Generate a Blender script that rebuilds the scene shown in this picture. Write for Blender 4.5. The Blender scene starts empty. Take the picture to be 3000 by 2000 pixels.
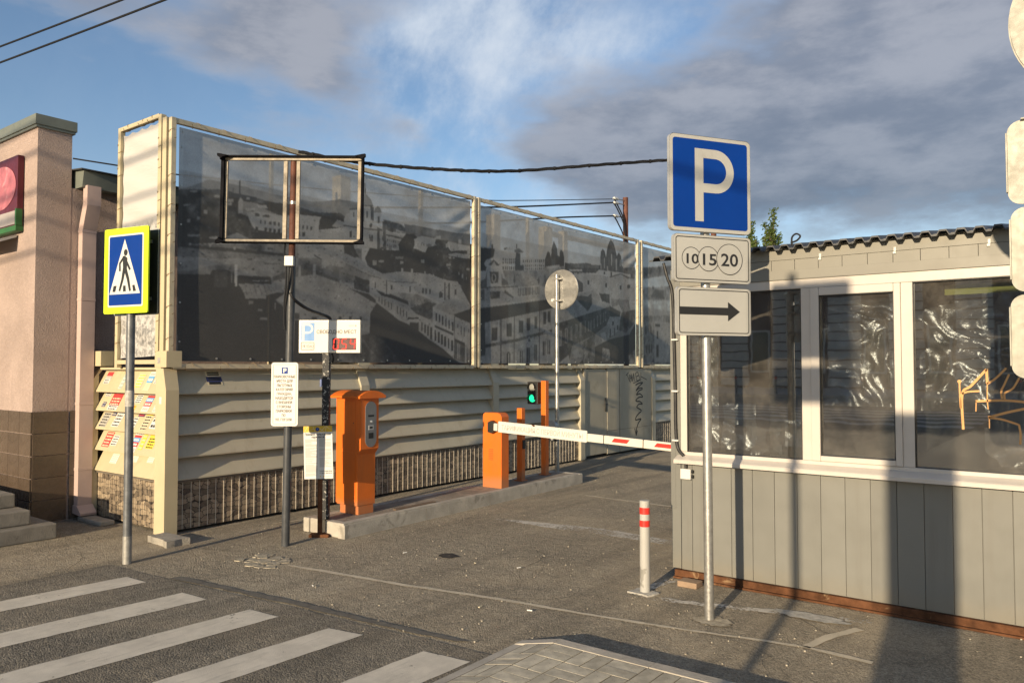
import bpy, bmesh, math, random
import numpy as np
from mathutils import Matrix, Vector

random.seed(7)
RNG = np.random.default_rng(11)
scene = bpy.context.scene
COL = scene.collection
R = math.radians
PI = math.pi

# ------------------------------------------------------------------ camera, sky, sun, exposure
cam_d = bpy.data.cameras.new('camera')
cam = bpy.data.objects.new('camera', cam_d)
COL.objects.link(cam)
cam.location = (0, 0, 1.70)
cam.rotation_euler = (R(90 + 1.92), 0, R(37.2))
cam_d.sensor_width = 36.0
cam_d.lens = 27.24
cam_d.clip_end = 2000
cam_d.clip_start = 0.05
scene.camera = cam

SUN_EL, SUN_AZ = 12.0, 7.6          # degrees; shadows run along +Y, turned a little towards -X
sun_d = bpy.data.lights.new('sun', 'SUN')
sun = bpy.data.objects.new('sun', sun_d)
COL.objects.link(sun)
sun_d.energy = 5.0
sun_d.angle = R(0.53)
sun_d.color = (1.0, 0.81, 0.56)
sdir = Vector((-math.sin(R(SUN_AZ)) * math.cos(R(SUN_EL)), math.cos(R(SUN_AZ)) * math.cos(R(SUN_EL)), -math.sin(R(SUN_EL))))
sun.rotation_euler = sdir.to_track_quat('-Z', 'Y').to_euler()
sun.location = (3, -12, 9)

scene.view_settings.view_transform = 'Standard'
scene.view_settings.look = 'None'
scene.view_settings.exposure = 0.42
scene.view_settings.gamma = 1.0
scene.view_settings.use_curve_mapping = False
scene.render.engine = 'CYCLES'
scene.cycles.max_bounces = 8
scene.cycles.transparent_max_bounces = 16
scene.cycles.use_denoising = True

world = bpy.data.worlds.new('World')
scene.world = world
world.use_nodes = True


class NT:
    """short hand for building node trees"""
    def __init__(self, tree):
        self.t = tree
        self.n = tree.nodes
        self.l = tree.links
        self.n.clear()

    def add(self, kind, **kw):
        nd = self.n.new(kind)
        for k, v in kw.items():
            if k.startswith('i_'):
                key = k[2:]
                key = int(key) if key.isdigit() else key.replace('_', ' ')
                self.put(nd.inputs[key], v)
            else:
                setattr(nd, k, v)
        return nd

    def put(self, sock, v):
        if isinstance(v, bpy.types.NodeSocket):
            self.l.new(v, sock)
        elif isinstance(v, bpy.types.Node):
            self.l.new(v.outputs[0], sock)
        else:
            if isinstance(v, (tuple, list)) and len(v) == 3 and sock.type == 'RGBA':
                v = (*v, 1.0)
            sock.default_value = v

    def math(self, op, a, b=0.0, c=0.0, clamp=False):
        nd = self.n.new('ShaderNodeMath')
        nd.operation = op
        nd.use_clamp = clamp
        self.put(nd.inputs[0], a)
        self.put(nd.inputs[1], b)
        self.put(nd.inputs[2], c)
        return nd.outputs[0]

    def mix(self, f, a, b, blend='MIX'):
        nd = self.n.new('ShaderNodeMix')
        nd.data_type = 'RGBA'
        nd.blend_type = blend
        self.put(nd.inputs[0], f)
        self.put(nd.inputs[6], a)
        self.put(nd.inputs[7], b)
        return nd.outputs[2]

    def ramp(self, f, a, b, lo=0.0, hi=1.0):
        nd = self.n.new('ShaderNodeMapRange')
        nd.interpolation_type = 'SMOOTHSTEP'
        self.put(nd.inputs[0], f)
        nd.inputs[1].default_value = a
        nd.inputs[2].default_value = b
        nd.inputs[3].default_value = lo
        nd.inputs[4].default_value = hi
        return nd.outputs[0]

    def noise(self, vec, scale, detail=4, rough=0.55, dist=0.0):
        nd = self.n.new('ShaderNodeTexNoise')
        self.put(nd.inputs['Vector'], vec)
        nd.inputs['Scale'].default_value = scale
        nd.inputs['Detail'].default_value = detail
        nd.inputs['Roughness'].default_value = rough
        nd.inputs['Distortion'].default_value = dist
        return nd.outputs[0]


def build_sky():
    t = NT(world.node_tree)
    sky = t.add('ShaderNodeTexSky', sky_type='NISHITA', sun_disc=False, sun_elevation=R(SUN_EL),
                sun_rotation=R(180 - SUN_AZ), altitude=100, air_density=1.0, dust_density=0.6, ozone_density=1.6)
    d = t.add('ShaderNodeTexCoord').outputs['Generated']
    sep = t.add('ShaderNodeSeparateXYZ', i_0=d)
    # broken evening cloud: soft banks at given bearings and heights, torn up by noise, over a thin general cover
    st = t.add('ShaderNodeMapping', i_Vector=d, i_Scale=(1, 1, 2.6)).outputs[0]
    n1 = t.noise(st, 3.2, 8, 0.56)
    n2 = t.noise(st, 9.0, 8, 0.60)
    warp = t.add('ShaderNodeTexNoise', i_Vector=st, i_Scale=2.6, i_Detail=5.0, i_Roughness=0.55)
    ws = t.add('ShaderNodeSeparateColor', i_0=warp.outputs['Color'])
    az = t.math('ARCTAN2', sep.outputs[0], sep.outputs[1])
    az = t.math('ADD', az, t.math('MULTIPLY', t.math('SUBTRACT', ws.outputs[0], 0.5), 0.34))
    el = t.math('ARCSINE', sep.outputs[2])
    el = t.math('ADD', el, t.math('MULTIPLY', t.math('SUBTRACT', ws.outputs[1], 0.5), 0.22))

    def bank(a, e, ra, re_):
        u = t.math('DIVIDE', t.math('SUBTRACT', az, R(a)), R(ra))
        v = t.math('DIVIDE', t.math('SUBTRACT', el, R(e)), R(re_))
        return t.math('EXPONENT', t.math('MULTIPLY', t.math('ADD', t.math('MULTIPLY', u, u), t.math('MULTIPLY', v, v)), -1.0))

    def total(rows, base):
        acc = base
        for a, e, ra, re_, w in rows:
            acc = t.math('ADD', acc, t.math('MULTIPLY', bank(a, e, ra, re_), w))
        return acc
    cover = total([(-50, 24.5, 8, 4.5, 0.34), (-58, 21, 10, 2.6, 0.20), (-12, 17, 19, 8, 0.50), (4, 24, 24, 9, 0.3), (-26, 14.5, 10, 3.4, 0.52), (-34, 23.5, 4, 3, 0.30), (-44, 17, 4, 1.8, 0.42), (-56, 16, 6, 1.6, 0.36), (-68, 22, 7, 2.5, 0.34),
                   (-63, 17, 9, 6, -0.30), (-41, 18, 7, 8, -0.44), (-29, 24, 7, 3, -0.32), (-72, 12, 10, 6, -0.36), (-48, 11, 9, 4, -0.24)], 0.36)
    cover = t.math('ADD', cover, t.math('MULTIPLY', t.math('SUBTRACT', n1, 0.5), 1.15))
    cover = t.math('ADD', cover, t.math('MULTIPLY', t.math('SUBTRACT', n2, 0.5), 0.62))
    mask = t.ramp(cover, 0.26, 0.80)
    wn = t.noise(t.add('ShaderNodeMapping', i_Vector=d, i_Rotation=(0.5, 0.2, 0.6), i_Scale=(1.0, 2.0, 1.3)).outputs[0], 4.0, 9, 0.62)
    wisp = total([(-41.0, 19, 6.5, 8, 1.15), (-38, 26, 6, 4, 0.8), (-29, 23, 8, 3.2, 0.85), (-33, 15, 7, 4, 0.5), (-46, 11, 8, 2.5, 0.4)], 0.05)
    wmask = t.math('MULTIPLY', t.math('MINIMUM', wisp, 1.0), t.ramp(wn, 0.34, 0.68, 0.0, 0.92), clamp=True)
    blue = t.mix(1.0, sky.outputs[0], SKY_TINT, 'MULTIPLY')
    col = t.mix(wmask, blue, (5.3, 5.9, 6.7))
    lit = t.ramp(t.math('ADD', t.math('MULTIPLY', n2, 0.72), t.math('MULTIPLY', n1, 0.40)), 0.44, 0.70)
    thick = t.ramp(el, R(21), R(7))
    dark = t.mix(thick, (1.85, 2.05, 2.55), (1.00, 1.20, 1.62))
    pale = t.mix(thick, (3.2, 3.3, 3.7), (1.9, 2.08, 2.5))
    grey = t.mix(lit, dark, pale)
    edge = t.math('SUBTRACT', 1.0, t.ramp(cover, 0.36, 0.72))
    grey = t.mix(t.math('MULTIPLY', edge, 0.65), grey, (5.0, 4.9, 5.1))
    col = t.mix(t.math('MULTIPLY', mask, 0.88), col, grey)
    bg = t.add('ShaderNodeBackground', i_Color=col, i_Strength=0.094)
    out = t.add('ShaderNodeOutputWorld')
    t.l.new(bg.outputs[0], out.inputs[0])


SKY_TINT = (1.12, 1.17, 1.28)
build_sky()

# ------------------------------------------------------------------ materials
MATS = {}


def srgb(r, g, b):
    f = lambda c: c / 12.92 if c <= 0.04045 else ((c + 0.055) / 1.055) ** 2.4
    return (f(r / 255), f(g / 255), f(b / 255))


def M(name, col, rough=0.6, metal=0.0, var=0.10, scale=6.0, bump=0.0, bscale=80.0, dirt=None, spec=0.4, streak=None, coat=0.0, splash=None, each=0.0):
    """painted / plastic / metal surface: base colour, slow colour drift, fine relief, optional dirt of its own"""
    if name in MATS:
        return MATS[name]
    m = bpy.data.materials.new(name)
    m.use_nodes = True
    t = NT(m.node_tree)
    tc = t.add('ShaderNodeTexCoord')
    o = tc.outputs['Object']
    n1 = t.noise(o, scale, 5, 0.6)
    k = t.ramp(n1, 0.25, 0.75, 1.0 - var, 1.0 + var)
    if each:
        k = t.math('MULTIPLY', k, t.ramp(t.add('ShaderNodeObjectInfo').outputs['Random'], 0.0, 1.0, 1.0 - each, 1.0 + each))
    c = t.mix(1.0, (*col, 1), t.add('ShaderNodeCombineColor', i_0=k, i_1=k, i_2=k).outputs[0], 'MULTIPLY')
    if dirt:
        dcol, amount, dsc, edge = dirt
        nd = t.noise(o, dsc, 8, 0.65, 0.6)
        f = t.ramp(nd, edge, edge + 0.12, 0.0, amount)
        c = t.mix(f, c, (*dcol, 1))
    if streak:
        scol, amount, ssc = streak
        mp = t.add('ShaderNodeMapping', i_Vector=o, i_Scale=(1, 1, 0.06)).outputs[0]
        nd = t.noise(mp, ssc, 6, 0.7)
        c = t.mix(t.ramp(nd, 0.5, 0.72, 0.0, amount), c, (*scol, 1))
    if splash:
        pcol, amount, top = splash
        zz = t.add('ShaderNodeSeparateXYZ', i_0=o).outputs[2]
        sn = t.math('ADD', t.noise(o, 5, 5, 0.6), t.math('MULTIPLY', t.noise(o, 70, 6, 0.7), 0.6))
        hgt = t.ramp(zz, top, 0.0)
        c = t.mix(t.ramp(t.math('MULTIPLY', sn, hgt), 0.22, 0.75, 0.0, amount), c, (*pcol, 1))
    b = t.add('ShaderNodeBsdfPrincipled', i_Base_Color=c, i_Metallic=metal, i_Coat_Weight=coat)
    b.inputs['Specular IOR Level'].default_value = spec
    rr = t.ramp(t.noise(o, scale * 3, 4, 0.6), 0.3, 0.7, max(0.02, rough - 0.07), min(1, rough + 0.07))
    t.put(b.inputs['Roughness'], rr)
    if bump > 0:
        bn = t.add('ShaderNodeBump', i_Strength=bump, i_Distance=0.01, i_Height=t.noise(o, bscale, 6, 0.6))
        t.put(b.inputs['Normal'], bn.outputs[0])
    out = t.add('ShaderNodeOutputMaterial')
    t.l.new(b.outputs[0], out.inputs[0])
    MATS[name] = m
    return m


def m_asphalt(name, dark, light, tint, bump=0.9, dust=0.0):
    m = bpy.data.materials.new(name)
    m.use_nodes = True
    t = NT(m.node_tree)
    o = t.add('ShaderNodeTexCoord').outputs['Object']
    vor = t.add('ShaderNodeTexVoronoi', feature='F1', i_Vector=o, i_Scale=95.0)
    vor2 = t.add('ShaderNodeTexVoronoi', feature='F1', i_Vector=o, i_Scale=210.0)
    grain = t.add('ShaderNodeSeparateColor', i_0=vor.outputs['Color']).outputs[0]
    med = t.noise(o, 14, 6, 0.65)
    big = t.noise(o, 0.9, 5, 0.6, 0.6)
    f = t.math('ADD', t.math('MULTIPLY', grain, 0.30), t.math('MULTIPLY', med, 0.38))
    f = t.math('ADD', f, t.math('MULTIPLY', big, 0.40))
    c = t.mix(t.ramp(f, 0.30, 0.80), (*dark, 1), (*light, 1))
    dn = t.noise(o, 0.55, 6, 0.62, 1.0)
    c = t.mix(t.ramp(dn, 0.42, 0.70, 0.0, dust), c, (*tint, 1))
    # pale stone chips worn bare, dark tar spots
    chip = t.add('ShaderNodeSeparateColor', i_0=vor2.outputs['Color'])
    c = t.mix(t.ramp(chip.outputs[1], 0.93, 0.98, 0.0, 0.25), c, (0.50, 0.46, 0.38, 1))
    c = t.mix(t.ramp(chip.outputs[2], 0.86, 0.95, 0.0, 0.5), c, (0.06, 0.055, 0.048, 1))
    trk = t.noise(t.add('ShaderNodeMapping', i_Vector=o, i_Rotation=(0, 0, R(4)), i_Scale=(1.6, 0.10, 1)).outputs[0], 1.6, 4, 0.6)
    c = t.mix(t.ramp(trk, 0.46, 0.66, 0.0, 0.34), c, tuple(0.62 * q for q in dark) + (1,))
    spot = t.noise(o, 3.1, 4, 0.55)
    c = t.mix(t.ramp(spot, 0.66, 0.76, 0.0, 0.35), c, (*dark, 1))
    b = t.add('ShaderNodeBsdfPrincipled', i_Base_Color=c, i_Roughness=0.93)
    b.inputs['Specular IOR Level'].default_value = 0.25
    h = t.math('ADD', t.math('MULTIPLY', t.math('SUBTRACT', 1.0, vor.outputs['Distance']), 0.8), t.math('MULTIPLY', t.noise(o, 60, 5, 0.7), 1.2))
    h = t.math('ADD', h, t.math('MULTIPLY', t.noise(o, 9, 3, 0.5), 2.0))
    bn = t.add('ShaderNodeBump', i_Strength=bump, i_Distance=0.014, i_Height=h)
    t.put(b.inputs['Normal'], bn.outputs[0])
    t.l.new(b.outputs[0], t.add('ShaderNodeOutputMaterial').inputs[0])
    MATS[name] = m
    return m


def m_worn_paint(name, col, edge=0.44):
    """road paint worn through to the asphalt beneath"""
    m = bpy.data.materials.new(name)
    m.use_nodes = True
    t = NT(m.node_tree)
    o = t.add('ShaderNodeTexCoord').outputs['Object']
    n = t.math('ADD', t.math('MULTIPLY', t.noise(o, 2.2, 5, 0.6), 0.5), t.math('MULTIPLY', t.noise(o, 38, 6, 0.7), 0.5))
    c = t.mix(t.ramp(t.noise(o, 5, 6, 0.65), 0.3, 0.7), tuple(x * 0.80 for x in col) + (1,), (*col, 1))
    sc = t.noise(t.add('ShaderNodeMapping', i_Vector=o, i_Scale=(3.5, 0.5, 1)).outputs[0], 7, 6, 0.7)
    c = t.mix(t.ramp(sc, 0.50, 0.72, 0.0, 0.45), c, tuple(x * 0.45 for x in col) + (1,))
    spots = t.noise(o, 17, 3, 0.5)
    c = t.mix(t.ramp(spots, 0.70, 0.76, 0.0, 0.8), c, (0.07, 0.066, 0.06, 1))
    b = t.add('ShaderNodeBsdfPrincipled', i_Base_Color=c, i_Roughness=0.85)
    bn = t.add('ShaderNodeBump', i_Strength=0.6, i_Distance=0.004, i_Height=t.noise(o, 120, 5, 0.7))
    t.put(b.inputs['Normal'], bn.outputs[0])
    tr = t.add('ShaderNodeBsdfTransparent')
    f = t.ramp(n, edge - 0.04, edge + 0.03)
    mx = t.add('ShaderNodeMixShader', i_0=f)
    t.l.new(tr.outputs[0], mx.inputs[1])
    t.l.new(b.outputs[0], mx.inputs[2])
    t.l.new(mx.outputs[0], t.add('ShaderNodeOutputMaterial').inputs[0])
    MATS[name] = m
    return m


def m_stone_print(name):
    """sheet steel printed with a dry-stone pattern"""
    m = bpy.data.materials.new(name)
    m.use_nodes = True
    t = NT(m.node_tree)
    o = t.add('ShaderNodeTexCoord').outputs['Object']
    sp = t.add('ShaderNodeSeparateXYZ', i_0=o)
    along = t.math('SUBTRACT', sp.outputs[1], sp.outputs[0])
    v = t.add('ShaderNodeCombineXYZ', i_0=along, i_1=sp.outputs[2]).outputs[0]
    sc_ = t.add('ShaderNodeVectorMath', operation='MULTIPLY', i_0=v, i_1=(10.5, 19.0, 1)).outputs[0]
    wob = t.add('ShaderNodeTexNoise', i_Vector=sc_, i_Scale=0.9, i_Detail=2.0)
    vv = t.add('ShaderNodeVectorMath', operation='MULTIPLY_ADD', i_0=wob.outputs['Color'], i_1=(0.5, 0.4, 0), i_2=sc_).outputs[0]
    f1 = t.add('ShaderNodeTexVoronoi', voronoi_dimensions='2D', feature='F1', distance='CHEBYCHEV', i_Vector=vv, i_Scale=1.0, i_Randomness=0.78)
    f2 = t.add('ShaderNodeTexVoronoi', voronoi_dimensions='2D', feature='F2', distance='CHEBYCHEV', i_Vector=vv, i_Scale=1.0, i_Randomness=0.78)
    gapf = t.ramp(t.math('SUBTRACT', f2.outputs['Distance'], f1.outputs['Distance']), 0.12, 0.02)
    tone = t.add('ShaderNodeSeparateColor', i_0=f1.outputs['Color']).outputs[0]
    ptch = t.noise(v, 9, 6, 0.7)
    f = t.math('ADD', t.math('MULTIPLY', tone, 0.40), t.math('MULTIPLY', ptch, 0.85))
    c = t.mix(t.ramp(f, 0.25, 0.95), (0.085, 0.063, 0.043, 1), (0.37, 0.29, 0.195, 1))
    c = t.mix(t.ramp(t.noise(v, 26, 6, 0.75), 0.52, 0.68, 0.0, 0.5), c, (0.10, 0.08, 0.065, 1))
    c = t.mix(gapf, c, (0.03, 0.025, 0.02, 1))
    b = t.add('ShaderNodeBsdfPrincipled', i_Base_Color=c, i_Roughness=0.6)
    h = t.math('SUBTRACT', t.math('MULTIPLY', ptch, 0.5), gapf)
    t.put(b.inputs['Normal'], t.add('ShaderNodeBump', i_Strength=0.5, i_Distance=0.006, i_Height=h).outputs[0])
    t.l.new(b.outputs[0], t.add('ShaderNodeOutputMaterial').inputs[0])
    MATS[name] = m
    return m


def m_stucco(name, col):
    m = bpy.data.materials.new(name)
    m.use_nodes = True
    t = NT(m.node_tree)
    o = t.add('ShaderNodeTexCoord').outputs['Object']
    big = t.noise(o, 1.4, 6, 0.6, 0.5)
    c = t.mix(t.ramp(big, 0.3, 0.7), tuple(x * 0.86 for x in col) + (1,), tuple(min(1, x * 1.06) for x in col) + (1,))
    st = t.add('ShaderNodeMapping', i_Vector=o, i_Scale=(1, 1, 0.12)).outputs[0]
    c = t.mix(t.ramp(t.noise(st, 5, 6, 0.7), 0.56, 0.74, 0, 0.35), c, tuple(x * 0.62 for x in col) + (1,))
    b = t.add('ShaderNodeBsdfPrincipled', i_Base_Color=c, i_Roughness=0.9)
    b.inputs['Specular IOR Level'].default_value = 0.2
    h = t.math('ADD', t.ramp(t.noise(o, 46, 3, 0.5, 1.5), 0.45, 0.62), t.math('MULTIPLY', t.noise(o, 160, 3, 0.6), 0.3))
    t.put(b.inputs['Normal'], t.add('ShaderNodeBump', i_Strength=0.7, i_Distance=0.006, i_Height=h).outputs[0])
    t.l.new(b.outputs[0], t.add('ShaderNodeOutputMaterial').inputs[0])
    MATS[name] = m
    return m


def m_peel(name, under, over, edge=0.5, scale=14, rough=0.6):
    """paint flaked off to what lies below"""
    m = bpy.data.materials.new(name)
    m.use_nodes = True
    t = NT(m.node_tree)
    o = t.add('ShaderNodeTexCoord').outputs['Object']
    n = t.noise(o, scale, 7, 0.6, 0.4)
    f = t.ramp(n, edge - 0.02, edge + 0.02)
    u = t.mix(t.noise(o, scale * 2, 6, 0.7), tuple(x * 0.6 for x in under) + (1,), tuple(min(1, x * 1.3) for x in under) + (1,))
    v = t.mix(t.noise(o, scale * 0.5, 6, 0.7), tuple(x * 0.85 for x in over) + (1,), (*over, 1))
    b = t.add('ShaderNodeBsdfPrincipled', i_Base_Color=t.mix(f, u, v), i_Roughness=rough)
    t.put(b.inputs['Normal'], t.add('ShaderNodeBump', i_Strength=0.4, i_Distance=0.003, i_Height=t.math('ADD', f, t.noise(o, 90, 4))).outputs[0])
    t.l.new(b.outputs[0], t.add('ShaderNodeOutputMaterial').inputs[0])
    MATS[name] = m
    return m


def m_glass(name, tint=(0.72, 0.75, 0.75), refl=0.27, dirt=0.10):
    m = bpy.data.materials.new(name)
    m.use_nodes = True
    t = NT(m.node_tree)
    o = t.add('ShaderNodeTexCoord').outputs['Object']
    fr = t.add('ShaderNodeFresnel', i_IOR=1.5).outputs[0]
    f = t.math('ADD', fr, refl, clamp=True)
    tr = t.add('ShaderNodeBsdfTransparent', i_Color=(*tint, 1))
    gl = t.add('ShaderNodeBsdfGlossy', i_Color=(0.95, 0.97, 1, 1), i_Roughness=0.015)
    t.put(gl.inputs['Normal'], t.add('ShaderNodeBump', i_Strength=0.02, i_Distance=0.02, i_Height=t.noise(o, 2.5, 2)).outputs[0])
    mx = t.add('ShaderNodeMixShader', i_0=f)
    t.l.new(tr.outputs[0], mx.inputs[1])
    t.l.new(gl.outputs[0], mx.inputs[2])
    df = t.add('ShaderNodeBsdfDiffuse', i_Color=(0.42, 0.38, 0.32, 1))
    dn = t.ramp(t.noise(o, 3.5, 7, 0.7), 0.35, 0.75, dirt * 0.5, dirt * 1.8)
    mx2 = t.add('ShaderNodeMixShader', i_0=dn)
    t.l.new(mx.outputs[0], mx2.inputs[1])
    t.l.new(df.outputs[0], mx2.inputs[2])
    t.l.new(mx2.outputs[0], t.add('ShaderNodeOutputMaterial').inputs[0])
    MATS[name] = m
    return m


def m_film(name):
    """crumpled clear polythene"""
    m = bpy.data.materials.new(name)
    m.use_nodes = True
    t = NT(m.node_tree)
    o = t.add('ShaderNodeTexCoord').outputs['Object']
    tr = t.add('ShaderNodeBsdfTransparent', i_Color=(0.86, 0.89, 0.9, 1))
    gl = t.add('ShaderNodeBsdfGlossy', i_Color=(0.95, 0.97, 1, 1), i_Roughness=0.27)
    t.put(gl.inputs['Normal'], t.add('ShaderNodeBump', i_Strength=0.25, i_Distance=0.01, i_Height=t.noise(o, 40, 4, 0.6, 1.0)).outputs[0])
    f = t.add('ShaderNodeFresnel', i_IOR=1.45)
    mx = t.add('ShaderNodeMixShader', i_0=t.math('ADD', f.outputs[0], 0.10, clamp=True))
    t.l.new(tr.outputs[0], mx.inputs[1])
    t.l.new(gl.outputs[0], mx.inputs[2])
    df = t.add('ShaderNodeBsdfDiffuse', i_Color=(0.7, 0.73, 0.75, 1))
    mx2 = t.add('ShaderNodeMixShader', i_0=0.05)
    t.l.new(mx.outputs[0], mx2.inputs[1])
    t.l.new(df.outputs[0], mx2.inputs[2])
    t.l.new(mx2.outputs[0], t.add('ShaderNodeOutputMaterial').inputs[0])
    MATS[name] = m
    return m


def m_mesh_print(name, see=0.10):
    """open-weave banner mesh carrying a printed picture (tone per point in the 'print' attribute)"""
    m = bpy.data.materials.new(name)
    m.use_nodes = True
    t = NT(m.node_tree)
    a = t.add('ShaderNodeAttribute', attribute_name='print')
    o = t.add('ShaderNodeTexCoord').outputs['Object']
    k = t.ramp(t.noise(o, 60, 3, 0.6), 0.3, 0.7, 0.93, 1.07)
    c = t.mix(1.0, a.outputs['Color'], t.add('ShaderNodeCombineColor', i_0=k, i_1=k, i_2=k).outputs[0], 'MULTIPLY')
    b = t.add('ShaderNodeBsdfPrincipled', i_Base_Color=c, i_Roughness=0.85)
    b.inputs['Specular IOR Level'].default_value = 0.10
    tr = t.add('ShaderNodeBsdfTransparent')
    lum = t.add('ShaderNodeSeparateColor', i_0=a.outputs['Color']).outputs[0]
    mx = t.add('ShaderNodeMixShader', i_0=t.ramp(lum, 0.27, 0.40, 0.985, 1.0 - see))
    t.l.new(tr.outputs[0], mx.inputs[1])
    t.l.new(b.outputs[0], mx.inputs[2])
    t.l.new(mx.outputs[0], t.add('ShaderNodeOutputMaterial').inputs[0])
    MATS[name] = m
    return m


def m_emit(name, col, strength):
    m = bpy.data.materials.new(name)
    m.use_nodes = True
    t = NT(m.node_tree)
    e = t.add('ShaderNodeEmission', i_Color=(*col, 1), i_Strength=strength)
    t.l.new(e.outputs[0], t.add('ShaderNodeOutputMaterial').inputs[0])
    MATS[name] = m
    return m


def m_weathered_banner(name):
    m = bpy.data.materials.new(name)
    m.use_nodes = True
    t = NT(m.node_tree)
    o = t.add('ShaderNodeTexCoord').outputs['Object']
    sp = t.add('ShaderNodeSeparateXYZ', i_0=o)
    z = sp.outputs[2]
    n = t.noise(o, 16, 8, 0.7, 0.4)
    band1 = t.math('MULTIPLY', t.ramp(z, 3.30, 3.16), t.ramp(z, 2.72, 3.02))
    band2 = t.math('MULTIPLY', t.ramp(z, 2.30, 2.20), t.ramp(z, 1.70, 1.85))
    w = t.math('MULTIPLY', t.math('MAXIMUM', band1, band2), t.ramp(n, 0.40, 0.60))
    st = t.add('ShaderNodeMapping', i_Vector=o, i_Scale=(4, 4, 0.7)).outputs[0]
    w = t.math('MULTIPLY', w, t.ramp(t.noise(st, 8, 6, 0.7), 0.25, 0.6, 0.35, 1.0))
    c = t.mix(w, (0.52, 0.50, 0.47, 1), (0.17, 0.17, 0.165, 1))
    c = t.mix(t.ramp(t.noise(o, 3, 6, 0.6), 0.5, 0.75, 0, 0.2), c, (0.5, 0.48, 0.42, 1))
    b = t.add('ShaderNodeBsdfPrincipled', i_Base_Color=c, i_Roughness=0.55)
    fold = t.add('ShaderNodeMapping', i_Vector=o, i_Scale=(1, 1, 7)).outputs[0]
    t.put(b.inputs['Normal'], t.add('ShaderNodeBump', i_Strength=0.35, i_Distance=0.02, i_Height=t.noise(fold, 2.2, 3, 0.5, 0.8)).outputs[0])
    t.l.new(b.outputs[0], t.add('ShaderNodeOutputMaterial').inputs[0])
    MATS[name] = m
    return m


def m_leaf(name, a, b_):
    m = bpy.data.materials.new(name)
    m.use_nodes = True
    t = NT(m.node_tree)
    o = t.add('ShaderNodeTexCoord').outputs['Object']
    c = t.mix(t.noise(o, 3.0, 4, 0.6), (*a, 1), (*b_, 1))
    b = t.add('ShaderNodeBsdfPrincipled', i_Base_Color=c, i_Roughness=0.6)
    tl = t.add('ShaderNodeBsdfTranslucent', i_Color=c)
    mx = t.add('ShaderNodeMixShader', i_0=0.35)
    t.l.new(b.outputs[0], mx.inputs[1])
    t.l.new(tl.outputs[0], mx.inputs[2])
    t.l.new(mx.outputs[0], t.add('ShaderNodeOutputMaterial').inputs[0])
    MATS[name] = m
    return m


ASPH = m_asphalt('asphalt_lot', (0.205, 0.179, 0.136), (0.480, 0.418, 0.316), (0.53, 0.44, 0.31), 1.0, 0.55)
ROAD = m_asphalt('asphalt_road', (0.125, 0.113, 0.092), (0.320, 0.288, 0.230), (0.40, 0.34, 0.25), 0.9, 0.35)
PAINT = m_worn_paint('road_paint', (0.66, 0.60, 0.49), 0.375)
PAINT_OLD = m_worn_paint('road_paint_worn', (0.60, 0.56, 0.48), 0.50)
SEAM = m_worn_paint('joint_filler', (0.62, 0.54, 0.40), 0.36)
STONE = m_stone_print('stone_print_sheet')
PINK = m_stucco('pink_stucco', (0.42, 0.325, 0.28))
CREAM = M('cream_steel', (0.52, 0.44, 0.28), 0.48, var=0.06, scale=2.5, dirt=((0.33, 0.26, 0.15), 0.35, 5, 0.60), streak=((0.40, 0.31, 0.18), 0.25, 9))
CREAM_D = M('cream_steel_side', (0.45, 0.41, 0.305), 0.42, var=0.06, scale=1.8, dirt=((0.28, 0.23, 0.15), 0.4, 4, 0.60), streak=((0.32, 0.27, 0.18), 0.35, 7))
AGED = M('aged_tube', (0.29, 0.24, 0.17), 0.5, var=0.25, scale=14, dirt=((0.12, 0.09, 0.055), 0.6, 16, 0.55))
FRAME = M('cream_tube', (0.56, 0.48, 0.33), 0.42, var=0.12, scale=9, dirt=((0.25, 0.19, 0.11), 0.5, 14, 0.60))
GREYSTEEL = M('galvanised', (0.44, 0.43, 0.40), 0.40, metal=0.75, var=0.16, scale=22, dirt=((0.30, 0.27, 0.22), 0.4, 9, 0.58), spec=0.5)
DARKGREY = M('grey_paint', (0.055, 0.058, 0.062), 0.42, var=0.2, scale=12, dirt=((0.16, 0.15, 0.13), 0.5, 7, 0.62))
POLEGREY = M('worn_galvanised', (0.145, 0.150, 0.155), 0.45, metal=0.35, var=0.25, scale=14, dirt=((0.30, 0.29, 0.27), 0.5, 10, 0.60))
BLACK = M('black_paint', (0.010, 0.010, 0.012), 0.85, var=0.2, spec=0.08)
BLACKPL = M('black_plastic', (0.018, 0.018, 0.018), 0.5, var=0.2)
RUSTBROWN = M('rust_brown_pipe', (0.115, 0.043, 0.026), 0.7, var=0.3, scale=10, bump=0.3, dirt=((0.06, 0.025, 0.018), 0.6, 9, 0.55))
RUST = M('rust', (0.105, 0.046, 0.022), 0.9, var=0.5, scale=9, bump=0.6, bscale=60, dirt=((0.36, 0.24, 0.13), 0.8, 7, 0.60), spec=0.15)
ORANGE = M('orange_paint', (0.68, 0.150, 0.016), 0.40, var=0.05, scale=5, dirt=((0.45, 0.12, 0.03), 0.45, 7, 0.60), coat=0.10, splash=((0.30, 0.17, 0.09), 0.6, 0.30), streak=((0.50, 0.13, 0.03), 0.4, 8))
WHITE = M('white_sheet', (0.64, 0.63, 0.59), 0.5, var=0.03, scale=3)
WHITE2 = M('white_plastic', (0.60, 0.59, 0.55), 0.4, var=0.04, scale=3, dirt=((0.45, 0.42, 0.36), 0.35, 6, 0.66))
PVC = M('white_pvc', (0.53, 0.485, 0.43), 0.35, var=0.04, scale=4, dirt=((0.42, 0.37, 0.30), 0.4, 5, 0.64), streak=((0.45, 0.40, 0.33), 0.25, 8))
RETRO = M('sign_white', (0.60, 0.60, 0.57), 0.38, var=0.03, scale=3, spec=0.5)
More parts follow.
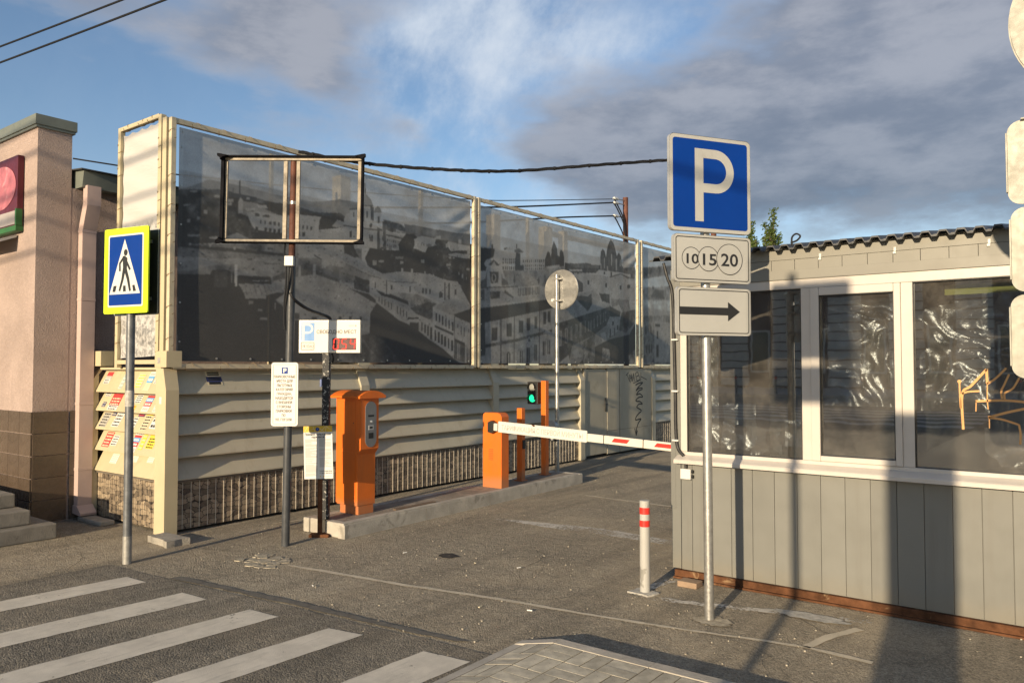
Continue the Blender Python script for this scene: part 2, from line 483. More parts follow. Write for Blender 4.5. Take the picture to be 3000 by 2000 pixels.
RETRO2 = M('sign_white_grey', (0.40, 0.395, 0.365), 0.42, var=0.05, scale=3, spec=0.45, dirt=((0.30, 0.28, 0.24), 0.4, 5, 0.6))  # greyer copy of the sign white, with darker blotches
BLUE = M('sign_blue', (0.002, 0.036, 0.235), 0.42, var=0.05, scale=4, spec=0.2)
PALEBLUE = M('faded_blue', (0.16, 0.32, 0.60), 0.5, var=0.04)
FLUO = M('fluorescent_yellow', (0.68, 0.86, 0.015), 0.5, var=0.03)
REDB = M('red_film', (0.62, 0.035, 0.025), 0.4, var=0.12, scale=20)
TEXT = M('print_black', (0.02, 0.02, 0.02), 0.5, var=0.0)
TEXTB = M('print_brown', (0.10, 0.07, 0.035), 0.5, var=0.0)
TEXTG = M('print_pale_grey', (0.40, 0.385, 0.35), 0.5, var=0.0)
TEXTG2 = M('print_grey', (0.38, 0.37, 0.34), 0.5, var=0.0)
TEAL = M('print_teal', (0.20, 0.36, 0.36), 0.5, var=0.0)
CONC = M('concrete', (0.30, 0.275, 0.23), 0.92, var=0.22, scale=5, bump=0.8, bscale=45, dirt=((0.16, 0.145, 0.12), 0.6, 6, 0.54))
CONC2 = M('kerb_concrete', (0.42, 0.385, 0.325), 0.9, var=0.22, scale=4, bump=0.7, bscale=55, dirt=((0.17, 0.155, 0.13), 0.6, 5, 0.55))
CONC3 = M('border_concrete', (0.40, 0.365, 0.305), 0.9, var=0.16, scale=6, bump=0.5, bscale=70)
PAVER = M('paver', (0.47, 0.43, 0.34), 0.95, each=0.14, var=0.25, scale=11, bump=1.0, bscale=130, dirt=((0.12, 0.11, 0.09), 0.6, 40, 0.58))
JOINT = M('sand_joint', (0.13, 0.11, 0.078), 0.95, var=0.3, scale=30)
CLAD = M('grey_cladding', (0.174, 0.173, 0.155), 0.42, var=0.04, scale=2.2, dirt=((0.40, 0.38, 0.33), 0.5, 60, 0.70), streak=((0.14, 0.13, 0.11), 0.35, 6), spec=0.45, splash=((0.20, 0.175, 0.13), 0.45, 0.36), each=0.06)
CLAD_U = M('grey_fascia', (0.218, 0.208, 0.175), 0.45, var=0.05, scale=2.0, streak=((0.18, 0.17, 0.145), 0.3, 5))
ROOFSH = M('dark_roof_sheet', (0.055, 0.056, 0.058), 0.5, var=0.15)
TILE = M('brown_tile', (0.095, 0.068, 0.048), 0.28, each=0.10, var=0.16, scale=5, spec=0.5, dirt=((0.16, 0.125, 0.09), 0.3, 6, 0.6))
COPING = M('green_grey_coping', (0.155, 0.17, 0.145), 0.5, var=0.12, scale=4)
SPOUT = M('pink_spout', (0.50, 0.375, 0.33), 0.45, var=0.05, dirt=((0.3, 0.22, 0.19), 0.4, 6, 0.62))
GATE = M('gate_steel', (0.36, 0.325, 0.245), 0.45, var=0.08, scale=1.6, dirt=((0.25, 0.22, 0.16), 0.5, 3, 0.56), streak=((0.24, 0.21, 0.155), 0.4, 6))
BURG = M('sign_burgundy', (0.10, 0.012, 0.020), 0.4, var=0.08)
PINKP = M('sign_pink', (0.42, 0.13, 0.15), 0.45, var=0.35, scale=5, dirt=((0.60, 0.36, 0.34), 0.6, 5, 0.55))
GREENF = M('sign_green', (0.03, 0.12, 0.03), 0.5)
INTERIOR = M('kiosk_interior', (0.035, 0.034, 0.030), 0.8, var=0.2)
GREYPANEL = M('brushed_panel', (0.24, 0.245, 0.25), 0.38, metal=0.55, var=0.05)
SPRAY = M('orange_spray', (0.62, 0.33, 0.12), 0.6, var=0.06)
BARK = M('bark', (0.12, 0.095, 0.07), 0.95, var=0.3, scale=8, bump=0.8, bscale=30)
CABLE = M('black_cable', (0.014, 0.014, 0.015), 0.55, var=0.15)
PEEL = m_peel('peeling_white_on_black', (0.02, 0.02, 0.02), (0.50, 0.48, 0.42), 0.585, 30)
PEEL2 = m_peel('scuffed_white', (0.27, 0.26, 0.23), (0.42, 0.41, 0.375), 0.42, 8)
GLASS = m_glass('window_glass')
FILM = m_film('polythene')
MESHP = m_mesh_print('banner_mesh_print')
BANNERW = m_weathered_banner('weathered_white_banner')
LEDR = m_emit('led_red', (1.0, 0.05, 0.03), 2.2)
LEDG = m_emit('lamp_green', (0.02, 0.85, 0.35), 1.3)
LEDBACK = M('led_back', (0.10, 0.035, 0.03), 0.5)
LENS_OFF = M('lens_grey', (0.30, 0.30, 0.27), 0.25, var=0.1)
LEAF = m_leaf('leaf_green', (0.05, 0.10, 0.018), (0.14, 0.17, 0.04))
FACADE = M('pale_facade', (0.52, 0.48, 0.42), 0.9, var=0.12, scale=2, bump=0.3)
FACADE_D = M('facade_trim', (0.15, 0.10, 0.08), 0.8, var=0.1)
DARKGLASS = M('dark_pane', (0.02, 0.025, 0.03), 0.12, var=0.0, spec=0.8)

# ------------------------------------------------------------------ mesh helpers
WM = {}


def world_of(o):
    return WM.get(o, Matrix.Identity(4)) if o is not None else Matrix.Identity(4)


class MB:
    """collects faces; build() links them as ONE mesh object"""
    def __init__(self):
        self.v, self.f, self.m, self.s = [], [], [], []
        self.mi = 0

    def face(self, pts, smooth=False):
        b = len(self.v)
        self.v += [tuple(p) for p in pts]
        self.f.append(tuple(range(b, b + len(pts))))
        self.m.append(self.mi)
        self.s.append(smooth)
        return self

    def raw(self, verts, faces, smooth=False):
        b = len(self.v)
        self.v += [tuple(p) for p in verts]
        for f in faces:
            self.f.append(tuple(i + b for i in f))
            self.m.append(self.mi)
            self.s.append(smooth)
        return self

    def box(self, x0, x1, y0, y1, z0, z1, bevel=0.0, mat=None):
        x0, x1 = min(x0, x1), max(x0, x1)
        y0, y1 = min(y0, y1), max(y0, y1)
        z0, z1 = min(z0, z1), max(z0, z1)
        if bevel > 0:
            bm = bmesh.new()
            bmesh.ops.create_cube(bm, size=1.0)
            for q in bm.verts:
                q.co = Vector(((x0 + x1) / 2 + q.co.x * (x1 - x0), (y0 + y1) / 2 + q.co.y * (y1 - y0), (z0 + z1) / 2 + q.co.z * (z1 - z0)))
            bmesh.ops.bevel(bm, geom=list(bm.edges), offset=bevel, segments=2, affect='EDGES', profile=0.5)
            bm.verts.index_update()
            vs = [q.co.copy() for q in bm.verts]
            fs = [[q.index for q in f.verts] for f in bm.faces]
            bm.free()
        else:
            vs = [Vector(p) for p in ((x0, y0, z0), (x1, y0, z0), (x1, y1, z0), (x0, y1, z0), (x0, y0, z1), (x1, y0, z1), (x1, y1, z1), (x0, y1, z1))]
            fs = [(0, 3, 2, 1), (4, 5, 6, 7), (0, 1, 5, 4), (1, 2, 6, 5), (2, 3, 7, 6), (3, 0, 4, 7)]
        if mat is not None:
            vs = [mat @ p for p in vs]
        return self.raw(vs, fs)

    def prism(self, poly, axis, c0, c1):
        """polygon in the plane across an axis, extruded along it. x:(y,z) y:(x,z) z:(x,y)"""
        def P(a, b, c):
            return {'x': (c, a, b), 'y': (a, c, b), 'z': (a, b, c)}[axis]
        n = len(poly)
        vs = [P(a, b, c0) for a, b in poly] + [P(a, b, c1) for a, b in poly]
        fs = [tuple(range(n))[::-1], tuple(range(n, 2 * n))]
        fs += [(i, (i + 1) % n, n + (i + 1) % n, n + i) for i in range(n)]
        return self.raw(vs, fs)

    def tube(self, pts, r, n=8, caps=True):
        pts = [Vector(p) for p in pts]
        rr = r if isinstance(r, (list, tuple)) else [r] * len(pts)
        rings = []
        up = None
        for i, p in enumerate(pts):
            d = (pts[min(i + 1, len(pts) - 1)] - pts[max(i - 1, 0)]).normalized()
            if up is None or abs(d.dot(up)) > 0.95:
                up = Vector((0, 0, 1)) if abs(d.z) < 0.9 else Vector((1, 0, 0))
            a = d.cross(up).normalized()
            b = a.cross(d).normalized()
            up = b
            rings.append([p + (a * math.cos(2 * PI * k / n) + b * math.sin(2 * PI * k / n)) * rr[i] for k in range(n)])
        vs = [q for g in rings for q in g]
        fs = []
        for i in range(len(pts) - 1):
            for k in range(n):
                fs.append((i * n + k, i * n + (k + 1) % n, (i + 1) * n + (k + 1) % n, (i + 1) * n + k))
        self.raw(vs, fs, True)
        if caps:
            b = len(self.v) - len(vs)
            self.f.append(tuple(b + k for k in range(n))[::-1])
            self.f.append(tuple(b + (len(pts) - 1) * n + k for k in range(n)))
            self.m += [self.mi] * 2
            self.s += [False] * 2
        return self

    def cyl(self, p0, p1, r, n=20):
        return self.tube([p0, p1], r, n)

    def disc(self, c, r, y, n=32, ry=None):
        """flat disc facing -y, centre (x, z)"""
        ry = ry or r
        return self.face([(c[0] + r * math.cos(2 * PI * k / n), y, c[1] + ry * math.sin(2 * PI * k / n)) for k in range(n)])

    def dome(self, c, axis, r, depth, n=20, k=6):
        """spherical cap standing on the point c along the unit vector axis"""
        axis = Vector(axis).normalized()
        a = axis.orthogonal().normalized()
        b = axis.cross(a)
        c = Vector(c)
        vs, fs = [], []
        for i in range(k + 1):
            t = i / k * PI / 2
            for j in range(n):
                ang = 2 * PI * j / n
                vs.append(c + (a * math.cos(ang) + b * math.sin(ang)) * r * math.cos(t) + axis * depth * math.sin(t))
        for i in range(k):
            for j in range(n):
                fs.append((i * n + j, i * n + (j + 1) % n, (i + 1) * n + (j + 1) % n, (i + 1) * n + j))
        return self.raw(vs, fs, True)

    def build(self, name, mat, parent=None, local=False, sharp=35):
        me = bpy.data.meshes.new(name)
        vs = self.v
        if parent is not None and not local:
            inv = world_of(parent).inverted()
            vs = [inv @ Vector(p) for p in vs]
        me.from_pydata([tuple(p) for p in vs], [], self.f)
        mats = mat if isinstance(mat, (list, tuple)) else [mat]
        for q in mats:
            me.materials.append(q)
        me.polygons.foreach_set('material_index', self.m)
        me.polygons.foreach_set('use_smooth', self.s)
        if any(self.s):
            me.set_sharp_from_angle(angle=R(sharp))
        me.update()
        o = bpy.data.objects.new(name, me)
        COL.objects.link(o)
        if parent is not None:
            o.parent = parent
            WM[o] = world_of(parent)
        return o


def tag(o, label=None, cat=None, group=None, kind=None):
    if label:
        o['label'] = label
    if cat:
        o['category'] = cat
    if group:
        o['group'] = group
    if kind:
        o['kind'] = kind
    return o


def thing(name, label, cat, loc=(0, 0, 0), rz=0.0, group=None):
    o = bpy.data.objects.new(name, None)
    o.empty_display_size = 0.2
    COL.objects.link(o)
    o.location = loc
    o.rotation_euler = (0, 0, rz)
    WM[o] = Matrix.Translation(Vector(loc)) @ Matrix.Rotation(rz, 4, 'Z')
    return tag(o, label, cat, group)


def struct(name, mb, mat, **kw):
    return tag(mb.build(name, mat, **kw), kind='structure')


def rrect(w, h, r, cx=0, cz=0, n=6):
    pts = []
    for sx, sz, a0 in ((1, 1, 0), (-1, 1, 90), (-1, -1, 180), (1, -1, 270)):
        for k in range(n + 1):
            a = R(a0 + 90 * k / n)
            pts.append((cx + sx * (w / 2 - r) + r * math.cos(a), cz + sz * (h / 2 - r) + r * math.sin(a)))
    return pts


def plate(w, h, r, y0, y1, cx=0, cz=0):
    return MB().prism(rrect(w, h, r, cx, cz), 'y', y0, y1)


def flat(polys, y):
    mb = MB()
    for p in polys:
        mb.face([(a, y, b) for a, b in p])
    return mb


def frame2d(w, h, r, t, y, cx=0, cz=0):
    """printed outline: ring of quads"""
    a, b = rrect(w, h, r, cx, cz), rrect(w - 2 * t, h - 2 * t, max(r - t, 0.001), cx, cz)
    n = len(a)
    mb = MB()
    for i in range(n):
        j = (i + 1) % n
        mb.face([(a[i][0], y, a[i][1]), (a[j][0], y, a[j][1]), (b[j][0], y, b[j][1]), (b[i][0], y, b[i][1])])
    return mb


def ring2d(c, r, t, y, n=40):
    mb = MB()
    for k in range(n):
        a, b = 2 * PI * k / n, 2 * PI * (k + 1) / n
        mb.face([(c[0] + q * math.cos(s), y, c[1] + q * math.sin(s)) for q, s in ((r, a), (r, b), (r - t, b), (r - t, a))])
    return mb


def stroke(pts, w, y, taper=False):
    """brush stroke in the x-z plane"""
    mb = MB()
    pts = [Vector((p[0], p[1])) for p in pts]
    L, Rr = [], []
    for i, p in enumerate(pts):
        d = (pts[min(i + 1, len(pts) - 1)] - pts[max(i - 1, 0)]).normalized()
        nrm = Vector((-d.y, d.x))
        ww = (w[i] if isinstance(w, (list, tuple)) else w) / 2
        L.append(p + nrm * ww)
        Rr.append(p - nrm * ww)
    for i in range(len(pts) - 1):
        mb.face([(q.x, y, q.y) for q in (L[i], L[i + 1], Rr[i + 1], Rr[i])])
    return mb


def join(*mbs):
    o = MB()
    for i, mb in enumerate(mbs):
        b = len(o.v)
        o.v += mb.v
        o.f += [tuple(k + b for k in f) for f in mb.f]
        o.m += mb.m
        o.s += mb.s
    return o


def smooth_pts(pts, k=6):
    """Catmull-Rom through the points"""
    P = [Vector(p) for p in pts]
    out = []
    for i in range(len(P) - 1):
        a, b, c, d = P[max(i - 1, 0)], P[i], P[i + 1], P[min(i + 2, len(P) - 1)]
        for j in range(k):
            t = j / k
            out.append(0.5 * ((2 * b) + (c - a) * t + (2 * a - 5 * b + 4 * c - d) * t * t + (3 * b - a - 3 * c + d) * t ** 3))
    out.append(P[-1])
    return out


def text_mesh(body, size, x, z, y, align='CENTER', bold=0.0, width=None, space=1.0):
    """lettering as flat faces in the x-z plane, facing -y; (x, z) is the anchor on the middle of the capitals"""
    cu = bpy.data.curves.new('lettering', 'FONT')
    cu.body = body
    cu.size = size
    cu.align_x = align
    cu.space_character = space
    cu.offset = bold
    cu.resolution_u = 3
    cu.fill_mode = 'BOTH'
    ob = bpy.data.objects.new('lettering', cu)
    COL.objects.link(ob)
    dg = bpy.context.evaluated_depsgraph_get()
    me = bpy.data.meshes.new_from_object(ob.evaluated_get(dg))
    vs = [p.co.copy() for p in me.vertices]
    fs = [tuple(p.vertices) for p in me.polygons]
    bpy.data.objects.remove(ob)
    bpy.data.curves.remove(cu)
    bpy.data.meshes.remove(me)
    mb = MB()
    if not vs:
        return mb
    x0, x1 = min(p.x for p in vs), max(p.x for p in vs)
    sx = 1.0 if width is None else width / max(1e-6, x1 - x0)
    cap = size * 0.727 / 2
    mb.raw([(x + p.x * sx, y, z + p.y - cap) for p in vs], fs)
    return mb


def letter_P(w, h, sw, x, z, y):
    """the P of a parking sign: stem and bowl. (x, z) lower left corner"""
    mb = MB()
    mb.face([(x, y, z), (x + sw, y, z), (x + sw, y, z + h), (x, y, z + h)])
    bh = h * 0.60
    ro = bh / 2
    ri = ro - sw * 0.92
    cx = x + w - ro
    cz = z + h - ro
    mb.face([(x + sw, y, z + h - sw * 0.92), (cx, y, z + h - sw * 0.92), (cx, y, z + h), (x + sw, y, z + h)])
    mb.face([(x + sw, y, cz - ro), (cx, y, cz - ro), (cx, y, cz - ri), (x + sw, y, cz - ri)])
    n = 18
    for k in range(n):
        a, b = R(-90 + 180 * k / n), R(-90 + 180 * (k + 1) / n)
        mb.face([(cx + q * math.cos(s), y, cz + q * math.sin(s)) for q, s in ((ri, a), (ro, a), (ro, b), (ri, b))])
    return mb


def copy_tree(o, parent=None):
    c = o.copy()
    COL.objects.link(c)
    if parent is not None:
        c.parent = parent
    WM[c] = world_of(o)
    for ch in list(o.children):
        copy_tree(ch, c)
    return c


def jitter_poly(pts, amp, step):
    """outline with a ragged edge"""
    out = []
    n = len(pts)
    for i in range(n):
        a, b = Vector(pts[i]), Vector(pts[(i + 1) % n])
        k = max(1, int((b - a).length / step))
        for j in range(k):
            p = a.lerp(b, j / k)
            out.append((p.x + random.uniform(-amp, amp), p.y + random.uniform(-amp, amp)))
    return out


def ground_sheet(name, poly, z, mat, parent=None, kind='structure'):
    o = MB().face([(a, b, z) for a, b in poly]).build(name, mat, parent)
    if parent is None:
        o['kind'] = kind
    return o


# ------------------------------------------------------------------ the setting: ground, road, markings, pavement
ground = ground_sheet('ground', [(-300, -300), (300, -300), (300, 300), (-300, 300)], 0.0, ASPH)
road = ground_sheet('road', [(-6.85, -60), (-2.86, -60), (-2.86, 3.2), (-2.90, 3.62), (-3.3, 3.60), (-3.9, 3.53), (-4.6, 3.49), (-5.2, 3.42), (-5.8, 3.36), (-6.4, 3.30), (-6.85, 3.28)], 0.004, ROAD)
# the tar strip where the two surfaces meet
ground_sheet('tar_joint', jitter_poly([(-6.0, 3.36), (-5.2, 3.45), (-4.5, 3.53), (-3.8, 3.58), (-3.2, 3.66), (-3.15, 3.72), (-3.8, 3.64), (-4.5, 3.60), (-5.2, 3.52), (-6.0, 3.43)], 0.012, 0.10), 0.0068, M('tar', (0.13, 0.12, 0.10), 0.85, var=0.25, scale=14, bump=0.6), road)
STR_L = [(-6.322, 3.159), (-5.540, 3.193), (-4.785, 3.261), (-4.037, 3.339), (-3.261, 3.419)]
STR_R = [(-6.036, 3.177), (-5.243, 3.214), (-4.489, 3.290), (-3.756, 3.391), (-2.927, 3.457)]
for (ax, ay), (bx, by), sl in zip(STR_L, STR_R, (0.082, 0.07, 0.062, 0.052, 0.045)):
    L = 3.4
    poly = [(ax, ay), (bx, by), (bx - sl * L, by - L), (ax - sl * L, ay - L)]
    ground_sheet('crossing_stripe', jitter_poly(poly, 0.004, 0.08), 0.0075, PAINT, road)
def ribbon(pts, w, z, name, mat, parent, amp=0.006):
    L, Q = [], []
    for i, p in enumerate(pts):
        a, b = Vector(pts[max(i - 1, 0)]), Vector(pts[min(i + 1, len(pts) - 1)])
        d = (b - a).normalized()
        nn = Vector((-d.y, d.x)) * (w[i] if isinstance(w, list) else w) / 2
        L.append((Vector(p) + nn)[:2])
        Q.append((Vector(p) - nn)[:2])
    return ground_sheet(name, jitter_poly(L + Q[::-1], amp, 0.07), z, mat, parent)
ribbon([(-5.60, 4.19), (-5.38, 4.222), (-4.38, 4.36), (-3.56, 4.52), (-2.90, 4.60), (-2.25, 4.71), (-1.75, 4.82), (-1.46, 4.88), (-1.08, 4.85)], [0.02, 0.05, 0.045, 0.045, 0.04, 0.035, 0.035, 0.04, 0.05], 0.005, 'joint_filler', SEAM, ground)
ribbon([(-1.46, 4.88), (-1.40, 5.15), (-1.28, 5.42)], 0.06, 0.005, 'joint_filler', SEAM, ground)
ribbon([(-5.45, 6.86), (-4.77, 6.93), (-4.2, 6.99), (-3.4, 6.96), (-2.9, 6.95)], [0.05, 0.20, 0.26, 0.2, 0.2], 0.006, 'painted_line', PAINT_OLD, ground, 0.02)
ribbon([(-5.5, 8.85), (-4.9, 8.80), (-4.2, 8.77), (-3.2, 8.72)], 0.05, 0.005, 'joint_filler', SEAM, ground)
ribbon([(-2.83, 5.20), (-2.76, 5.74)], 0.10, 0.006, 'painted_line', PAINT_OLD, ground, 0.012)
ribbon([(-2.86, 5.16), (-2.45, 5.26), (-1.78, 5.45), (-1.25, 5.60)], 0.085, 0.006, 'painted_line', PAINT_OLD, ground, 0.012)
ribbon([(-7.2, 5.2), (-6.9, 6.5), (-6.85, 8.0)], 0.03, 0.005, 'joint_filler', SEAM, ground)
# broken-up asphalt by the dark pole, an oil stain, the collar round the parking sign post
CRUMB = M('broken_asphalt', (0.36, 0.315, 0.235), 0.95, var=0.35, scale=22, bump=1.0, bscale=40)
patch = MB()
for k in range(26):
    a = random.uniform(0, 2 * PI)
    rr = random.random() ** 0.6
    cx, cy = -5.87 + 0.26 * rr * math.cos(a), 4.14 + 0.20 * rr * math.sin(a)
    s = random.uniform(0.03, 0.085)
    poly = [(cx + s * random.uniform(0.6, 1.1) * math.cos(t), cy + s * random.uniform(0.6, 1.1) * math.sin(t)) for t in (0.2, 1.3, 2.4, 3.5, 4.6, 5.6)]
    h = random.uniform(0.002, 0.009)
    patch.prism(poly, 'z', 0.001, h)
tag(patch.build('broken_asphalt', CRUMB), 'crumbled pale asphalt lumps in front of the dark sign pole', 'rubble', kind='stuff')
ground_sheet('oil_stain', [(-4.725 + 0.10 * math.cos(t) * random.uniform(0.8, 1.15), 5.27 + 0.085 * math.sin(t) * random.uniform(0.8, 1.15)) for t in [2 * PI * k / 22 for k in range(22)]], 0.0055, M('oil', (0.045, 0.04, 0.034), 0.7, var=0.3, scale=12, bump=0.5), ground)
ground_sheet('mortar_collar', [(-2.10 + 0.13 * math.cos(t) * random.uniform(0.8, 1.2), 4.99 + 0.10 * math.sin(t) * random.uniform(0.8, 1.2)) for t in [2 * PI * k / 24 for k in range(24)]], 0.007, CRUMB, ground)
ground_sheet('mortar_patch', [(-1.62 + 0.26 * math.cos(t) * random.uniform(0.75, 1.2), 5.47 + 0.08 * math.sin(t) * random.uniform(0.7, 1.2)) for t in [2 * PI * k / 26 for k in range(26)]], 0.009, M('pale_mortar', (0.42, 0.40, 0.35), 0.9, var=0.25, scale=18, bump=0.8), ground)

# cracks wandering through the old surface
CRACK = M('crack', (0.085, 0.075, 0.06), 0.95, var=0.2)
def crack(p, ang, n, w=0.007, seed=0):
    g = random.Random(seed)
    pts = [Vector(p)]
    a = R(ang)
    for k in range(n):
        a += g.uniform(-0.55, 0.55)
        pts.append(pts[-1] + Vector((math.cos(a), math.sin(a))) * g.uniform(0.04, 0.12))
        if g.random() < 0.10 and n > 8:
            crack(pts[-1], math.degrees(a) + g.choice((-1, 1)) * g.uniform(35, 70), n // 3, w * 0.7, seed + k + 1)
    ww = [w * (1 - 0.8 * i / len(pts)) * g.uniform(0.5, 1.3) for i in range(len(pts))]
    ribbon(pts, ww, 0.0048, 'crack', CRACK, ground, 0.0)
for p, a, n_, sd in (((-4.9, 8.75), -95, 10, 1), ((-5.75, 4.35), 35, 16, 2), ((-3.6, 4.5), 60, 16, 4), ((-2.3, 4.75), -20, 14, 5), ((-4.2, 5.9), 10, 20, 7), ((-5.7, 6.0), 75, 14, 8), ((-6.9, 4.1), -30, 14, 9), ((-1.4, 5.2), 150, 12, 10), ((-7.6, 3.3), 15, 16, 12)):
    crack(p, a, n_, 0.0055, sd)

# raised paved corner, dropped to the road at the crossing
pav = thing('pavement', None, None, (-2.89, 3.92, 0), 0.0)
pav['kind'] = 'structure'
def rise(x):
    return 0.012 + 0.066 * min(1.0, max(0.0, x / 0.29))
bed = MB()
cols = [0.085, 0.12, 0.16, 0.20, 0.24, 0.28, 9.0]
for a, b_ in zip(cols[:-1], cols[1:]):
    bed.raw([(a, -30, rise(a) - 0.0016), (b_, -30, rise(b_) - 0.0016), (b_, -0.088, rise(b_) - 0.0016), (a, -0.088, rise(a) - 0.0016)], [(0, 1, 2, 3)])
bed.build('paver_bed', JOINT, pav, local=True)
x = 0.0
for ln in (0.29, 0.62, 0.75, 0.75, 0.75, 0.75, 0.75):
    a, b_ = x + 0.002, x + ln - 0.002
    za, zb = (0.014, 0.082) if x == 0 else (0.082 + random.uniform(-0.002, 0.002),) * 2
    vs = [(a, -0.09, -0.01), (b_, -0.09, -0.01), (b_, 0, -0.01), (a, 0, -0.01), (a, -0.088, za), (b_, -0.088, zb), (b_, -0.008, zb), (a, -0.008, za), (b_, 0, zb - 0.008), (a, 0, za - 0.008)]
    MB().raw(vs, [(0, 3, 2, 1), (4, 5, 6, 7), (0, 1, 5, 4), (1, 2, 8, 6, 5), (2, 3, 9, 8), (3, 0, 4, 7, 9), (7, 6, 8, 9)]).build('border_stone', CONC3, pav, local=True)
    x += ln
yy = -0.092
for ln in (0.78, 0.75, 0.75, 0.75):
    MB().raw([(0.0 + 0.06 * (0.1 - q[1]) * 0 + q[0], q[1], q[2]) for q in ((0, yy - ln + 0.002, -0.01), (0.085, yy - ln + 0.002, -0.01), (0.085, yy - 0.002, -0.01), (0, yy - 0.002, -0.01), (0, yy - ln + 0.002, 0.012), (0.085, yy - ln + 0.002, 0.020), (0.085, yy - 0.002, 0.020), (0, yy - 0.002, 0.012))],
             [(0, 3, 2, 1), (4, 5, 6, 7), (0, 1, 5, 4), (1, 2, 6, 5), (2, 3, 7, 6), (3, 0, 4, 7)]).build('border_stone', CONC3, pav, local=True)
    yy -= ln
ph = MB().box(-0.0975, 0.0975, -0.0465, 0.0465, -0.03, 0.0, 0.0010)
paver_h = None
for iy in range(9):
    for ix in range(11):
        cx, cy = 0.088 + 0.103 + ix * 0.203, -0.092 - 0.103 - iy * 0.203
        for k in (-1, 1):
            if paver_h is None:
                o = ph.build('paver', PAVER, pav, local=True)
                paver_h = o
            else:
                o = paver_h.copy()
                COL.objects.link(o)
                o.parent = pav
            px_, py_ = (cx, cy + k * 0.0505) if (ix + iy) % 2 else (cx + k * 0.0505, cy)
            slope = math.atan2(rise(px_ + 0.05) - rise(px_ - 0.05), 0.1)
            o.location = (px_, py_, rise(px_) + random.uniform(-0.0008, 0.0008))
            e = Matrix.Rotation(-slope, 4, 'Y') @ Matrix.Rotation((0 if (ix + iy) % 2 else PI / 2) + random.uniform(-.012, .012), 4, 'Z') @ Matrix.Rotation(random.uniform(-.01, .01), 4, 'X')
            o.rotation_euler = e.to_euler()

# kerbed traffic island
isl = thing('traffic_island', None, None, (-6.3, 5.2, 0))
isl['kind'] = 'structure'
MB().prism([(-6.55, 5.26), (-6.09, 5.26), (-6.20, 9.66), (-6.58, 9.66)], 'z', 0.0, 0.142).build('island_top', M('island_concrete', (0.265, 0.225, 0.18), 0.95, var=0.25, scale=4, bump=0.9, bscale=50, dirt=((0.15, 0.13, 0.105), 0.6, 5, 0.5)), isl)
ys = [5.15, 6.35, 7.52, 8.66, 9.72]
for k in range(4):
    y0, y1 = ys[k] + 0.004, ys[k + 1] - 0.004
    f = lambda y: -5.99 - (y - 5.15) * 0.024
    bm = MB()
    xa, xb = f(y0), f(y1)
    bm.prism([(xa - 0.10, y0), (xa, y0), (xb, y1), (xb - 0.10, y1)], 'z', 0.0, 0.135)
    bm.prism([(xa - 0.10, y0), (xa - 0.014, y0), (xb - 0.014, y1), (xb - 0.10, y1)], 'z', 0.135, 0.152 - 0.002 * k)
    bm.build('kerb_stone', CONC2, isl)
    xq = -6.64
    MB().box(xq, xq + 0.09, y0, y1, 0, 0.148, 0.01).build('kerb_stone', CONC2, isl)
MB().box(-6.085, -6.30, 5.155, 5.255, 0, 0.15, 0.012).build('kerb_stone', CONC2, isl)
MB().box(-6.40, -6.545, 5.165, 5.255, 0, 0.15, 0.012).build('kerb_stone', CONC2, isl)
f_end = MB().box(-6.10, -6.54, 9.665, 9.76, 0, 0.145, 0.012).build('kerb_stone', CONC2, isl)
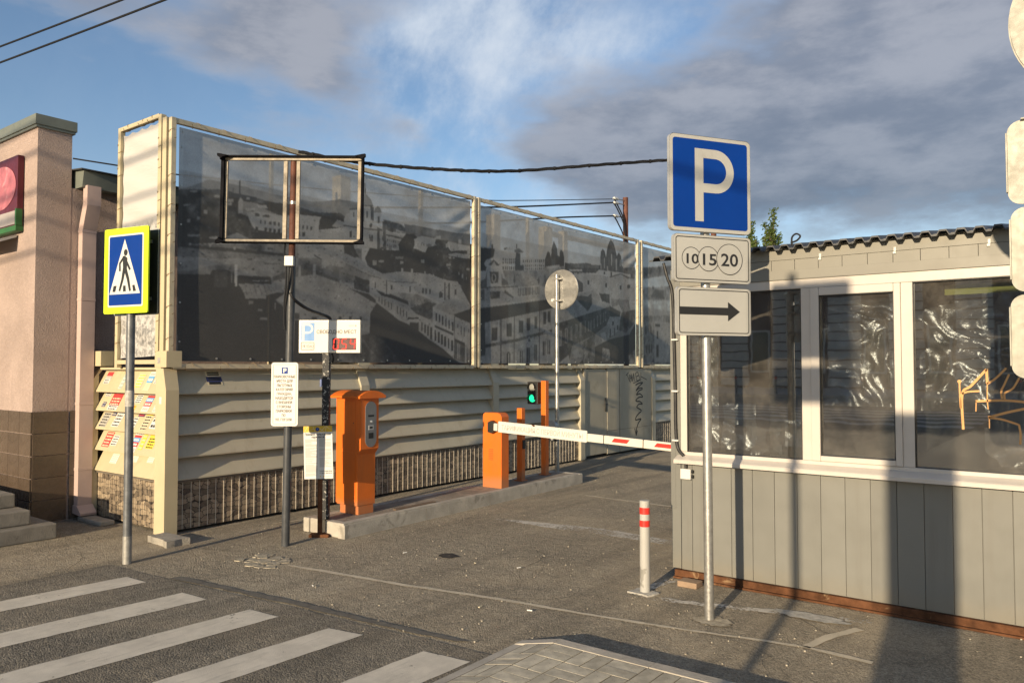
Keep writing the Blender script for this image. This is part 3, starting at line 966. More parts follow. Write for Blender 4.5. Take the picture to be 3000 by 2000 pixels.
# a loose cable cover lying on the island
tag(MB().box(-6.17, -6.12, 5.98, 6.62, 0.150, 0.163, 0.004).build('cable_cover', M('brown_cover', (0.16, 0.11, 0.075), 0.7, var=0.2)), 'narrow brown cable cover lying on the island behind the orange ticket machine', 'cable cover')
MURAL = [
(84,1,[423,353,440,360,458,370,479,370,505,370,535,369,556,369,594,369,612,372,636,379,673,380,673,361,423,322]),
(52,4,[423,353,471,362,496,361,513,361,533,359,552,360,573,360,598,357,636,361,636,351,552,344,531,349,519,354,499,354,494,352,494,340,506,338,511,329,515,325,527,324,553,326,553,318,424,296]),
(92,0,[453,337,457,337,457,333,453,333]),(92,0,[445,328,449,329,449,326,445,325]),(92,0,[434,324,438,325,438,321,434,321]),
(92,0,[435,308,449,310,449,308,435,306]),(92,0,[460,309,470,311,470,308,460,307]),(92,0,[465,355,471,356,472,353,465,352]),
(92,0,[479,353,488,354,488,351,479,349]),(92,0,[504,359,508,359,508,357,504,356]),(92,0,[437,355,445,356,445,354,437,353]),
(92,0,[430,339,437,340,437,339,430,337]),(92,0,[481,349,486,350,486,347,481,346]),(52,0,[495,375,496,376,497,359,495,359]),
(52,0,[487,366,488,367,488,361,487,361]),(100,0,[494,353,497,358,500,354,500,341,494,339]),(85,0,[500,351,510,355,517,351,501,347]),
(105,0,[517,353,530,354,532,351,519,350]),(102,0,[503,346,513,349,519,348,505,343]),
(103,1,[504,342,521,346,546,346,553,345,573,351,584,351,608,353,607,349,599,346,597,327,582,324,574,324,553,326,534,323,527,324,516,325,514,333,508,336]),
(58,0,[515,343,521,343,521,340,515,340]),(58,0,[525,342,534,344,534,341,525,340]),(56,0,[522,336,524,336,524,333,522,332]),
(56,0,[528,336,530,337,530,333,528,332]),(56,0,[534,336,537,337,537,333,534,333]),(56,0,[540,337,543,337,543,333,540,333]),
(56,0,[546,337,548,337,548,333,546,333]),(56,0,[574,338,576,339,576,334,574,334]),(56,0,[580,338,582,339,582,335,580,334]),
(56,0,[586,338,588,339,588,335,586,334]),(56,0,[592,338,594,339,594,335,592,334]),(48,0,[516,328,519,328,519,324,516,324]),
(48,0,[528,329,531,329,531,325,528,324]),(48,0,[534,329,537,329,537,325,534,324]),(48,0,[540,329,543,329,543,325,540,324]),
(48,0,[546,329,549,330,549,325,546,324]),(48,0,[574,330,576,330,577,325,574,325]),(48,0,[580,330,584,331,584,326,580,325]),
(50,0,[515,324,553,325,553,318,511,312]),(50,4,[606,350,636,358,636,343,604,336]),(98,1,[604,335,616,339,636,338,673,337,673,333,604,326]),
(88,1,[478,311,493,318,509,313,478,308]),(74,2,[424,297,516,308,536,313,673,331,674,278,424,256]),
(54,0,[424,298,438,298,487,300,557,302,557,299,487,296,424,294]),(98,0,[437,300,439,300,439,297,437,297]),(98,0,[460,301,462,301,462,298,460,298]),
(98,0,[489,302,491,302,491,299,489,299]),(86,2,[424,278,462,286,474,287,557,299,574,299,574,282,536,272,494,270,491,283,460,278,437,270,424,269]),
(94,0,[424,284,462,287,460,285,424,278]),(86,0,[529,307,534,312,541,309,541,303,529,302]),(60,0,[532,306,540,307,540,305,532,304]),
(60,0,[531,288,549,290,549,289,531,287]),(60,0,[512,280,515,281,515,279,512,278]),(60,0,[506,291,513,292,513,290,506,289]),
(66,3,[499,302,512,309,522,309,526,302,502,300]),(92,1,[574,315,619,322,636,320,637,305,574,299]),
(64,2,[570,281,576,289,588,295,596,293,600,283,574,277]),(94,0,[576,289,578,289,578,280,576,280]),(94,0,[597,293,599,293,599,283,597,283]),
(72,2,[600,293,637,294,637,281,601,283]),(46,0,[597,306,610,301,610,300,598,304]),(66,4,[711,364,724,364,743,363,752,359,753,352,724,350,715,352]),
(70,2,[750,364,768,365,798,365,830,366,856,366,896,370,896,351,814,351,780,350,753,351]),(55,3,[610,358,638,362,646,358,644,351,633,353,610,354]),
(48,4,[610,353,633,353,641,343,624,343,610,338]),(92,0,[633,353,643,350,643,343,624,343]),(98,1,[610,338,634,338,644,335,644,330,610,325]),
(106,1,[644,356,647,362,653,364,653,370,667,373,667,354,673,353,684,358,690,361,697,358,700,351,700,325,661,320,660,328,644,330]),
(106,0,[673,377,694,380,694,356,690,361,684,359,676,353,673,363]),(62,0,[688,379,694,378,694,360,689,361]),(58,0,[681,371,684,371,684,363,681,362]),
(58,0,[659,366,661,367,661,360,659,360]),(46,0,[689,371,691,372,691,364,689,363]),(84,1,[672,376,672,384,674,390,679,394,684,391,690,386,693,380]),
(66,0,[678,399,680,400,680,394,678,393]),(82,0,[678,407,679,407,679,399,678,399]),(78,0,[694,371,696,377,701,381,706,378,708,373]),
(106,0,[696,370,707,372,707,353,697,358]),(58,0,[701,367,704,368,704,359,701,358]),(62,0,[653,370,667,373,667,371,653,368]),
(62,0,[672,377,693,381,693,379,672,376]),(68,0,[673,375,678,375,678,357,673,356]),
(56,0,[686,353,688,356,689,357,691,356,691,354,690,352,689,351,687,351]),(66,0,[643,348,700,350,700,348,643,346]),
(52,0,[653,341,656,342,656,334,653,333]),(52,0,[686,341,688,341,689,333,687,333]),(52,0,[690,341,692,341,692,333,690,333]),
(58,2,[700,353,709,351,711,325,700,324]),(95,0,[704,349,709,349,710,328,705,327]),(62,2,[709,362,715,361,716,324,711,325]),
(98,1,[715,350,734,348,753,347,753,343,740,336,739,328,716,327]),(55,0,[716,346,747,345,747,343,716,344]),(56,0,[718,340,719,340,719,337,718,337]),
(56,0,[722,340,723,340,723,337,722,337]),(56,0,[726,340,727,340,727,337,726,336]),(56,0,[729,340,731,340,731,337,729,336]),
(56,0,[733,340,735,340,735,337,733,336]),(56,0,[737,340,739,340,739,337,737,336]),(56,0,[741,340,743,340,743,337,741,336]),
(56,0,[718,333,719,333,719,330,718,329]),(56,0,[722,333,723,334,723,330,722,330]),(56,0,[726,333,727,334,727,330,726,330]),
(56,0,[729,334,731,334,731,330,730,330]),(56,0,[733,334,735,334,735,330,733,330]),(105,0,[734,355,746,354,755,353,734,351]),
(45,4,[753,351,768,353,776,349,768,335,768,329,740,328,739,336]),
(46,4,[687,324,718,325,739,327,770,333,791,330,799,343,814,351,839,353,837,346,844,339,896,345,896,297,805,302,748,300,708,294,684,301,679,310]),
(106,1,[769,346,782,352,814,353,811,345,816,343,796,338,789,330,770,333]),(55,0,[783,342,784,342,784,339,783,339]),
(55,0,[787,342,789,343,789,339,788,339]),(55,0,[794,342,796,342,796,339,794,339]),(55,0,[798,343,800,343,800,339,798,339]),
(55,0,[802,343,804,343,804,340,802,339]),(98,0,[840,352,862,351,862,341,846,338]),(96,0,[839,333,856,337,892,338,890,331,844,331]),
(98,0,[834,348,840,349,840,343,834,342]),(98,0,[814,356,824,358,824,353,814,352]),(98,0,[862,357,869,358,869,352,862,351]),
(98,0,[883,346,890,347,890,339,883,338]),(92,1,[610,321,642,323,661,312,684,302,659,293,622,296,610,290]),
(52,4,[643,324,658,326,663,317,669,310,661,309,644,313]),(86,0,[782,319,789,320,789,315,782,314]),(86,0,[841,330,846,330,846,321,841,321]),
(86,0,[850,330,854,330,854,318,850,317]),(86,0,[836,319,846,320,846,317,836,316]),(74,0,[702,310,711,311,711,307,702,306]),
(74,0,[733,318,748,320,748,316,733,315]),(74,0,[720,331,726,332,726,326,720,325]),
(42,2,[424,266,461,269,464,274,482,276,494,271,536,273,538,265,495,262,503,252,504,246,531,248,530,253,546,256,558,257,549,251,545,246,558,239,574,226,637,229,638,174,426,173]),
(56,0,[467,274,482,276,482,257,466,256]),(120,0,[490,283,494,283,494,259,491,259]),(70,0,[486,275,488,275,488,262,486,262]),
(84,1,[496,262,536,264,546,256,529,251,504,249]),(86,0,[504,249,531,250,530,248,504,247]),(60,0,[502,262,502,262,507,251,506,251]),
(60,0,[508,262,508,262,513,251,512,251]),(60,0,[514,263,515,263,519,252,518,252]),(60,0,[520,263,521,263,526,252,525,252]),
(60,0,[527,263,528,263,532,253,531,253]),(60,0,[533,263,534,263,538,253,538,253]),(88,0,[513,267,535,269,535,268,513,266]),
(76,0,[508,244,514,244,514,241,508,240]),(76,0,[520,236,526,236,526,233,520,233]),(76,0,[523,226,533,226,533,224,523,224]),
(76,0,[542,244,544,244,544,235,542,235]),(86,1,[538,272,569,284,600,285,637,276,637,229,568,225,568,239,554,245,543,247,552,253,558,258,544,259]),
(64,2,[539,273,568,286,590,295,604,286,637,279,637,275,600,282,574,277,540,269]),(92,0,[575,290,578,290,578,277,575,277]),
(92,0,[596,294,600,294,600,281,596,280]),(54,0,[570,234,577,234,577,227,570,226]),(54,0,[595,231,603,231,603,228,595,227]),
(46,4,[683,309,896,333,896,257,861,295,830,296,801,301,742,299,710,293,685,300]),
(86,1,[637,278,652,271,668,263,672,262,686,258,690,256,694,248,689,240,689,214,667,219,638,217]),(50,0,[671,235,674,235,675,220,671,220]),
(50,0,[653,234,657,234,657,231,653,230]),(50,0,[637,233,641,233,641,230,637,230]),
(88,1,[637,297,662,306,685,299,707,292,718,285,698,289,687,288,648,299]),(60,0,[647,300,687,289,718,286,718,285,686,288,647,298]),
(78,1,[648,299,687,288,687,264,675,265,671,279,660,286,637,289]),(48,0,[661,286,675,283,687,282,687,277,675,277,663,280]),
(52,4,[660,280,687,276,687,266,661,269]),(42,0,[652,269,687,264,698,258,698,253,690,256,668,264]),
(92,1,[695,289,710,293,742,299,801,301,830,295,858,295,870,289,861,285,842,284,833,290,774,286,719,284]),
(102,0,[719,283,774,285,774,271,737,271,719,265]),(62,0,[719,284,775,287,775,286,719,283]),(96,1,[687,288,719,283,719,263,698,266,687,265]),
(56,0,[724,279,728,279,728,273,725,273]),(56,0,[760,280,763,281,763,273,760,272]),(56,0,[696,281,698,281,698,273,696,272]),
(56,0,[716,285,718,285,718,265,716,265]),(100,1,[774,286,805,290,833,290,835,266,818,259,805,264,774,271]),(62,0,[785,280,789,280,789,273,785,272]),
(62,0,[791,280,795,280,795,273,791,272]),(62,0,[799,280,803,280,803,273,799,273]),(55,0,[821,277,828,277,828,270,821,269]),
(55,0,[822,278,826,278,826,277,822,277]),(98,0,[844,283,862,285,862,270,844,268]),(56,0,[854,283,858,284,858,276,854,276]),
(56,0,[840,291,844,292,844,268,840,268]),(56,0,[832,292,834,292,834,266,832,266]),(76,3,[774,271,805,264,801,261,762,252,737,270]),
(88,1,[696,265,718,262,732,259,759,253,773,246,801,237,807,234,807,209,800,209,782,219,760,228,741,233,731,237,718,246,699,255]),
(54,0,[703,262,705,262,705,255,703,255]),(54,0,[708,260,710,260,710,253,708,253]),(54,0,[713,259,715,259,715,251,713,251]),
(54,0,[720,256,722,256,722,249,720,249]),(54,0,[725,255,727,255,727,247,725,247]),(54,0,[736,252,738,252,738,243,736,243]),
(54,0,[742,250,744,250,744,241,742,241]),(54,0,[748,248,750,248,750,239,748,239]),(54,0,[754,246,756,246,756,237,754,237]),
(52,0,[784,232,787,232,787,220,784,220]),(52,0,[790,230,793,230,793,218,790,218]),(52,0,[796,228,799,228,799,214,796,214]),
(52,0,[802,226,806,226,806,209,802,209]),(98,0,[731,271,732,271,733,235,731,235]),
(46,0,[698,271,713,268,713,266,725,267,757,260,759,255,725,262,708,264]),(58,2,[762,251,801,262,815,260,807,255,807,241,801,237,773,244]),
(97,0,[755,238,780,240,782,235,780,232,757,234]),(46,0,[757,238,779,239,779,237,757,235]),(46,0,[761,231,779,232,779,215,761,215]),
(92,0,[759,232,761,232,761,216,759,215]),(86,1,[807,255,859,264,883,259,891,258,852,248,845,246,815,252]),(44,1,[852,247,894,258,894,235,855,244]),
(99,1,[807,255,855,244,853,183,831,196,807,207]),(54,0,[813,247,816,247,816,236,813,236]),(50,0,[811,223,814,223,815,208,811,208]),
(54,0,[820,245,823,245,823,234,820,234]),(50,0,[818,220,822,220,822,205,818,205]),(54,0,[827,243,830,243,830,231,827,231]),
(50,0,[825,217,829,217,829,203,825,202]),(54,0,[834,240,837,241,837,228,834,228]),(50,0,[832,214,836,215,836,200,832,200]),
(54,0,[841,238,844,238,844,226,841,225]),(50,0,[840,212,843,212,843,197,840,197]),(54,0,[848,236,852,236,852,223,849,223]),
(50,0,[847,209,851,209,851,194,847,194]),(54,0,[811,230,852,220,852,216,811,227]),(92,1,[855,244,894,235,894,194,878,204,855,212]),
(55,0,[861,233,862,234,862,228,861,228]),(55,0,[868,231,870,231,870,218,868,218]),(55,0,[875,229,877,229,877,215,875,215]),
(55,0,[885,227,887,227,887,222,885,222]),(55,0,[853,244,855,244,855,185,854,185]),(44,0,[855,212,878,206,878,201,855,208]),
(56,2,[855,208,882,200,885,176,853,183]),(92,0,[861,206,863,206,863,183,861,183]),(92,0,[865,204,867,204,867,182,865,182]),
(92,0,[878,201,882,201,882,177,878,177]),
(40,2,[689,240,700,254,718,245,741,233,757,229,782,219,800,209,831,196,853,183,869,175,721,174,693,190,688,214]),
(54,2,[668,210,690,214,713,205,747,176,713,177,691,189,680,199,670,205]),(60,3,[638,217,667,219,686,197,708,179,711,174,638,174]),
(96,0,[744,304,748,304,748,299,744,299]),(96,0,[763,305,767,305,767,300,763,300]),(96,0,[789,304,792,304,792,300,790,300]),
(96,0,[865,270,869,270,869,263,865,262]),(96,0,[881,266,885,266,885,258,881,258]),(96,0,[807,301,810,302,810,299,807,298]),
(86,0,[836,319,845,320,845,317,836,316]),(86,0,[839,314,844,315,844,312,839,312]),(86,0,[862,310,865,310,865,306,862,306]),
(86,0,[870,307,873,308,873,301,870,301]),(86,0,[880,304,882,304,882,300,880,300]),(86,0,[881,317,889,318,889,314,881,314]),
(86,0,[782,319,789,320,789,315,782,315]),(86,0,[742,313,748,313,748,310,742,309]),(86,0,[692,309,699,309,699,303,692,302]),
(86,0,[702,310,712,311,712,308,702,307]),(50,1,[910,351,949,354,949,342,934,334,926,317,910,316]),
(108,0,[946,341,949,351,967,353,1004,350,1004,325,969,323,946,338]),(58,0,[969,341,972,341,972,338,969,338]),(58,0,[969,336,972,336,972,333,969,333]),
(58,0,[969,328,972,328,972,324,969,323]),(58,0,[975,341,977,342,977,338,975,338]),(58,0,[975,337,977,337,977,334,975,333]),
(58,0,[975,329,977,329,977,324,975,324]),(58,0,[980,342,982,342,982,339,980,339]),(58,0,[980,337,982,337,982,334,980,334]),
(58,0,[980,329,982,329,982,324,980,324]),(58,0,[985,343,988,343,988,340,985,339]),(58,0,[985,338,988,338,988,335,985,334]),
(58,0,[985,330,988,330,988,325,985,325]),(58,0,[990,343,993,343,993,340,990,340]),(58,0,[990,338,993,339,993,335,990,335]),
(58,0,[990,330,993,330,993,326,990,325]),(58,0,[996,344,998,344,998,341,996,340]),(58,0,[996,339,998,339,998,336,996,336]),
(58,0,[996,331,998,331,998,326,996,326]),(58,0,[1001,344,1004,345,1004,341,1001,341]),(58,0,[1001,340,1004,340,1004,336,1001,336]),
(58,0,[1001,331,1004,332,1004,327,1001,326]),(46,0,[1004,353,1016,354,1016,335,1026,336,1026,324,1001,323]),
(64,0,[999,357,1012,362,1026,357,1004,353]),(50,0,[1005,368,1007,368,1007,361,1005,360]),(50,0,[941,360,945,360,945,354,941,353]),
(50,0,[973,358,988,360,988,357,973,355]),(100,0,[977,358,996,361,996,357,977,354]),
(100,0,[1016,348,1049,351,1087,350,1087,333,1026,326,1026,336,1016,336]),(60,0,[1023,344,1026,345,1026,340,1023,340]),
(60,0,[1023,336,1026,336,1026,334,1023,333]),(60,0,[1023,331,1026,331,1026,328,1023,328]),(60,0,[1029,345,1031,345,1031,341,1029,341]),
(60,0,[1029,337,1031,337,1031,334,1029,334]),(60,0,[1029,332,1031,332,1031,329,1029,329]),(60,0,[1034,346,1037,346,1037,342,1034,341]),
(60,0,[1034,337,1037,338,1037,335,1034,334]),(60,0,[1034,332,1037,332,1037,330,1034,329]),(60,0,[1040,346,1043,346,1043,342,1040,342]),
(60,0,[1040,338,1043,338,1043,335,1040,335]),(60,0,[1040,333,1043,333,1043,330,1040,330]),(60,0,[1046,347,1048,347,1048,343,1046,343]),
(60,0,[1046,338,1048,339,1048,336,1046,336]),(60,0,[1046,333,1048,334,1048,331,1046,330]),(60,0,[1052,347,1054,348,1054,344,1052,343]),
(60,0,[1052,339,1054,339,1054,336,1052,336]),(60,0,[1052,334,1054,334,1054,331,1052,331]),(60,0,[1057,348,1060,348,1060,344,1057,344]),
(60,0,[1057,340,1060,340,1060,337,1057,337]),(60,0,[1057,334,1060,335,1060,332,1057,332]),(60,0,[1063,349,1066,349,1066,345,1063,344]),
(60,0,[1063,340,1066,340,1066,338,1063,337]),(60,0,[1063,335,1066,335,1066,332,1063,332]),(60,0,[1069,349,1072,350,1072,345,1069,345]),
(60,0,[1069,341,1072,341,1072,338,1069,338]),(60,0,[1069,336,1072,336,1072,333,1069,333]),(60,0,[1075,350,1078,350,1078,346,1075,346]),
(60,0,[1075,341,1078,342,1078,339,1075,338]),(60,0,[1075,336,1078,337,1078,334,1075,333]),(60,0,[1081,351,1084,351,1084,347,1081,346]),
(60,0,[1081,342,1084,342,1084,339,1081,339]),(60,0,[1081,337,1084,337,1084,334,1081,334]),
(50,2,[1087,338,1087,352,1093,363,1101,364,1105,358,1107,372,1124,374,1125,363,1132,361,1132,369,1143,371,1146,362,1146,346]),
(60,0,[1107,372,1114,386,1124,374]),(56,0,[1132,369,1136,374,1143,371]),(56,0,[1092,363,1097,367,1102,364]),
(82,2,[969,322,1078,332,1090,340,1146,346,1206,352,1206,316,1078,305,1009,299,985,301,977,308]),(100,0,[1090,340,1130,347,1133,342,1093,336]),
(112,0,[922,328,929,335,946,340,964,337,969,326,964,324,926,324]),(58,0,[933,327,946,337,963,329]),(98,0,[939,326,948,334,955,327]),
(106,0,[929,322,966,326,966,296,929,293]),(58,0,[936,317,959,319,958,302,939,299]),
(102,0,[941,308,943,313,947,315,951,314,953,309,951,304,947,301,943,303]),(46,0,[943,308,944,312,947,314,949,312,951,309,949,305,947,303,944,305]),
(66,0,[966,320,969,310,980,307,985,300,966,298]),(66,0,[929,316,925,305,910,299,910,291,929,293]),
(96,1,[910,291,1009,301,1009,285,977,279,964,270,910,268]),(60,3,[936,286,963,289,962,278,939,275]),(58,0,[975,292,998,282,996,280,973,287]),
(68,0,[910,285,924,289,924,271,910,274]),(60,0,[910,291,1009,301,1009,299,910,289]),(62,0,[1009,298,1069,305,1069,292,1009,285]),
(104,0,[1012,299,1014,299,1014,286,1012,286]),(104,0,[1017,299,1019,300,1019,286,1017,286]),(104,0,[1022,300,1024,300,1024,287,1022,287]),
(104,0,[1026,300,1028,301,1028,288,1026,288]),(104,0,[1031,301,1033,301,1033,288,1031,288]),(104,0,[1036,302,1038,302,1038,289,1036,289]),
(104,0,[1041,302,1043,302,1043,289,1041,289]),(104,0,[1045,303,1048,303,1048,290,1045,290]),(104,0,[1050,303,1053,304,1053,290,1050,290]),
(104,0,[1055,304,1058,304,1058,291,1055,291]),(104,0,[1060,304,1062,305,1062,292,1060,292]),(104,0,[1065,305,1067,305,1067,292,1065,292]),
(104,0,[1009,299,1072,307,1072,305,1009,297]),(60,0,[996,308,1000,320,1003,309,1000,302]),(60,0,[1064,312,1068,324,1070,313,1068,308]),
(102,0,[910,268,964,270,1020,277,1075,286,1075,283,1020,274,929,262,910,261]),
(47,1,[910,259,1020,274,1090,284,1117,270,1072,264,1004,252,924,238,910,238]),
(94,2,[924,238,1004,252,1072,264,1114,272,1114,174,910,174,910,186,927,189]),(56,0,[910,238,925,238,926,189,910,186]),
(56,0,[941,231,955,232,955,212,941,211]),(56,0,[980,239,993,240,993,219,980,219]),(56,0,[1012,246,1024,246,1024,227,1012,226]),
(56,0,[1034,250,1044,251,1044,231,1034,230]),(56,0,[1056,254,1064,255,1064,235,1056,234]),(56,0,[1081,263,1090,263,1090,243,1081,242]),
(56,0,[1094,265,1103,266,1103,247,1094,246]),(108,0,[936,241,939,241,939,211,937,211]),(108,0,[957,243,960,243,960,213,957,213]),
(108,0,[976,246,978,246,978,219,976,218]),(108,0,[995,248,997,248,997,221,995,221]),(58,0,[963,245,966,245,966,176,963,176]),
(58,0,[998,250,1001,250,1001,176,998,176]),(58,0,[1069,264,1071,264,1071,176,1069,176]),(62,3,[926,205,1004,216,1108,235,1108,230,1004,211,926,200]),
(54,0,[980,192,990,192,990,176,980,176]),(54,0,[982,195,988,195,988,192,982,192]),(54,0,[1015,197,1023,197,1023,177,1015,177]),
(54,0,[1034,202,1043,202,1043,178,1034,177]),(54,0,[1056,208,1063,208,1063,181,1056,181]),(54,0,[1080,213,1088,213,1088,190,1080,190]),
(54,0,[1094,217,1102,217,1102,193,1094,193]),(104,0,[984,193,986,193,986,176,984,176]),(104,0,[1018,197,1020,197,1020,177,1018,177]),
(104,0,[1038,202,1039,202,1039,177,1038,177]),(104,0,[1059,208,1060,208,1060,181,1059,181]),(104,0,[1084,213,1085,213,1085,190,1084,190]),
(104,0,[1097,217,1099,217,1098,193,1097,193]),(108,0,[1031,210,1041,221,1048,212]),(104,0,[1081,227,1093,234,1108,229]),
(60,0,[1036,212,1041,218,1046,213]),(54,3,[1148,352,1272,360,1272,346,1210,340,1148,337]),(64,2,[1175,353,1219,359,1265,358,1265,354,1175,346]),
(70,3,[1357,363,1419,371,1418,345,1357,343]),
(58,2,[1272,351,1272,377,1274,386,1281,392,1289,388,1293,376,1296,387,1300,400,1312,414,1325,405,1330,395,1335,384,1343,392,1352,386,1354,368,1361,365,1357,354,1299,352]),
(94,0,[1312,385,1317,386,1316,364,1312,364]),(94,0,[1330,378,1335,379,1335,356,1330,355]),(94,0,[1285,375,1288,376,1288,356,1285,356]),
(94,0,[1347,378,1351,379,1351,366,1347,366]),(94,0,[1272,363,1275,364,1275,353,1272,353]),(94,0,[1297,361,1300,361,1300,352,1297,352]),
(98,1,[1169,336,1210,340,1310,342,1350,351,1376,345,1418,347,1418,302,1310,298,1306,310,1265,307,1238,312,1209,306,1209,323,1172,326]),
(106,0,[1252,343,1265,351,1391,354,1391,346,1350,350,1324,344]),(60,0,[1306,342,1350,352,1391,347,1391,345,1350,350,1310,340]),
(106,0,[1163,342,1206,346,1206,343,1163,339]),(55,0,[1174,340,1178,340,1178,335,1174,335]),(55,0,[1188,341,1194,342,1194,337,1188,336]),
(48,0,[1224,328,1231,328,1231,320,1224,320]),(48,0,[1290,328,1296,329,1296,321,1289,320]),(48,0,[1345,328,1353,329,1353,321,1345,320]),
(48,0,[1378,332,1390,333,1390,326,1377,325]),(48,0,[1284,349,1289,349,1289,345,1284,344]),(48,0,[1310,351,1316,352,1316,344,1310,343]),
(56,0,[1172,326,1184,329,1208,321,1208,306,1175,302]),(88,1,[1172,298,1225,308,1245,312,1272,301,1258,288,1209,284]),
(54,2,[1174,297,1225,299,1238,305,1241,286,1225,272,1203,282]),(54,2,[1265,307,1306,309,1306,291,1285,293,1285,284]),
(102,0,[1256,289,1285,294,1285,286,1256,280]),(90,0,[1151,276,1172,297,1203,281,1166,270]),(94,0,[1163,270,1206,279,1206,262,1166,254]),
(78,2,[1310,300,1383,303,1390,283,1356,278,1342,291,1316,284]),(48,2,[1305,223,1386,235,1417,264,1418,176,1193,176,1251,208]),
(60,4,[1353,277,1414,286,1415,262,1371,238,1341,242]),
(56,2,[1122,245,1209,266,1306,287,1342,277,1306,259,1292,249,1251,231,1172,208,1162,179,1122,175]),(94,0,[1122,249,1306,289,1306,285,1122,245]),
(94,0,[1129,233,1137,233,1137,207,1129,207]),(46,0,[1131,232,1134,232,1134,209,1131,209]),(94,0,[1148,238,1156,239,1156,213,1148,212]),
(46,0,[1150,237,1154,237,1154,214,1150,214]),(94,0,[1167,242,1173,243,1173,218,1167,218]),(46,0,[1169,241,1172,241,1171,219,1169,219]),
(94,0,[1182,246,1189,247,1188,222,1182,222]),(46,0,[1184,245,1187,245,1187,223,1184,223]),(94,0,[1198,250,1203,251,1203,227,1198,227]),
(46,0,[1200,249,1202,249,1202,228,1200,228]),(94,0,[1214,254,1218,255,1218,233,1214,233]),(46,0,[1215,253,1217,253,1217,234,1215,234]),
(94,0,[1225,253,1230,254,1230,235,1225,235]),(46,0,[1226,252,1228,252,1228,236,1226,236]),(94,0,[1235,257,1239,257,1238,235,1234,235]),
(46,0,[1236,256,1237,256,1237,237,1236,236]),(94,0,[1246,259,1250,260,1250,242,1246,242]),(46,0,[1247,258,1249,258,1249,244,1247,244]),
(94,0,[1258,265,1262,265,1262,246,1258,246]),(46,0,[1259,264,1261,264,1260,248,1259,248]),(94,0,[1270,268,1273,268,1273,250,1269,250]),
(46,0,[1271,267,1272,267,1272,252,1270,252]),(94,0,[1280,272,1283,272,1283,254,1280,254]),(46,0,[1281,270,1282,270,1282,256,1281,256]),
(94,0,[1288,274,1292,274,1292,258,1288,258]),(46,0,[1289,272,1291,272,1291,260,1289,259]),(50,0,[1309,286,1349,277,1345,268,1306,266]),
(94,2,[1292,249,1306,266,1349,266,1341,242,1323,233,1298,225]),(52,0,[1306,243,1310,243,1310,227,1305,227]),
(52,0,[1323,245,1327,246,1327,231,1323,231]),(52,0,[1334,251,1340,251,1340,242,1334,242]),(52,0,[1316,258,1322,258,1322,251,1316,250]),
(98,0,[1271,233,1288,237,1295,221,1278,217]),(64,4,[1209,216,1251,231,1250,177,1209,177]),(90,0,[1172,198,1190,204,1206,189,1178,187]),
(90,0,[1130,178,1160,192,1168,175,1127,175]),(70,4,[1278,207,1305,204,1308,185,1277,179]),(72,4,[1382,194,1413,208,1412,178,1382,178]),
(76,4,[1438,371,1586,390,1586,364,1438,346]),(120,1,[1438,348,1586,372,1585,345,1438,331]),(84,4,[1438,331,1585,345,1585,315,1438,307]),
(66,1,[1479,315,1496,332,1540,332,1539,314]),(112,2,[1438,307,1585,311,1584,290,1438,293]),(76,3,[1437,274,1584,282,1582,177,1436,176]),
(96,1,[1495,266,1584,266,1583,181,1494,180]),(50,0,[1497,260,1521,261,1521,256,1497,255]),(50,0,[1453,254,1460,255,1459,237,1453,237]),
(50,0,[1476,255,1482,256,1481,238,1476,238]),(50,0,[1506,246,1512,246,1512,229,1505,229]),(50,0,[1503,217,1514,218,1514,192,1503,192]),
(50,0,[1457,216,1462,216,1462,199,1457,199]),(50,0,[1469,217,1474,217,1474,199,1469,199]),(50,0,[1480,217,1485,217,1485,200,1480,200]),
]

# ------------------------------------------------------------------ shop building on the left
XB, YB = -9.2, 3.55
b = thing('shop_building', 'pink stucco shop with brown tiled plinth, grey parapet coping and square downspout', 'building', (XB, YB, 0))
MB().prism([(-22, YB), (XB, YB), (XB, 3.905), (-22, 3.905)], 'z', 0, 4.35).build('wall', PINK, b)
MB().prism([(-22, 3.905), (XB - 0.002, 3.905), (XB - 0.002, 12), (-22, 12)], 'z', 0, 3.72).build('rear_wall', PINK, b)
cp = MB()
cp.box(-22, XB + 0.035, YB - 0.04, 3.945, 4.352, 4.465, 0.004)
cp.box(-22, XB + 0.022, YB - 0.026, 3.93, 4.325, 4.351)
cp.build('parapet_coping', COPING, b)
gt = MB()
gt.prism([(XB + 0.002, 3.72), (XB + 0.16, 3.72), (XB + 0.20, 3.90), (XB - 0.15, 3.93), (XB - 0.15, 3.72)], 'y', 3.95, 12)
gt.build('eaves_gutter', COPING, b)
MB().prism([(XB + 0.24, 3.902), (XB + 0.24, 3.914), (-14, 4.35), (-14, 4.33)], 'y', 3.907, 12).build('rear_roof', ROOFSH, b)
# plinth tiles
tl = MB().box(-0.146, 0.146, -0.008, 0.008, -0.117, 0.117, 0.002)
first = None
def put_tile(x, y, z, rz, sx=1.0):
    global first
    if first is None:
        first = tl.build('tile', TILE, b, local=True)
        o = first
    else:
        o = first.copy()
        COL.objects.link(o)
        o.parent = b
    o.location = (x - XB, y - YB, z)
    o.rotation_euler = (0, 0, rz)
    o.scale = (sx, 1, 1)
for r in range(5):
    z = 0.137 + r * 0.241
    for c in range(9):
        put_tile(XB - 0.135 - c * 0.298, YB - 0.011, z, 0)
    put_tile(XB + 0.011, YB + 0.178, z, PI / 2, 1.21)
    for c in range(6):
        put_tile(XB + 0.009, 4.08 + c * 0.298, z, PI / 2)
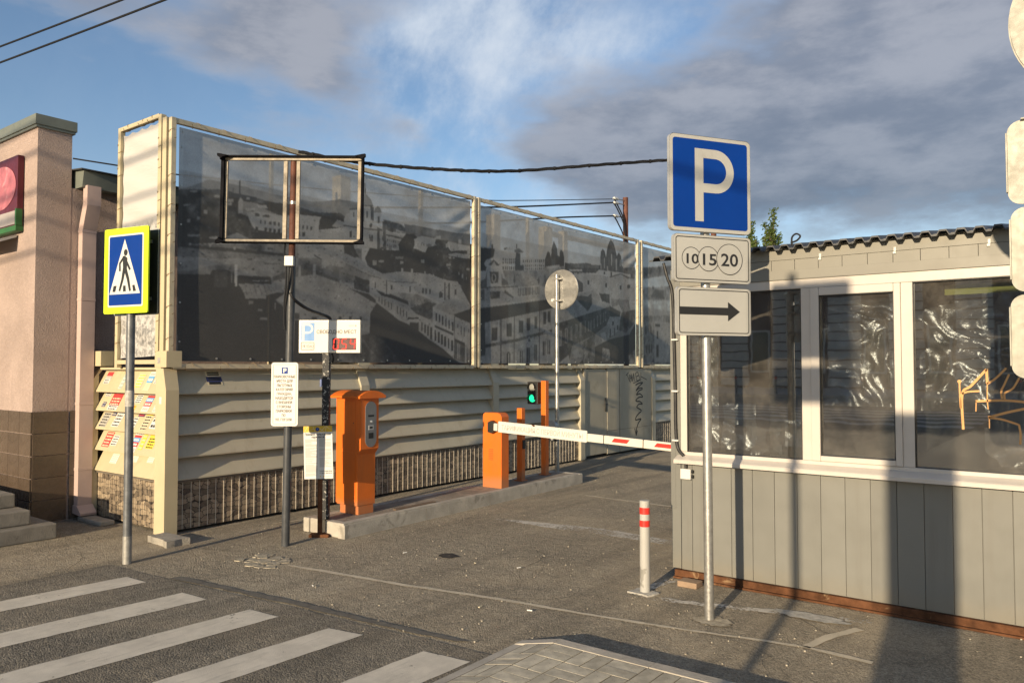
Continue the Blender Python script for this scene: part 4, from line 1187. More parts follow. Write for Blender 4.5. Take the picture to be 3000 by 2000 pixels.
# downspout
sp = MB()
sx0, sx1 = XB + 0.012, XB + 0.112
y0, y1 = 3.985, 4.135
sp.prism([(sx0, 0.16), (sx1, 0.16), (sx1, 3.24), (sx1 + 0.10, 3.52), (sx1 + 0.10, 3.74), (sx0 + 0.10, 3.74), (sx0 + 0.10, 3.55), (sx0, 3.27)], 'y', y0, y1)
d_ = sp.build('downspout', SPOUT, b)
for z in (0.55, 1.28, 2.45, 3.22):
    MB().box(sx0 - 0.003, sx1 + 0.004, y0 - 0.004, y1 + 0.004, z, z + 0.03, 0.001).build('bracket', SPOUT, d_)
MB().prism([(sx0, 0.165), (sx1 + 0.004, 0.165), (sx1 + 0.10, 0.085), (sx1 + 0.09, 0.06), (sx0, 0.075)], 'y', y0 - 0.012, y1 + 0.012).build('outlet_shoe', SPOUT, d_)
# steps along the front
stp = [(-8.32, 3.46, 0.0, 0.155), (-8.43, 3.26, 0.155, 0.30), (-8.70, 3.22, 0.30, 0.44)]
for k, (xe, yn, z0, z1) in enumerate(stp):
    MB().box(-12, xe, yn - 3.4, yn, z0, z1 - 0.002, 0.014).build('step', M('step_concrete', (0.20, 0.185, 0.16), 0.9, var=0.2, scale=5, bump=0.6, dirt=((0.11, 0.10, 0.085), 0.5, 6, 0.55)), b)

s = thing('shop_sign', 'burgundy shop sign with a pink slice on the pink wall', 'shop sign', (-10.5, 3.45, 3.7))
MB().box(-12.4, -9.525, 3.478, 3.542, 3.24, 4.06, 0.004).build('sign_case', BURG, s)
lowp = MB().box(-12.38, -9.56, 3.470, 3.477, 3.29, 3.44).build('lower_panel', M('sign_offwhite', (0.35, 0.31, 0.29), 0.5), s)
fr = MB().box(-12.42, -9.52, 3.465, 3.545, 3.215, 3.275, 0.004).box(-9.545, -9.515, 3.466, 3.53, 3.276, 3.46).build('green_trim', GREENF, s)
MB().disc((-9.99, 3.735), 0.43, 3.474, 44, 0.25).build('slice', PINKP, s)
cn = MB().prism([(3.30, 3.09), (3.53, 3.19), (3.53, 3.16), (3.30, 3.06)], 'x', -12.4, -9.66)
tag(cn.build('door_canopy', M('canopy_white', (0.42, 0.40, 0.37), 0.6, var=0.1)), 'thin pale canopy below the burgundy shop sign', 'canopy')

# ------------------------------------------------------------------ louvred lower fence
XF, YF = -7.5, 4.20
fe = thing('louvred_fence', 'cream steel louvred fence with box-capped posts and stone-print base', 'fence', (XF, YF, 0))
ROWS = [(1.672, 1.437), (1.447, 1.227), (1.237, 1.017), (1.027, 0.785), (0.795, 0.555)]

def slat_profile(front, back, zt, zb):
    """tilted plank, top set back, lower edge proud with a small return lip"""
    return [(back, zt), (back - 0.004 * (1 if back > front else -1), zt), (front, zb), (front, zb - 0.012), (front + (back - front) * 0.25, zb - 0.012), (front + (back - front) * 0.25, zb - 0.006)]

BAYS = [(4.262, 6.73), (6.872, 9.435), (9.577, 11.985), (14.955, 17.5), (17.64, 20.2)]
sag = 0
for y0, y1 in BAYS:
    for zt, zb in ROWS:
        MB().prism([(-7.650, zt), (-7.657, zt), (-7.575, zb - 0.014), (-7.538, zb - 0.014), (-7.538, zb)], 'y', y0 + 0.002, y1 - 0.002).build('louvre', CREAM_D, fe)
end_slats = []
for zt, zb in ROWS:
    end_slats.append(MB().prism([(4.285, zt), (4.292, zt), (4.195, zb - 0.012), (4.165, zb - 0.012), (4.165, zb)], 'x', -9.10, -7.708).build('louvre', CREAM, fe))

def column(y, w=0.14, mat=CREAM_D, yl=None):
    c = MB().prism([(-7.70, 0.02), (-7.522, 0.02), (-7.522, 1.47), (-7.62, 1.69), (-7.70, 1.69)], 'y', y - w / 2, y + w / 2).build('post', mat, fe)
    MB().box(-7.72, -7.55, y - 0.10, y + 0.10, 1.702, 1.876, 0.004).build('post_cap', mat, c)
for y in (6.80, 9.505, 12.05, 14.87, 17.57):
    column(y)
# corner post: broad face to the street, narrow face to the drive
c = MB().prism([(-7.705, 0.01), (-7.505, 0.01), (-7.505, 1.47), (-7.56, 1.69), (-7.705, 1.69)], 'y', 4.12, 4.26).build('corner_post', CREAM, fe)
MB().box(-7.70, -7.50, 4.115, 4.285, 1.70, 1.868, 0.004).build('post_cap', CREAM, c)
MB().box(-7.665, -7.615, 4.1125, 4.1145, 1.74, 1.80).build('sticker', M('sticker', (0.35, 0.33, 0.30), 0.5, var=0.4, scale=60), c)
c = MB().prism([(4.14, 0.0), (4.20, 0.0), (4.20, 1.62), (4.25, 1.69), (4.22, 1.69), (4.14, 1.57)], 'x', -9.165, -9.105).build('post', CREAM, fe)
MB().box(-9.155, -8.965, 4.15, 4.30, 1.715, 1.885, 0.004).build('post_cap', CREAM, c)
# rails over the louvres
MB().box(-7.69, -7.60, 4.262, 20.2, 1.675, 1.70).build('top_rail', CREAM_D, fe)
MB().box(-9.10, -7.71, 4.21, 4.30, 1.675, 1.70).build('top_rail', CREAM, fe)

def corrugated(y0, y1, pitch=0.0945, rib=0.016, depth=0.003):
    pts = []
    y = y0
    while y < y1 - 1e-4:
        pts += [(y, 0.0), (min(y + rib, y1), 0.0), (min(y + rib + 0.001, y1), -depth), (min(y + pitch, y1), -depth)]
        y += pitch
    return pts

def stone_sheet_y(y0, y1, x, z0, z1):
    """profiled sheet on the drive side: each rib turns a sliver of face to the street"""
    prof = corrugated(y0, y1)
    vs = [(x + d, y, z0) for y, d in prof] + [(x + d, y, z1) for y, d in prof]
    n = len(prof)
    return MB().raw(vs, [(i, i + 1, n + i + 1, n + i) for i in range(n - 1)])
RIBGLINT = M('rib_glint', (0.66, 0.60, 0.50), 0.5, var=0.12, scale=20)
for y0, y1 in BAYS:
    o = stone_sheet_y(y0, y1, -7.575, 0.035, 0.515).build('stone_print_panel', STONE, fe)
    MB().box(-7.62, -7.555, y0 + 0.003, y1 - 0.003, 0.516, 0.532).build('capping', M('cap_brown', (0.16, 0.135, 0.105), 0.6), o)
    k = 0
    y = y0
    while y < y1 - 0.05:      # pale strip paints the sun caught on each rib edge
        MB().box(-7.5785, -7.5745, y - 0.004, y, 0.037, 0.513).build('rib', RIBGLINT, o)
        y += 0.0945
prof = corrugated(-9.10, -7.71, 0.0945, 0.05, 0.006)
vs = [(x, 4.205 - d, 0.03) for x, d in prof] + [(x, 4.205 - d, 0.515) for x, d in prof]
n = len(prof)
o = MB().raw(vs, [(i, i + 1, n + i + 1, n + i) for i in range(n - 1)]).build('stone_print_panel', STONE, fe)
MB().box(-9.10, -7.71, 4.185, 4.25, 0.516, 0.532).build('capping', MATS['cap_brown'], o)
# dark sheets stand in for the shade in the gaps behind the fence
MB().box(-7.70, -7.66, 4.27, 20.2, 0, 0.55).build('shade_sheet', M('gap_shade', (0.05, 0.045, 0.04), 0.9), fe)
MB().box(-9.10, -7.71, 4.305, 4.32, 0, 1.67).build('shade_sheet', MATS['gap_shade'], fe)

# steel gate in the fence
g = thing('steel_gate', 'grey-beige steel gate with a narrow door and a black scrawled arrow', 'gate', (-7.56, 13.4, 0))
MB().box(-7.60, -7.54, 12.122, 12.19, 0.03, 1.685, 0.003).build('gate_frame', GATE, g)
dr = MB().box(-7.595, -7.552, 12.20, 12.955, 0.07, 1.655, 0.004).build('door', GATE, g)
MB().box(-7.552, -7.535, 12.885, 12.915, 0.86, 1.12, 0.003).tube([(-7.535, 12.90, 1.0), (-7.50, 12.90, 1.0), (-7.50, 12.80, 1.0)], 0.009, 8).build('door_handle', BLACKPL, dr)
MB().box(-7.60, -7.545, 12.965, 13.435, 0.05, 1.68, 0.004).build('panel', GATE, g)
pn = MB().box(-7.60, -7.543, 13.455, 14.795, 0.05, 1.68, 0.004).build('panel', GATE, g)
MB().box(-7.603, -7.5405, 12.968, 14.79, 0.485, 0.490).build('weld_seam', M('seam_dark', (0.12, 0.105, 0.08), 0.7), g)
MB().box(-7.62, -7.60, 12.19, 14.80, 1.656, 1.70).build('lintel', GATE, g)

def on_gate(mb):            # drawing made in (along the gate, height) laid on its face
    mb.v = [(-7.5425 + 0.0015, q[0], q[2]) for q in mb.v]
    return mb
def gz(pts):                # 849 x 1568 sketch units of the panel
    return [(13.38 + p[0] * 0.00207, 1.715 - p[1] * 0.000995) for p in pts]
letters = [[(150, 175), (205, 112)], [(170, 150), (225, 295)], [(240, 325), (222, 155), (295, 305)], [(225, 245), (262, 225)],
           [(268, 300), (262, 150), (298, 270), (300, 125), (330, 300)], [(340, 130), (372, 295)], [(345, 140), (388, 112), (440, 265)], [(355, 205), (410, 180)], [(372, 290), (440, 265)],
           [(457, 110), (452, 310)], [(455, 200), (582, 270)], [(295, 338), (440, 275)]]
sq = [(345, 378), (395, 345), (490, 325), (470, 355), (400, 420), (355, 488), (410, 445), (475, 435), (482, 465), (420, 490), (365, 560), (375, 572), (430, 555), (482, 600), (485, 628), (420, 625), (350, 680), (365, 705), (430, 715), (478, 755), (475, 772), (415, 765), (368, 815), (375, 835), (440, 880), (460, 915), (400, 965), (350, 1030), (340, 1075), (355, 1085), (440, 1072), (450, 1085), (400, 1150), (375, 1215), (357, 1300), (352, 1400)]
gm = [stroke(smooth_pts(gz(l), 3), 0.016, 0) for l in letters]
gm.append(stroke(smooth_pts(gz(sq), 4), 0.028, 0))
gm.append(stroke(gz([(322, 1250), (352, 1400)]), 0.024, 0))
gm.append(stroke(gz([(378, 1300), (352, 1400)]), 0.024, 0))
on_gate(join(*gm)).build('graffiti', TEXT, pn)

# rough concrete block by the corner post
bl = MB().prism(jitter_poly([(-7.44, 3.93), (-7.02, 3.90), (-7.04, 4.12), (-7.46, 4.12)], 0.012, 0.06), 'z', 0, 0.062)
tag(bl.build('concrete_block', CONC), 'low crumbling concrete block at the foot of the cream corner post', 'concrete block')
tag(MB().box(-9.08, -8.55, 3.98, 4.14, 0, 0.05, 0.012).build('concrete_slab', CONC), 'broken concrete strip under the stone-print end panel', 'concrete slab')

# ------------------------------------------------------------------ tall banner frame over the fence
bf = thing('banner_frame', 'tall cream tube frame standing on the louvred fence', 'frame', (XF, YF, 1.7))
def vz(y): return 4.262 + (y - 4.2) * 0.0062
def vpost(x, y, w=0.055, z1=None, mat=FRAME, z0=1.70, name='upright'):
    return MB().box(x - w / 2, x + w / 2, y - w / 2, y + w / 2, z0, (z1 or vz(y)) , 0.004).build(name, mat, bf)
for y in (4.165, 8.965, 9.065, 14.175, 14.345, 19.6):
    vpost(-7.53, y)
vpost(-7.625, 4.165, 0.075, 4.275, CREAM)
vpost(-7.735, 4.165, 0.058, 4.33, CREAM)
vpost(-8.595, 4.165, 0.055, 4.345, CREAM)
for y0, y1 in ((4.195, 8.935), (9.095, 14.145), (14.375, 19.57)):
    for za, zb in ((vz(y0) - 0.028, vz(y1) - 0.028), (1.712, 1.712)):
        r = MB()
        r.raw([(x, y, z + dz) for y, z in ((y0, za), (y1, zb)) for x in (-7.555, -7.507) for dz in (-0.024, 0.026)],
              [(0, 1, 3, 2), (4, 6, 7, 5), (0, 4, 5, 1), (2, 3, 7, 6), (1, 5, 7, 3), (0, 2, 6, 4)])
        r.build('rail', FRAME, bf)
for z in (4.30, 1.735):
    MB().box(-8.566, -7.766, 4.14, 4.19, z, z + 0.045, 0.003).build('rail', CREAM, bf)
# structure behind the mesh that shows through it
for x, y, w, z1 in ((-7.75, 5.51, 0.04, 4.22), (-7.90, 6.70, 0.17, 4.2), (-7.75, 8.035, 0.05, 4.25), (-7.9, 9.9, 0.17, 4.2), (-7.75, 10.65, 0.05, 4.26), (-7.9, 11.40, 0.18, 4.22), (-7.9, 11.97, 0.13, 4.22)):
    vpost(x, y, w, z1, FRAME, 0.0, 'rear_post')
MB().tube([(-7.9, 11.45, 4.0), (-7.9, 12.6, 2.6)], 0.05, 4).build('brace', FRAME, bf)
MB().tube([(-7.9, 11.40, 4.12), (-7.9, 14.2, 4.16)], 0.05, 4).build('brace', FRAME, bf)
# lacing cord wound round the rails and uprights
lc = MB()
def lace_line(p, q, nrm, every=0.34, r=0.036):
    p, q = Vector(p), Vector(q)
    k = int((q - p).length / every)
    for i in range(k):
        c_ = p.lerp(q, (i + random.uniform(0.3, 0.7)) / k)
        d = (q - p).normalized()
        n_ = Vector(nrm)
        s_ = d.cross(n_)
        pts = [c_ + (n_ * math.cos(a) + s_ * math.sin(a)) * r * 1.05 + d * (a / (2 * PI) - 0.5) * 0.10 for a in [2 * PI * j / 8 for j in range(9)]]
        lc.tube(pts, 0.0028, 4, False)
for y0, y1 in ((4.2, 8.93), (9.1, 14.14), (14.38, 19.5)):
    lace_line((-7.531, y0, vz(y0) - 0.028), (-7.531, y1, vz(y1) - 0.028), (1, 0, 0))
    lace_line((-7.531, y0, 1.712), (-7.531, y1, 1.712), (1, 0, 0))
for y in (4.165, 8.965, 9.065, 14.175, 14.345):
    lace_line((-7.53, y, 1.8), (-7.53, y, 4.2), (1, 0, 0), 0.30, 0.036)
for x in (-7.735, -8.595):
    lace_line((x, 4.165, 1.8), (x, 4.165, 4.25), (0, -1, 0), 0.30, 0.038)
lace_line((-8.55, 4.165, 4.322), (-7.78, 4.165, 4.322), (0, -1, 0), 0.2, 0.034)
tag(lc.build('lacing_cord', M('cord', (0.22, 0.16, 0.09), 0.9), bf), kind='stuff')

# ------------------------------------------------------------------ printed mesh banners
def value_noise(ny, nz, cell, seed):
    g = np.random.default_rng(seed)
    gy, gz_ = int(ny / cell) + 3, int(nz / cell) + 3
    a = g.random((gz_, gy))
    yy = np.arange(ny) / cell
    zz = np.arange(nz) / cell
    iy, iz = yy.astype(int), zz.astype(int)
    fy, fz = yy - iy, zz - iz
    fy, fz = fy * fy * (3 - 2 * fy), fz * fz * (3 - 2 * fz)
    p = a[np.ix_(iz, iy)] * (1 - fy) + a[np.ix_(iz, iy + 1)] * fy
    q = a[np.ix_(iz + 1, iy)] * (1 - fy) + a[np.ix_(iz + 1, iy + 1)] * fy
    return p * (1 - fz)[:, None] + q * fz[:, None]

def picture(y0, y1, z0, z1, step):
    ny, nz = int((y1 - y0) / step) + 1, int((z1 - z0) / step) + 1
    Y = np.linspace(y0, y1, ny)
    Z = np.linspace(z0, z1, nz)
    YY, ZZ = np.meshgrid(Y, Z)
    img = 118 - 12 * np.clip((ZZ - 3.2) / 0.95, 0, 1)
    img = np.where(ZZ < 3.3, 118 - 40 * np.clip((3.3 - ZZ) / 0.9, 0, 1), img)
    ns = sum(value_noise(ny, nz, c / step, 5 + i) * w for i, (c, w) in enumerate(((0.16, 0.4), (0.07, 0.35), (0.03, 0.25)))) - 0.5
    cl = (value_noise(ny, nz, 0.5 / step, 9) - 0.5) * 14
    img = img + np.where(ZZ > 3.2, cl, 0)
    amp = {0: 0.02, 1: 0.10, 2: 0.22, 3: 0.42, 4: 0.62}
    for tone, n_, pts in MURAL:
        P = np.array(pts, float).reshape(-1, 2) / 100
        a, b_ = P.min(0) - step, P.max(0) + step
        j0, j1 = np.searchsorted(Y, a[0]), np.searchsorted(Y, b_[0])
        i0, i1 = np.searchsorted(Z, a[1]), np.searchsorted(Z, b_[1])
        if j1 <= j0 or i1 <= i0:
            continue
        sy, sz = YY[i0:i1, j0:j1], ZZ[i0:i1, j0:j1]
        ins = np.zeros(sy.shape, bool)
        for k in range(len(P)):
            (ax, az), (bx, bz) = P[k], P[(k + 1) % len(P)]
            if az == bz:
                continue
            c_ = ((az > sz) != (bz > sz)) & (sy < (bx - ax) * (sz - az) / (bz - az) + ax)
            ins ^= c_
        sub = img[i0:i1, j0:j1]
        sub[ins] = (tone * (1 + amp[n_] * ns[i0:i1, j0:j1] * 1.6))[ins]
    g = np.random.default_rng(77)
    town = (YY * 0 + 1) * np.clip((3.42 - ZZ) / 0.1, 0, 1)
    for _ in range(int((y1 - y0) * 700)):        # the clutter of small roofs, windows and branches in the old photograph
        cy, cz = g.uniform(y0, y1), z1 - (z1 - z0) * (0.30 + 0.68 * g.random())
        w_, h_ = g.uniform(0.008, 0.034), g.uniform(0.008, 0.018)
        j0, j1 = np.searchsorted(Y, cy), np.searchsorted(Y, cy + w_)
        i0, i1 = np.searchsorted(Z, cz), np.searchsorted(Z, cz + h_)
        img[i0:i1, j0:j1] *= g.uniform(0.70, 1.22)
    img = img * (1 + 0.16 * ns)
    img = np.where((img > 86) & (ZZ < 3.75), 86 + (img - 86) * 0.62, img)
    img = np.maximum(img, 44 + 0.15 * img)
    # slight softness of the print
    k = (img + np.roll(img, 1, 0) + np.roll(img, -1, 0) + np.roll(img, 1, 1) + np.roll(img, -1, 1)) / 5
    k[0], k[-1], k[:, 0], k[:, -1] = img[0], img[-1], img[:, 0], img[:, -1]
    c_ = np.clip(k / 255, 0, 1)
    lin = np.where(c_ <= 0.04045, c_ / 12.92, ((c_ + 0.055) / 1.055) ** 2.4)
    return Y, Z, np.clip(lin * PRINT_GAIN, 0.012, 0.85)

PRINT_GAIN = 2.45

def banner(y0, y1, z0, z1, step, label, hem=0.05):
    Y, Z, alb = picture(y0, y1, z0, z1, step)
    ny, nz = len(Y), len(Z)
    YY, ZZ = np.meshgrid(Y, Z)
    # hung cloth: soft belly between the lacings, rucks at the far top corner
    u, v = (YY - y0) / (y1 - y0), (ZZ - z0) / (z1 - z0)
    X = -7.545 + 0.010 * np.sin(u * PI) * np.sin(v * PI) + 0.0025 * np.sin(YY * 9 + ZZ * 2) * np.sin(v * PI)
    X += 0.012 * np.exp(-((u - 0.97) ** 2 + (v - 0.86) ** 2) / 0.006) * np.sin((u - v) * 60)
    ZZ2 = ZZ + (vz(YY) - vz(4.2)) * v
    co = np.stack([X, YY, ZZ2], -1).reshape(-1, 3)
    idx = np.arange(ny * nz).reshape(nz, ny)
    q = np.stack([idx[:-1, :-1], idx[:-1, 1:], idx[1:, 1:], idx[1:, :-1]], -1).reshape(-1, 4)
    me = bpy.data.meshes.new('printed_banner')
    me.vertices.add(len(co))
    me.vertices.foreach_set('co', co.ravel())
    me.loops.add(q.size)
    me.loops.foreach_set('vertex_index', q.ravel().astype(np.int32))
    me.polygons.add(len(q))
    me.polygons.foreach_set('loop_start', np.arange(0, q.size, 4, dtype=np.int32))
    me.polygons.foreach_set('loop_total', np.full(len(q), 4, np.int32))
    me.update(calc_edges=True)
    at = me.attributes.new('print', 'FLOAT_COLOR', 'POINT')
    hemm = ((u * (y1 - y0) < hem) | ((1 - v) * (z1 - z0) < hem * 1.2))
    base = alb * np.where(hemm, 1.12, 1.0)
    colr = np.ones((ny * nz, 4), np.float32)
    colr[:, 0] = (base * 1.0).ravel()
    colr[:, 1] = (base * 1.01).ravel()
    colr[:, 2] = (base * 0.98).ravel()
    at.data.foreach_set('color', colr.ravel())
    me.materials.append(MESHP)
    me.polygons.foreach_set('use_smooth', np.ones(len(q), bool))
    o = bpy.data.objects.new('printed_banner', me)
    COL.objects.link(o)
    tag(o, label, 'banner', 'printed mesh banners over the louvred fence')
    ey = MB()
    k = int((y1 - y0) / 0.42)
    for i in range(k + 1):
        yy_ = y0 + 0.04 + (y1 - y0 - 0.08) * i / k
        for zz_ in (z0 + 0.03, z1 - 0.04 + (vz(yy_) - vz(4.2))):
            ey.cyl((-7.545, yy_, zz_), (-7.538, yy_, zz_), 0.011, 8)
    for i in range(6):
        zz_ = z0 + (z1 - z0) * (i + 0.5) / 6
        ey.cyl((-7.545, y0 + 0.03, zz_), (-7.536, y0 + 0.03, zz_), 0.010, 8)
    tag(ey.build('eyelets', GREYSTEEL, o), kind='stuff')
    return o
banner(4.245, 8.90, 1.765, 4.185, 0.0085, 'grey mesh banner printed with a domed church above old town roofs')
banner(9.12, 14.11, 1.765, 4.16, 0.0110, 'grey mesh banner printed with a carved pediment and a street of townhouses')
banner(14.41, 19.52, 1.765, 4.15, 0.0180, 'grey mesh banner past the second pair of uprights, over the far louvres')

# plain white banner on the street end
W_ = 34
H_ = 90
vs, fs = [], []
for i in range(H_ + 1):
    for j in range(W_ + 1):
        u, v = j / W_, i / H_
        dip = 0.024 * abs(math.sin(u * PI * 4)) * v ** 8
        vs.append((-8.555 + 0.77 * u, 4.172 + 0.006 * math.sin(v * 23 + u * 3) * math.sin(u * PI) + 0.004 * math.sin(v * 61 + u * 7), 1.80 + (2.46 - dip) * v + 0.02 * u))
fs = [(i * (W_ + 1) + j, i * (W_ + 1) + j + 1, (i + 1) * (W_ + 1) + j + 1, (i + 1) * (W_ + 1) + j) for i in range(H_) for j in range(W_)]
tag(MB().raw(vs, fs, True).build('plain_banner', BANNERW), 'plain white weathered banner laced into the narrow street end of the frame', 'banner')

# ------------------------------------------------------------------ flyers pasted on the street end of the fence
FL = {'w': WHITE, 'y': M('flyer_yellow', (0.68, 0.52, 0.06), 0.6, var=0.08), 'r': M('flyer_red', (0.50, 0.05, 0.05), 0.6, var=0.12), 'b': M('flyer_blue', (0.10, 0.33, 0.60), 0.6, var=0.08),
      'k': TEXT, 'd': M('flyer_navy', (0.03, 0.04, 0.13), 0.5, var=0.1), 'c': M('flyer_cream', (0.60, 0.53, 0.36), 0.6, var=0.1), 'g': M('flyer_greyed', (0.42, 0.40, 0.35), 0.6, var=0.15, scale=30), 't': M('flyer_mint', (0.42, 0.55, 0.47), 0.6, var=0.1)}
FKEYS = list(FL)

def flyer(row, x, w, t0, t1, bands, label, skew=0.0):
    """sheet on louvre `row`; t runs 0 at its top edge to 1 at the lower; bands = (from, to, colour, lines)"""
    zt, zb = ROWS[row]
    def P(u, t, lift):
        yy_ = 4.285 + (4.165 - 4.285) * t
        zz_ = zt + (zb - zt) * t
        return (x + u * w + skew * (t - t0), yy_ - 0.002 - lift, zz_ + 0.0008 + lift * 0.4)
    mb = MB()
    for a, b_, col, lines in bands:
        mb.mi = FKEYS.index(col)
        ta, tb = t0 + (t1 - t0) * a, t0 + (t1 - t0) * b_
        n_ = 3
        for i in range(n_):
            ua, ub = i / n_, (i + 1) / n_
            mb.face([P(ua, ta, 0), P(ub, ta, 0), P(ub, tb, 0), P(ua, tb, 0)])
        if lines:
            mb.mi = FKEYS.index(lines[1])
            for k in range(lines[0]):
                tc = ta + (tb - ta) * (k + 0.3) / lines[0]
                td = tc + (tb - ta) * 0.45 / lines[0]
                u0 = 0.10
                while u0 < 0.85:
                    u1 = min(0.90, u0 + random.uniform(0.10, 0.28))
                    mb.face([P(u0, tc, 0.0006), P(u1, tc, 0.0006), P(u1, td, 0.0006), P(u0, td, 0.0006)])
                    u0 = u1 + 0.05
    tag(mb.build('flyer', [FL[k] for k in FKEYS]), label, 'flyer', 'flyers pasted on the louvred fence end')

ORD = ['top louvre', 'second louvre down', 'third louvre down', 'fourth louvre down', 'lowest louvre']
def band1(bg, ink, n_): return [(0, 1, bg, (n_, ink))]
TRI = [(0, .2, 'w', (1, 'k')), (.2, .32, 'r', None), (.32, .52, 'b', (1, 'w')), (.52, .74, 'r', (1, 'w')), (.74, 1, 'w', (1, 'g'))]
flyer(0, -9.02, 0.13, .10, .66, [(0, .35, 'r', None), (.35, .62, 'g', None), (.62, 1, 'w', (2, 'k'))], 'torn flyer with a red head on the ' + ORD[0])
flyer(0, -8.62, 0.08, .22, .88, band1('t', 'g', 4), 'mint green flyer on the top louvre behind the crossing sign post')
flyer(0, -8.30, 0.15, .18, .82, band1('c', 'y', 5), 'faded yellowish flyer on the ' + ORD[0])
flyer(0, -8.08, 0.12, .08, .92, [(0, .25, 'w', (1, 'g')), (.25, .58, 'b', (1, 'w')), (.58, 1, 'c', None)], 'flyer with a blue band on the ' + ORD[0])
flyer(0, -7.93, 0.17, .04, .60, [(0, 1, 'w', (6, 'k'))], 'white flyer of black print beside the corner post on the ' + ORD[0])
flyer(1, -9.04, 0.12, .06, .34, band1('w', 'k', 3), 'small white flyer of black print at the shop side of the ' + ORD[1])
flyer(1, -9.00, 0.08, .62, .86, band1('d', 'g', 2), 'small navy card near the shop on the ' + ORD[1])
flyer(1, -8.86, 0.22, .18, .98, [(0, .22, 'r', None), (.22, .72, 'r', (3, 'c')), (.72, 1, 'w', (2, 'k'))], 'large red flyer with a white foot on the ' + ORD[1], 0.02)
flyer(1, -8.33, 0.13, .20, .58, band1('w', 'k', 4), 'white flyer of close black lines in the middle of the ' + ORD[1])
flyer(1, -8.36, 0.12, .70, .94, band1('y', 'r', 2), 'yellow strip low on the ' + ORD[1])
flyer(1, -8.10, 0.14, .02, .96, TRI, 'flyer banded white, blue and red on the ' + ORD[1], 0.0)
flyer(1, -7.86, 0.09, .20, .40, band1('d', 'g', 1), 'small navy card beside the corner post on the ' + ORD[1])
flyer(1, -7.87, 0.12, .44, .96, band1('t', 'g', 3), 'pale green torn flyer beside the corner post on the ' + ORD[1])
flyer(2, -9.06, 0.17, .22, .92, band1('g', 'k', 5), 'worn greyish flyer near the shop on the ' + ORD[2])
flyer(2, -8.90, 0.15, .03, .16, band1('y', 'k', 1), 'narrow yellow strip on the ' + ORD[2])
flyer(2, -8.87, 0.09, .18, .36, band1('d', 'g', 1), 'small navy card under a yellow strip on the ' + ORD[2])
flyer(2, -8.76, 0.16, .10, .86, band1('w', 'k', 5), 'torn white flyer under a navy card edge on the ' + ORD[2], -0.02)
flyer(2, -8.36, 0.10, .34, .90, band1('w', 'k', 4), 'white flyer behind the crossing sign post on the ' + ORD[2])
flyer(2, -8.30, 0.13, .02, .30, band1('d', 'r', 2), 'dark photographic flyer on the ' + ORD[2])
flyer(2, -8.14, 0.14, .06, .90, [(0, .2, 'y', (1, 'k')), (.2, 1, 'c', (5, 'k'))], 'yellow flyer with black lines on the ' + ORD[2])
flyer(2, -7.96, 0.15, .04, .80, [(0, .34, 'd', (1, 'r')), (.34, 1, 'w', (2, 'k'))], 'white flyer with a dark photo on the ' + ORD[2])
flyer(3, -8.98, 0.16, .22, .88, band1('r', 'c', 5), 'faded red flyer with pale lettering on the ' + ORD[3])
flyer(3, -8.80, 0.13, .34, .78, band1('w', 'k', 4), 'white flyer with a black slash on the ' + ORD[3], 0.0)
flyer(3, -8.36, 0.14, .06, .96, TRI, 'flyer banded white, blue and red on the ' + ORD[3])
flyer(3, -8.18, 0.08, .18, .82, band1('y', 'c', 4), 'scraped yellow scrap on the ' + ORD[3])
flyer(3, -8.05, 0.15, .16, .74, [(0, .2, 'y', None), (.2, 1, 'y', (4, 'k'))], 'yellow flyer with black lettering on the ' + ORD[3])
flyer(4, -8.84, 0.15, .24, .66, band1('w', 'c', 5), 'scraped white paper remnant near the shop on the ' + ORD[4])
flyer(4, -8.42, 0.14, .22, .48, band1('w', 'c', 4), 'scraped white paper remnant behind the crossing sign post on the ' + ORD[4])
flyer(4, -8.08, 0.12, .12, .42, band1('w', 'c', 4), 'scraped white paper remnant near the corner post on the ' + ORD[4])
# one scrap on the drive side and one slip on the corner post
mb = MB()
for k, (z0, z1, c_) in enumerate(((1.60, 1.66, 0), (1.545, 1.60, 1), (1.51, 1.545, 0))):
    mb.mi = c_
    xa, xb = -7.650 + 0.112 * (1.672 - z1) / 0.235, -7.650 + 0.112 * (1.672 - z0) / 0.235
    mb.face([(xa + 0.004, 4.62, z1), (xa + 0.004, 4.80, z1), (xb + 0.004, 4.80, z0), (xb + 0.004, 4.62, z0)])
    mb.mi = 2
    for q in (0.25, 0.6):
        zz_ = z0 + (z1 - z0) * q
        xx = -7.650 + 0.112 * (1.672 - zz_) / 0.235 + 0.0052
        xw = -7.650 + 0.112 * (1.672 - zz_ - 0.014) / 0.235 + 0.0052
        mb.face([(xw, 4.64, zz_ + 0.014), (xw, 4.78, zz_ + 0.014), (xx, 4.78, zz_), (xx, 4.64, zz_)])
tag(mb.build('flyer', [FL['c'], FL['d'], FL['k']]), 'peeling flyer alone on the drive side of the top louvre', 'flyer')
tag(MB().face([(-7.63, 4.1185, 1.33), (-7.585, 4.1185, 1.33), (-7.585, 4.1185, 1.40), (-7.63, 4.1185, 1.40)]).build('paper_slip', WHITE), 'small white paper slip stuck on the cream corner post', 'paper')

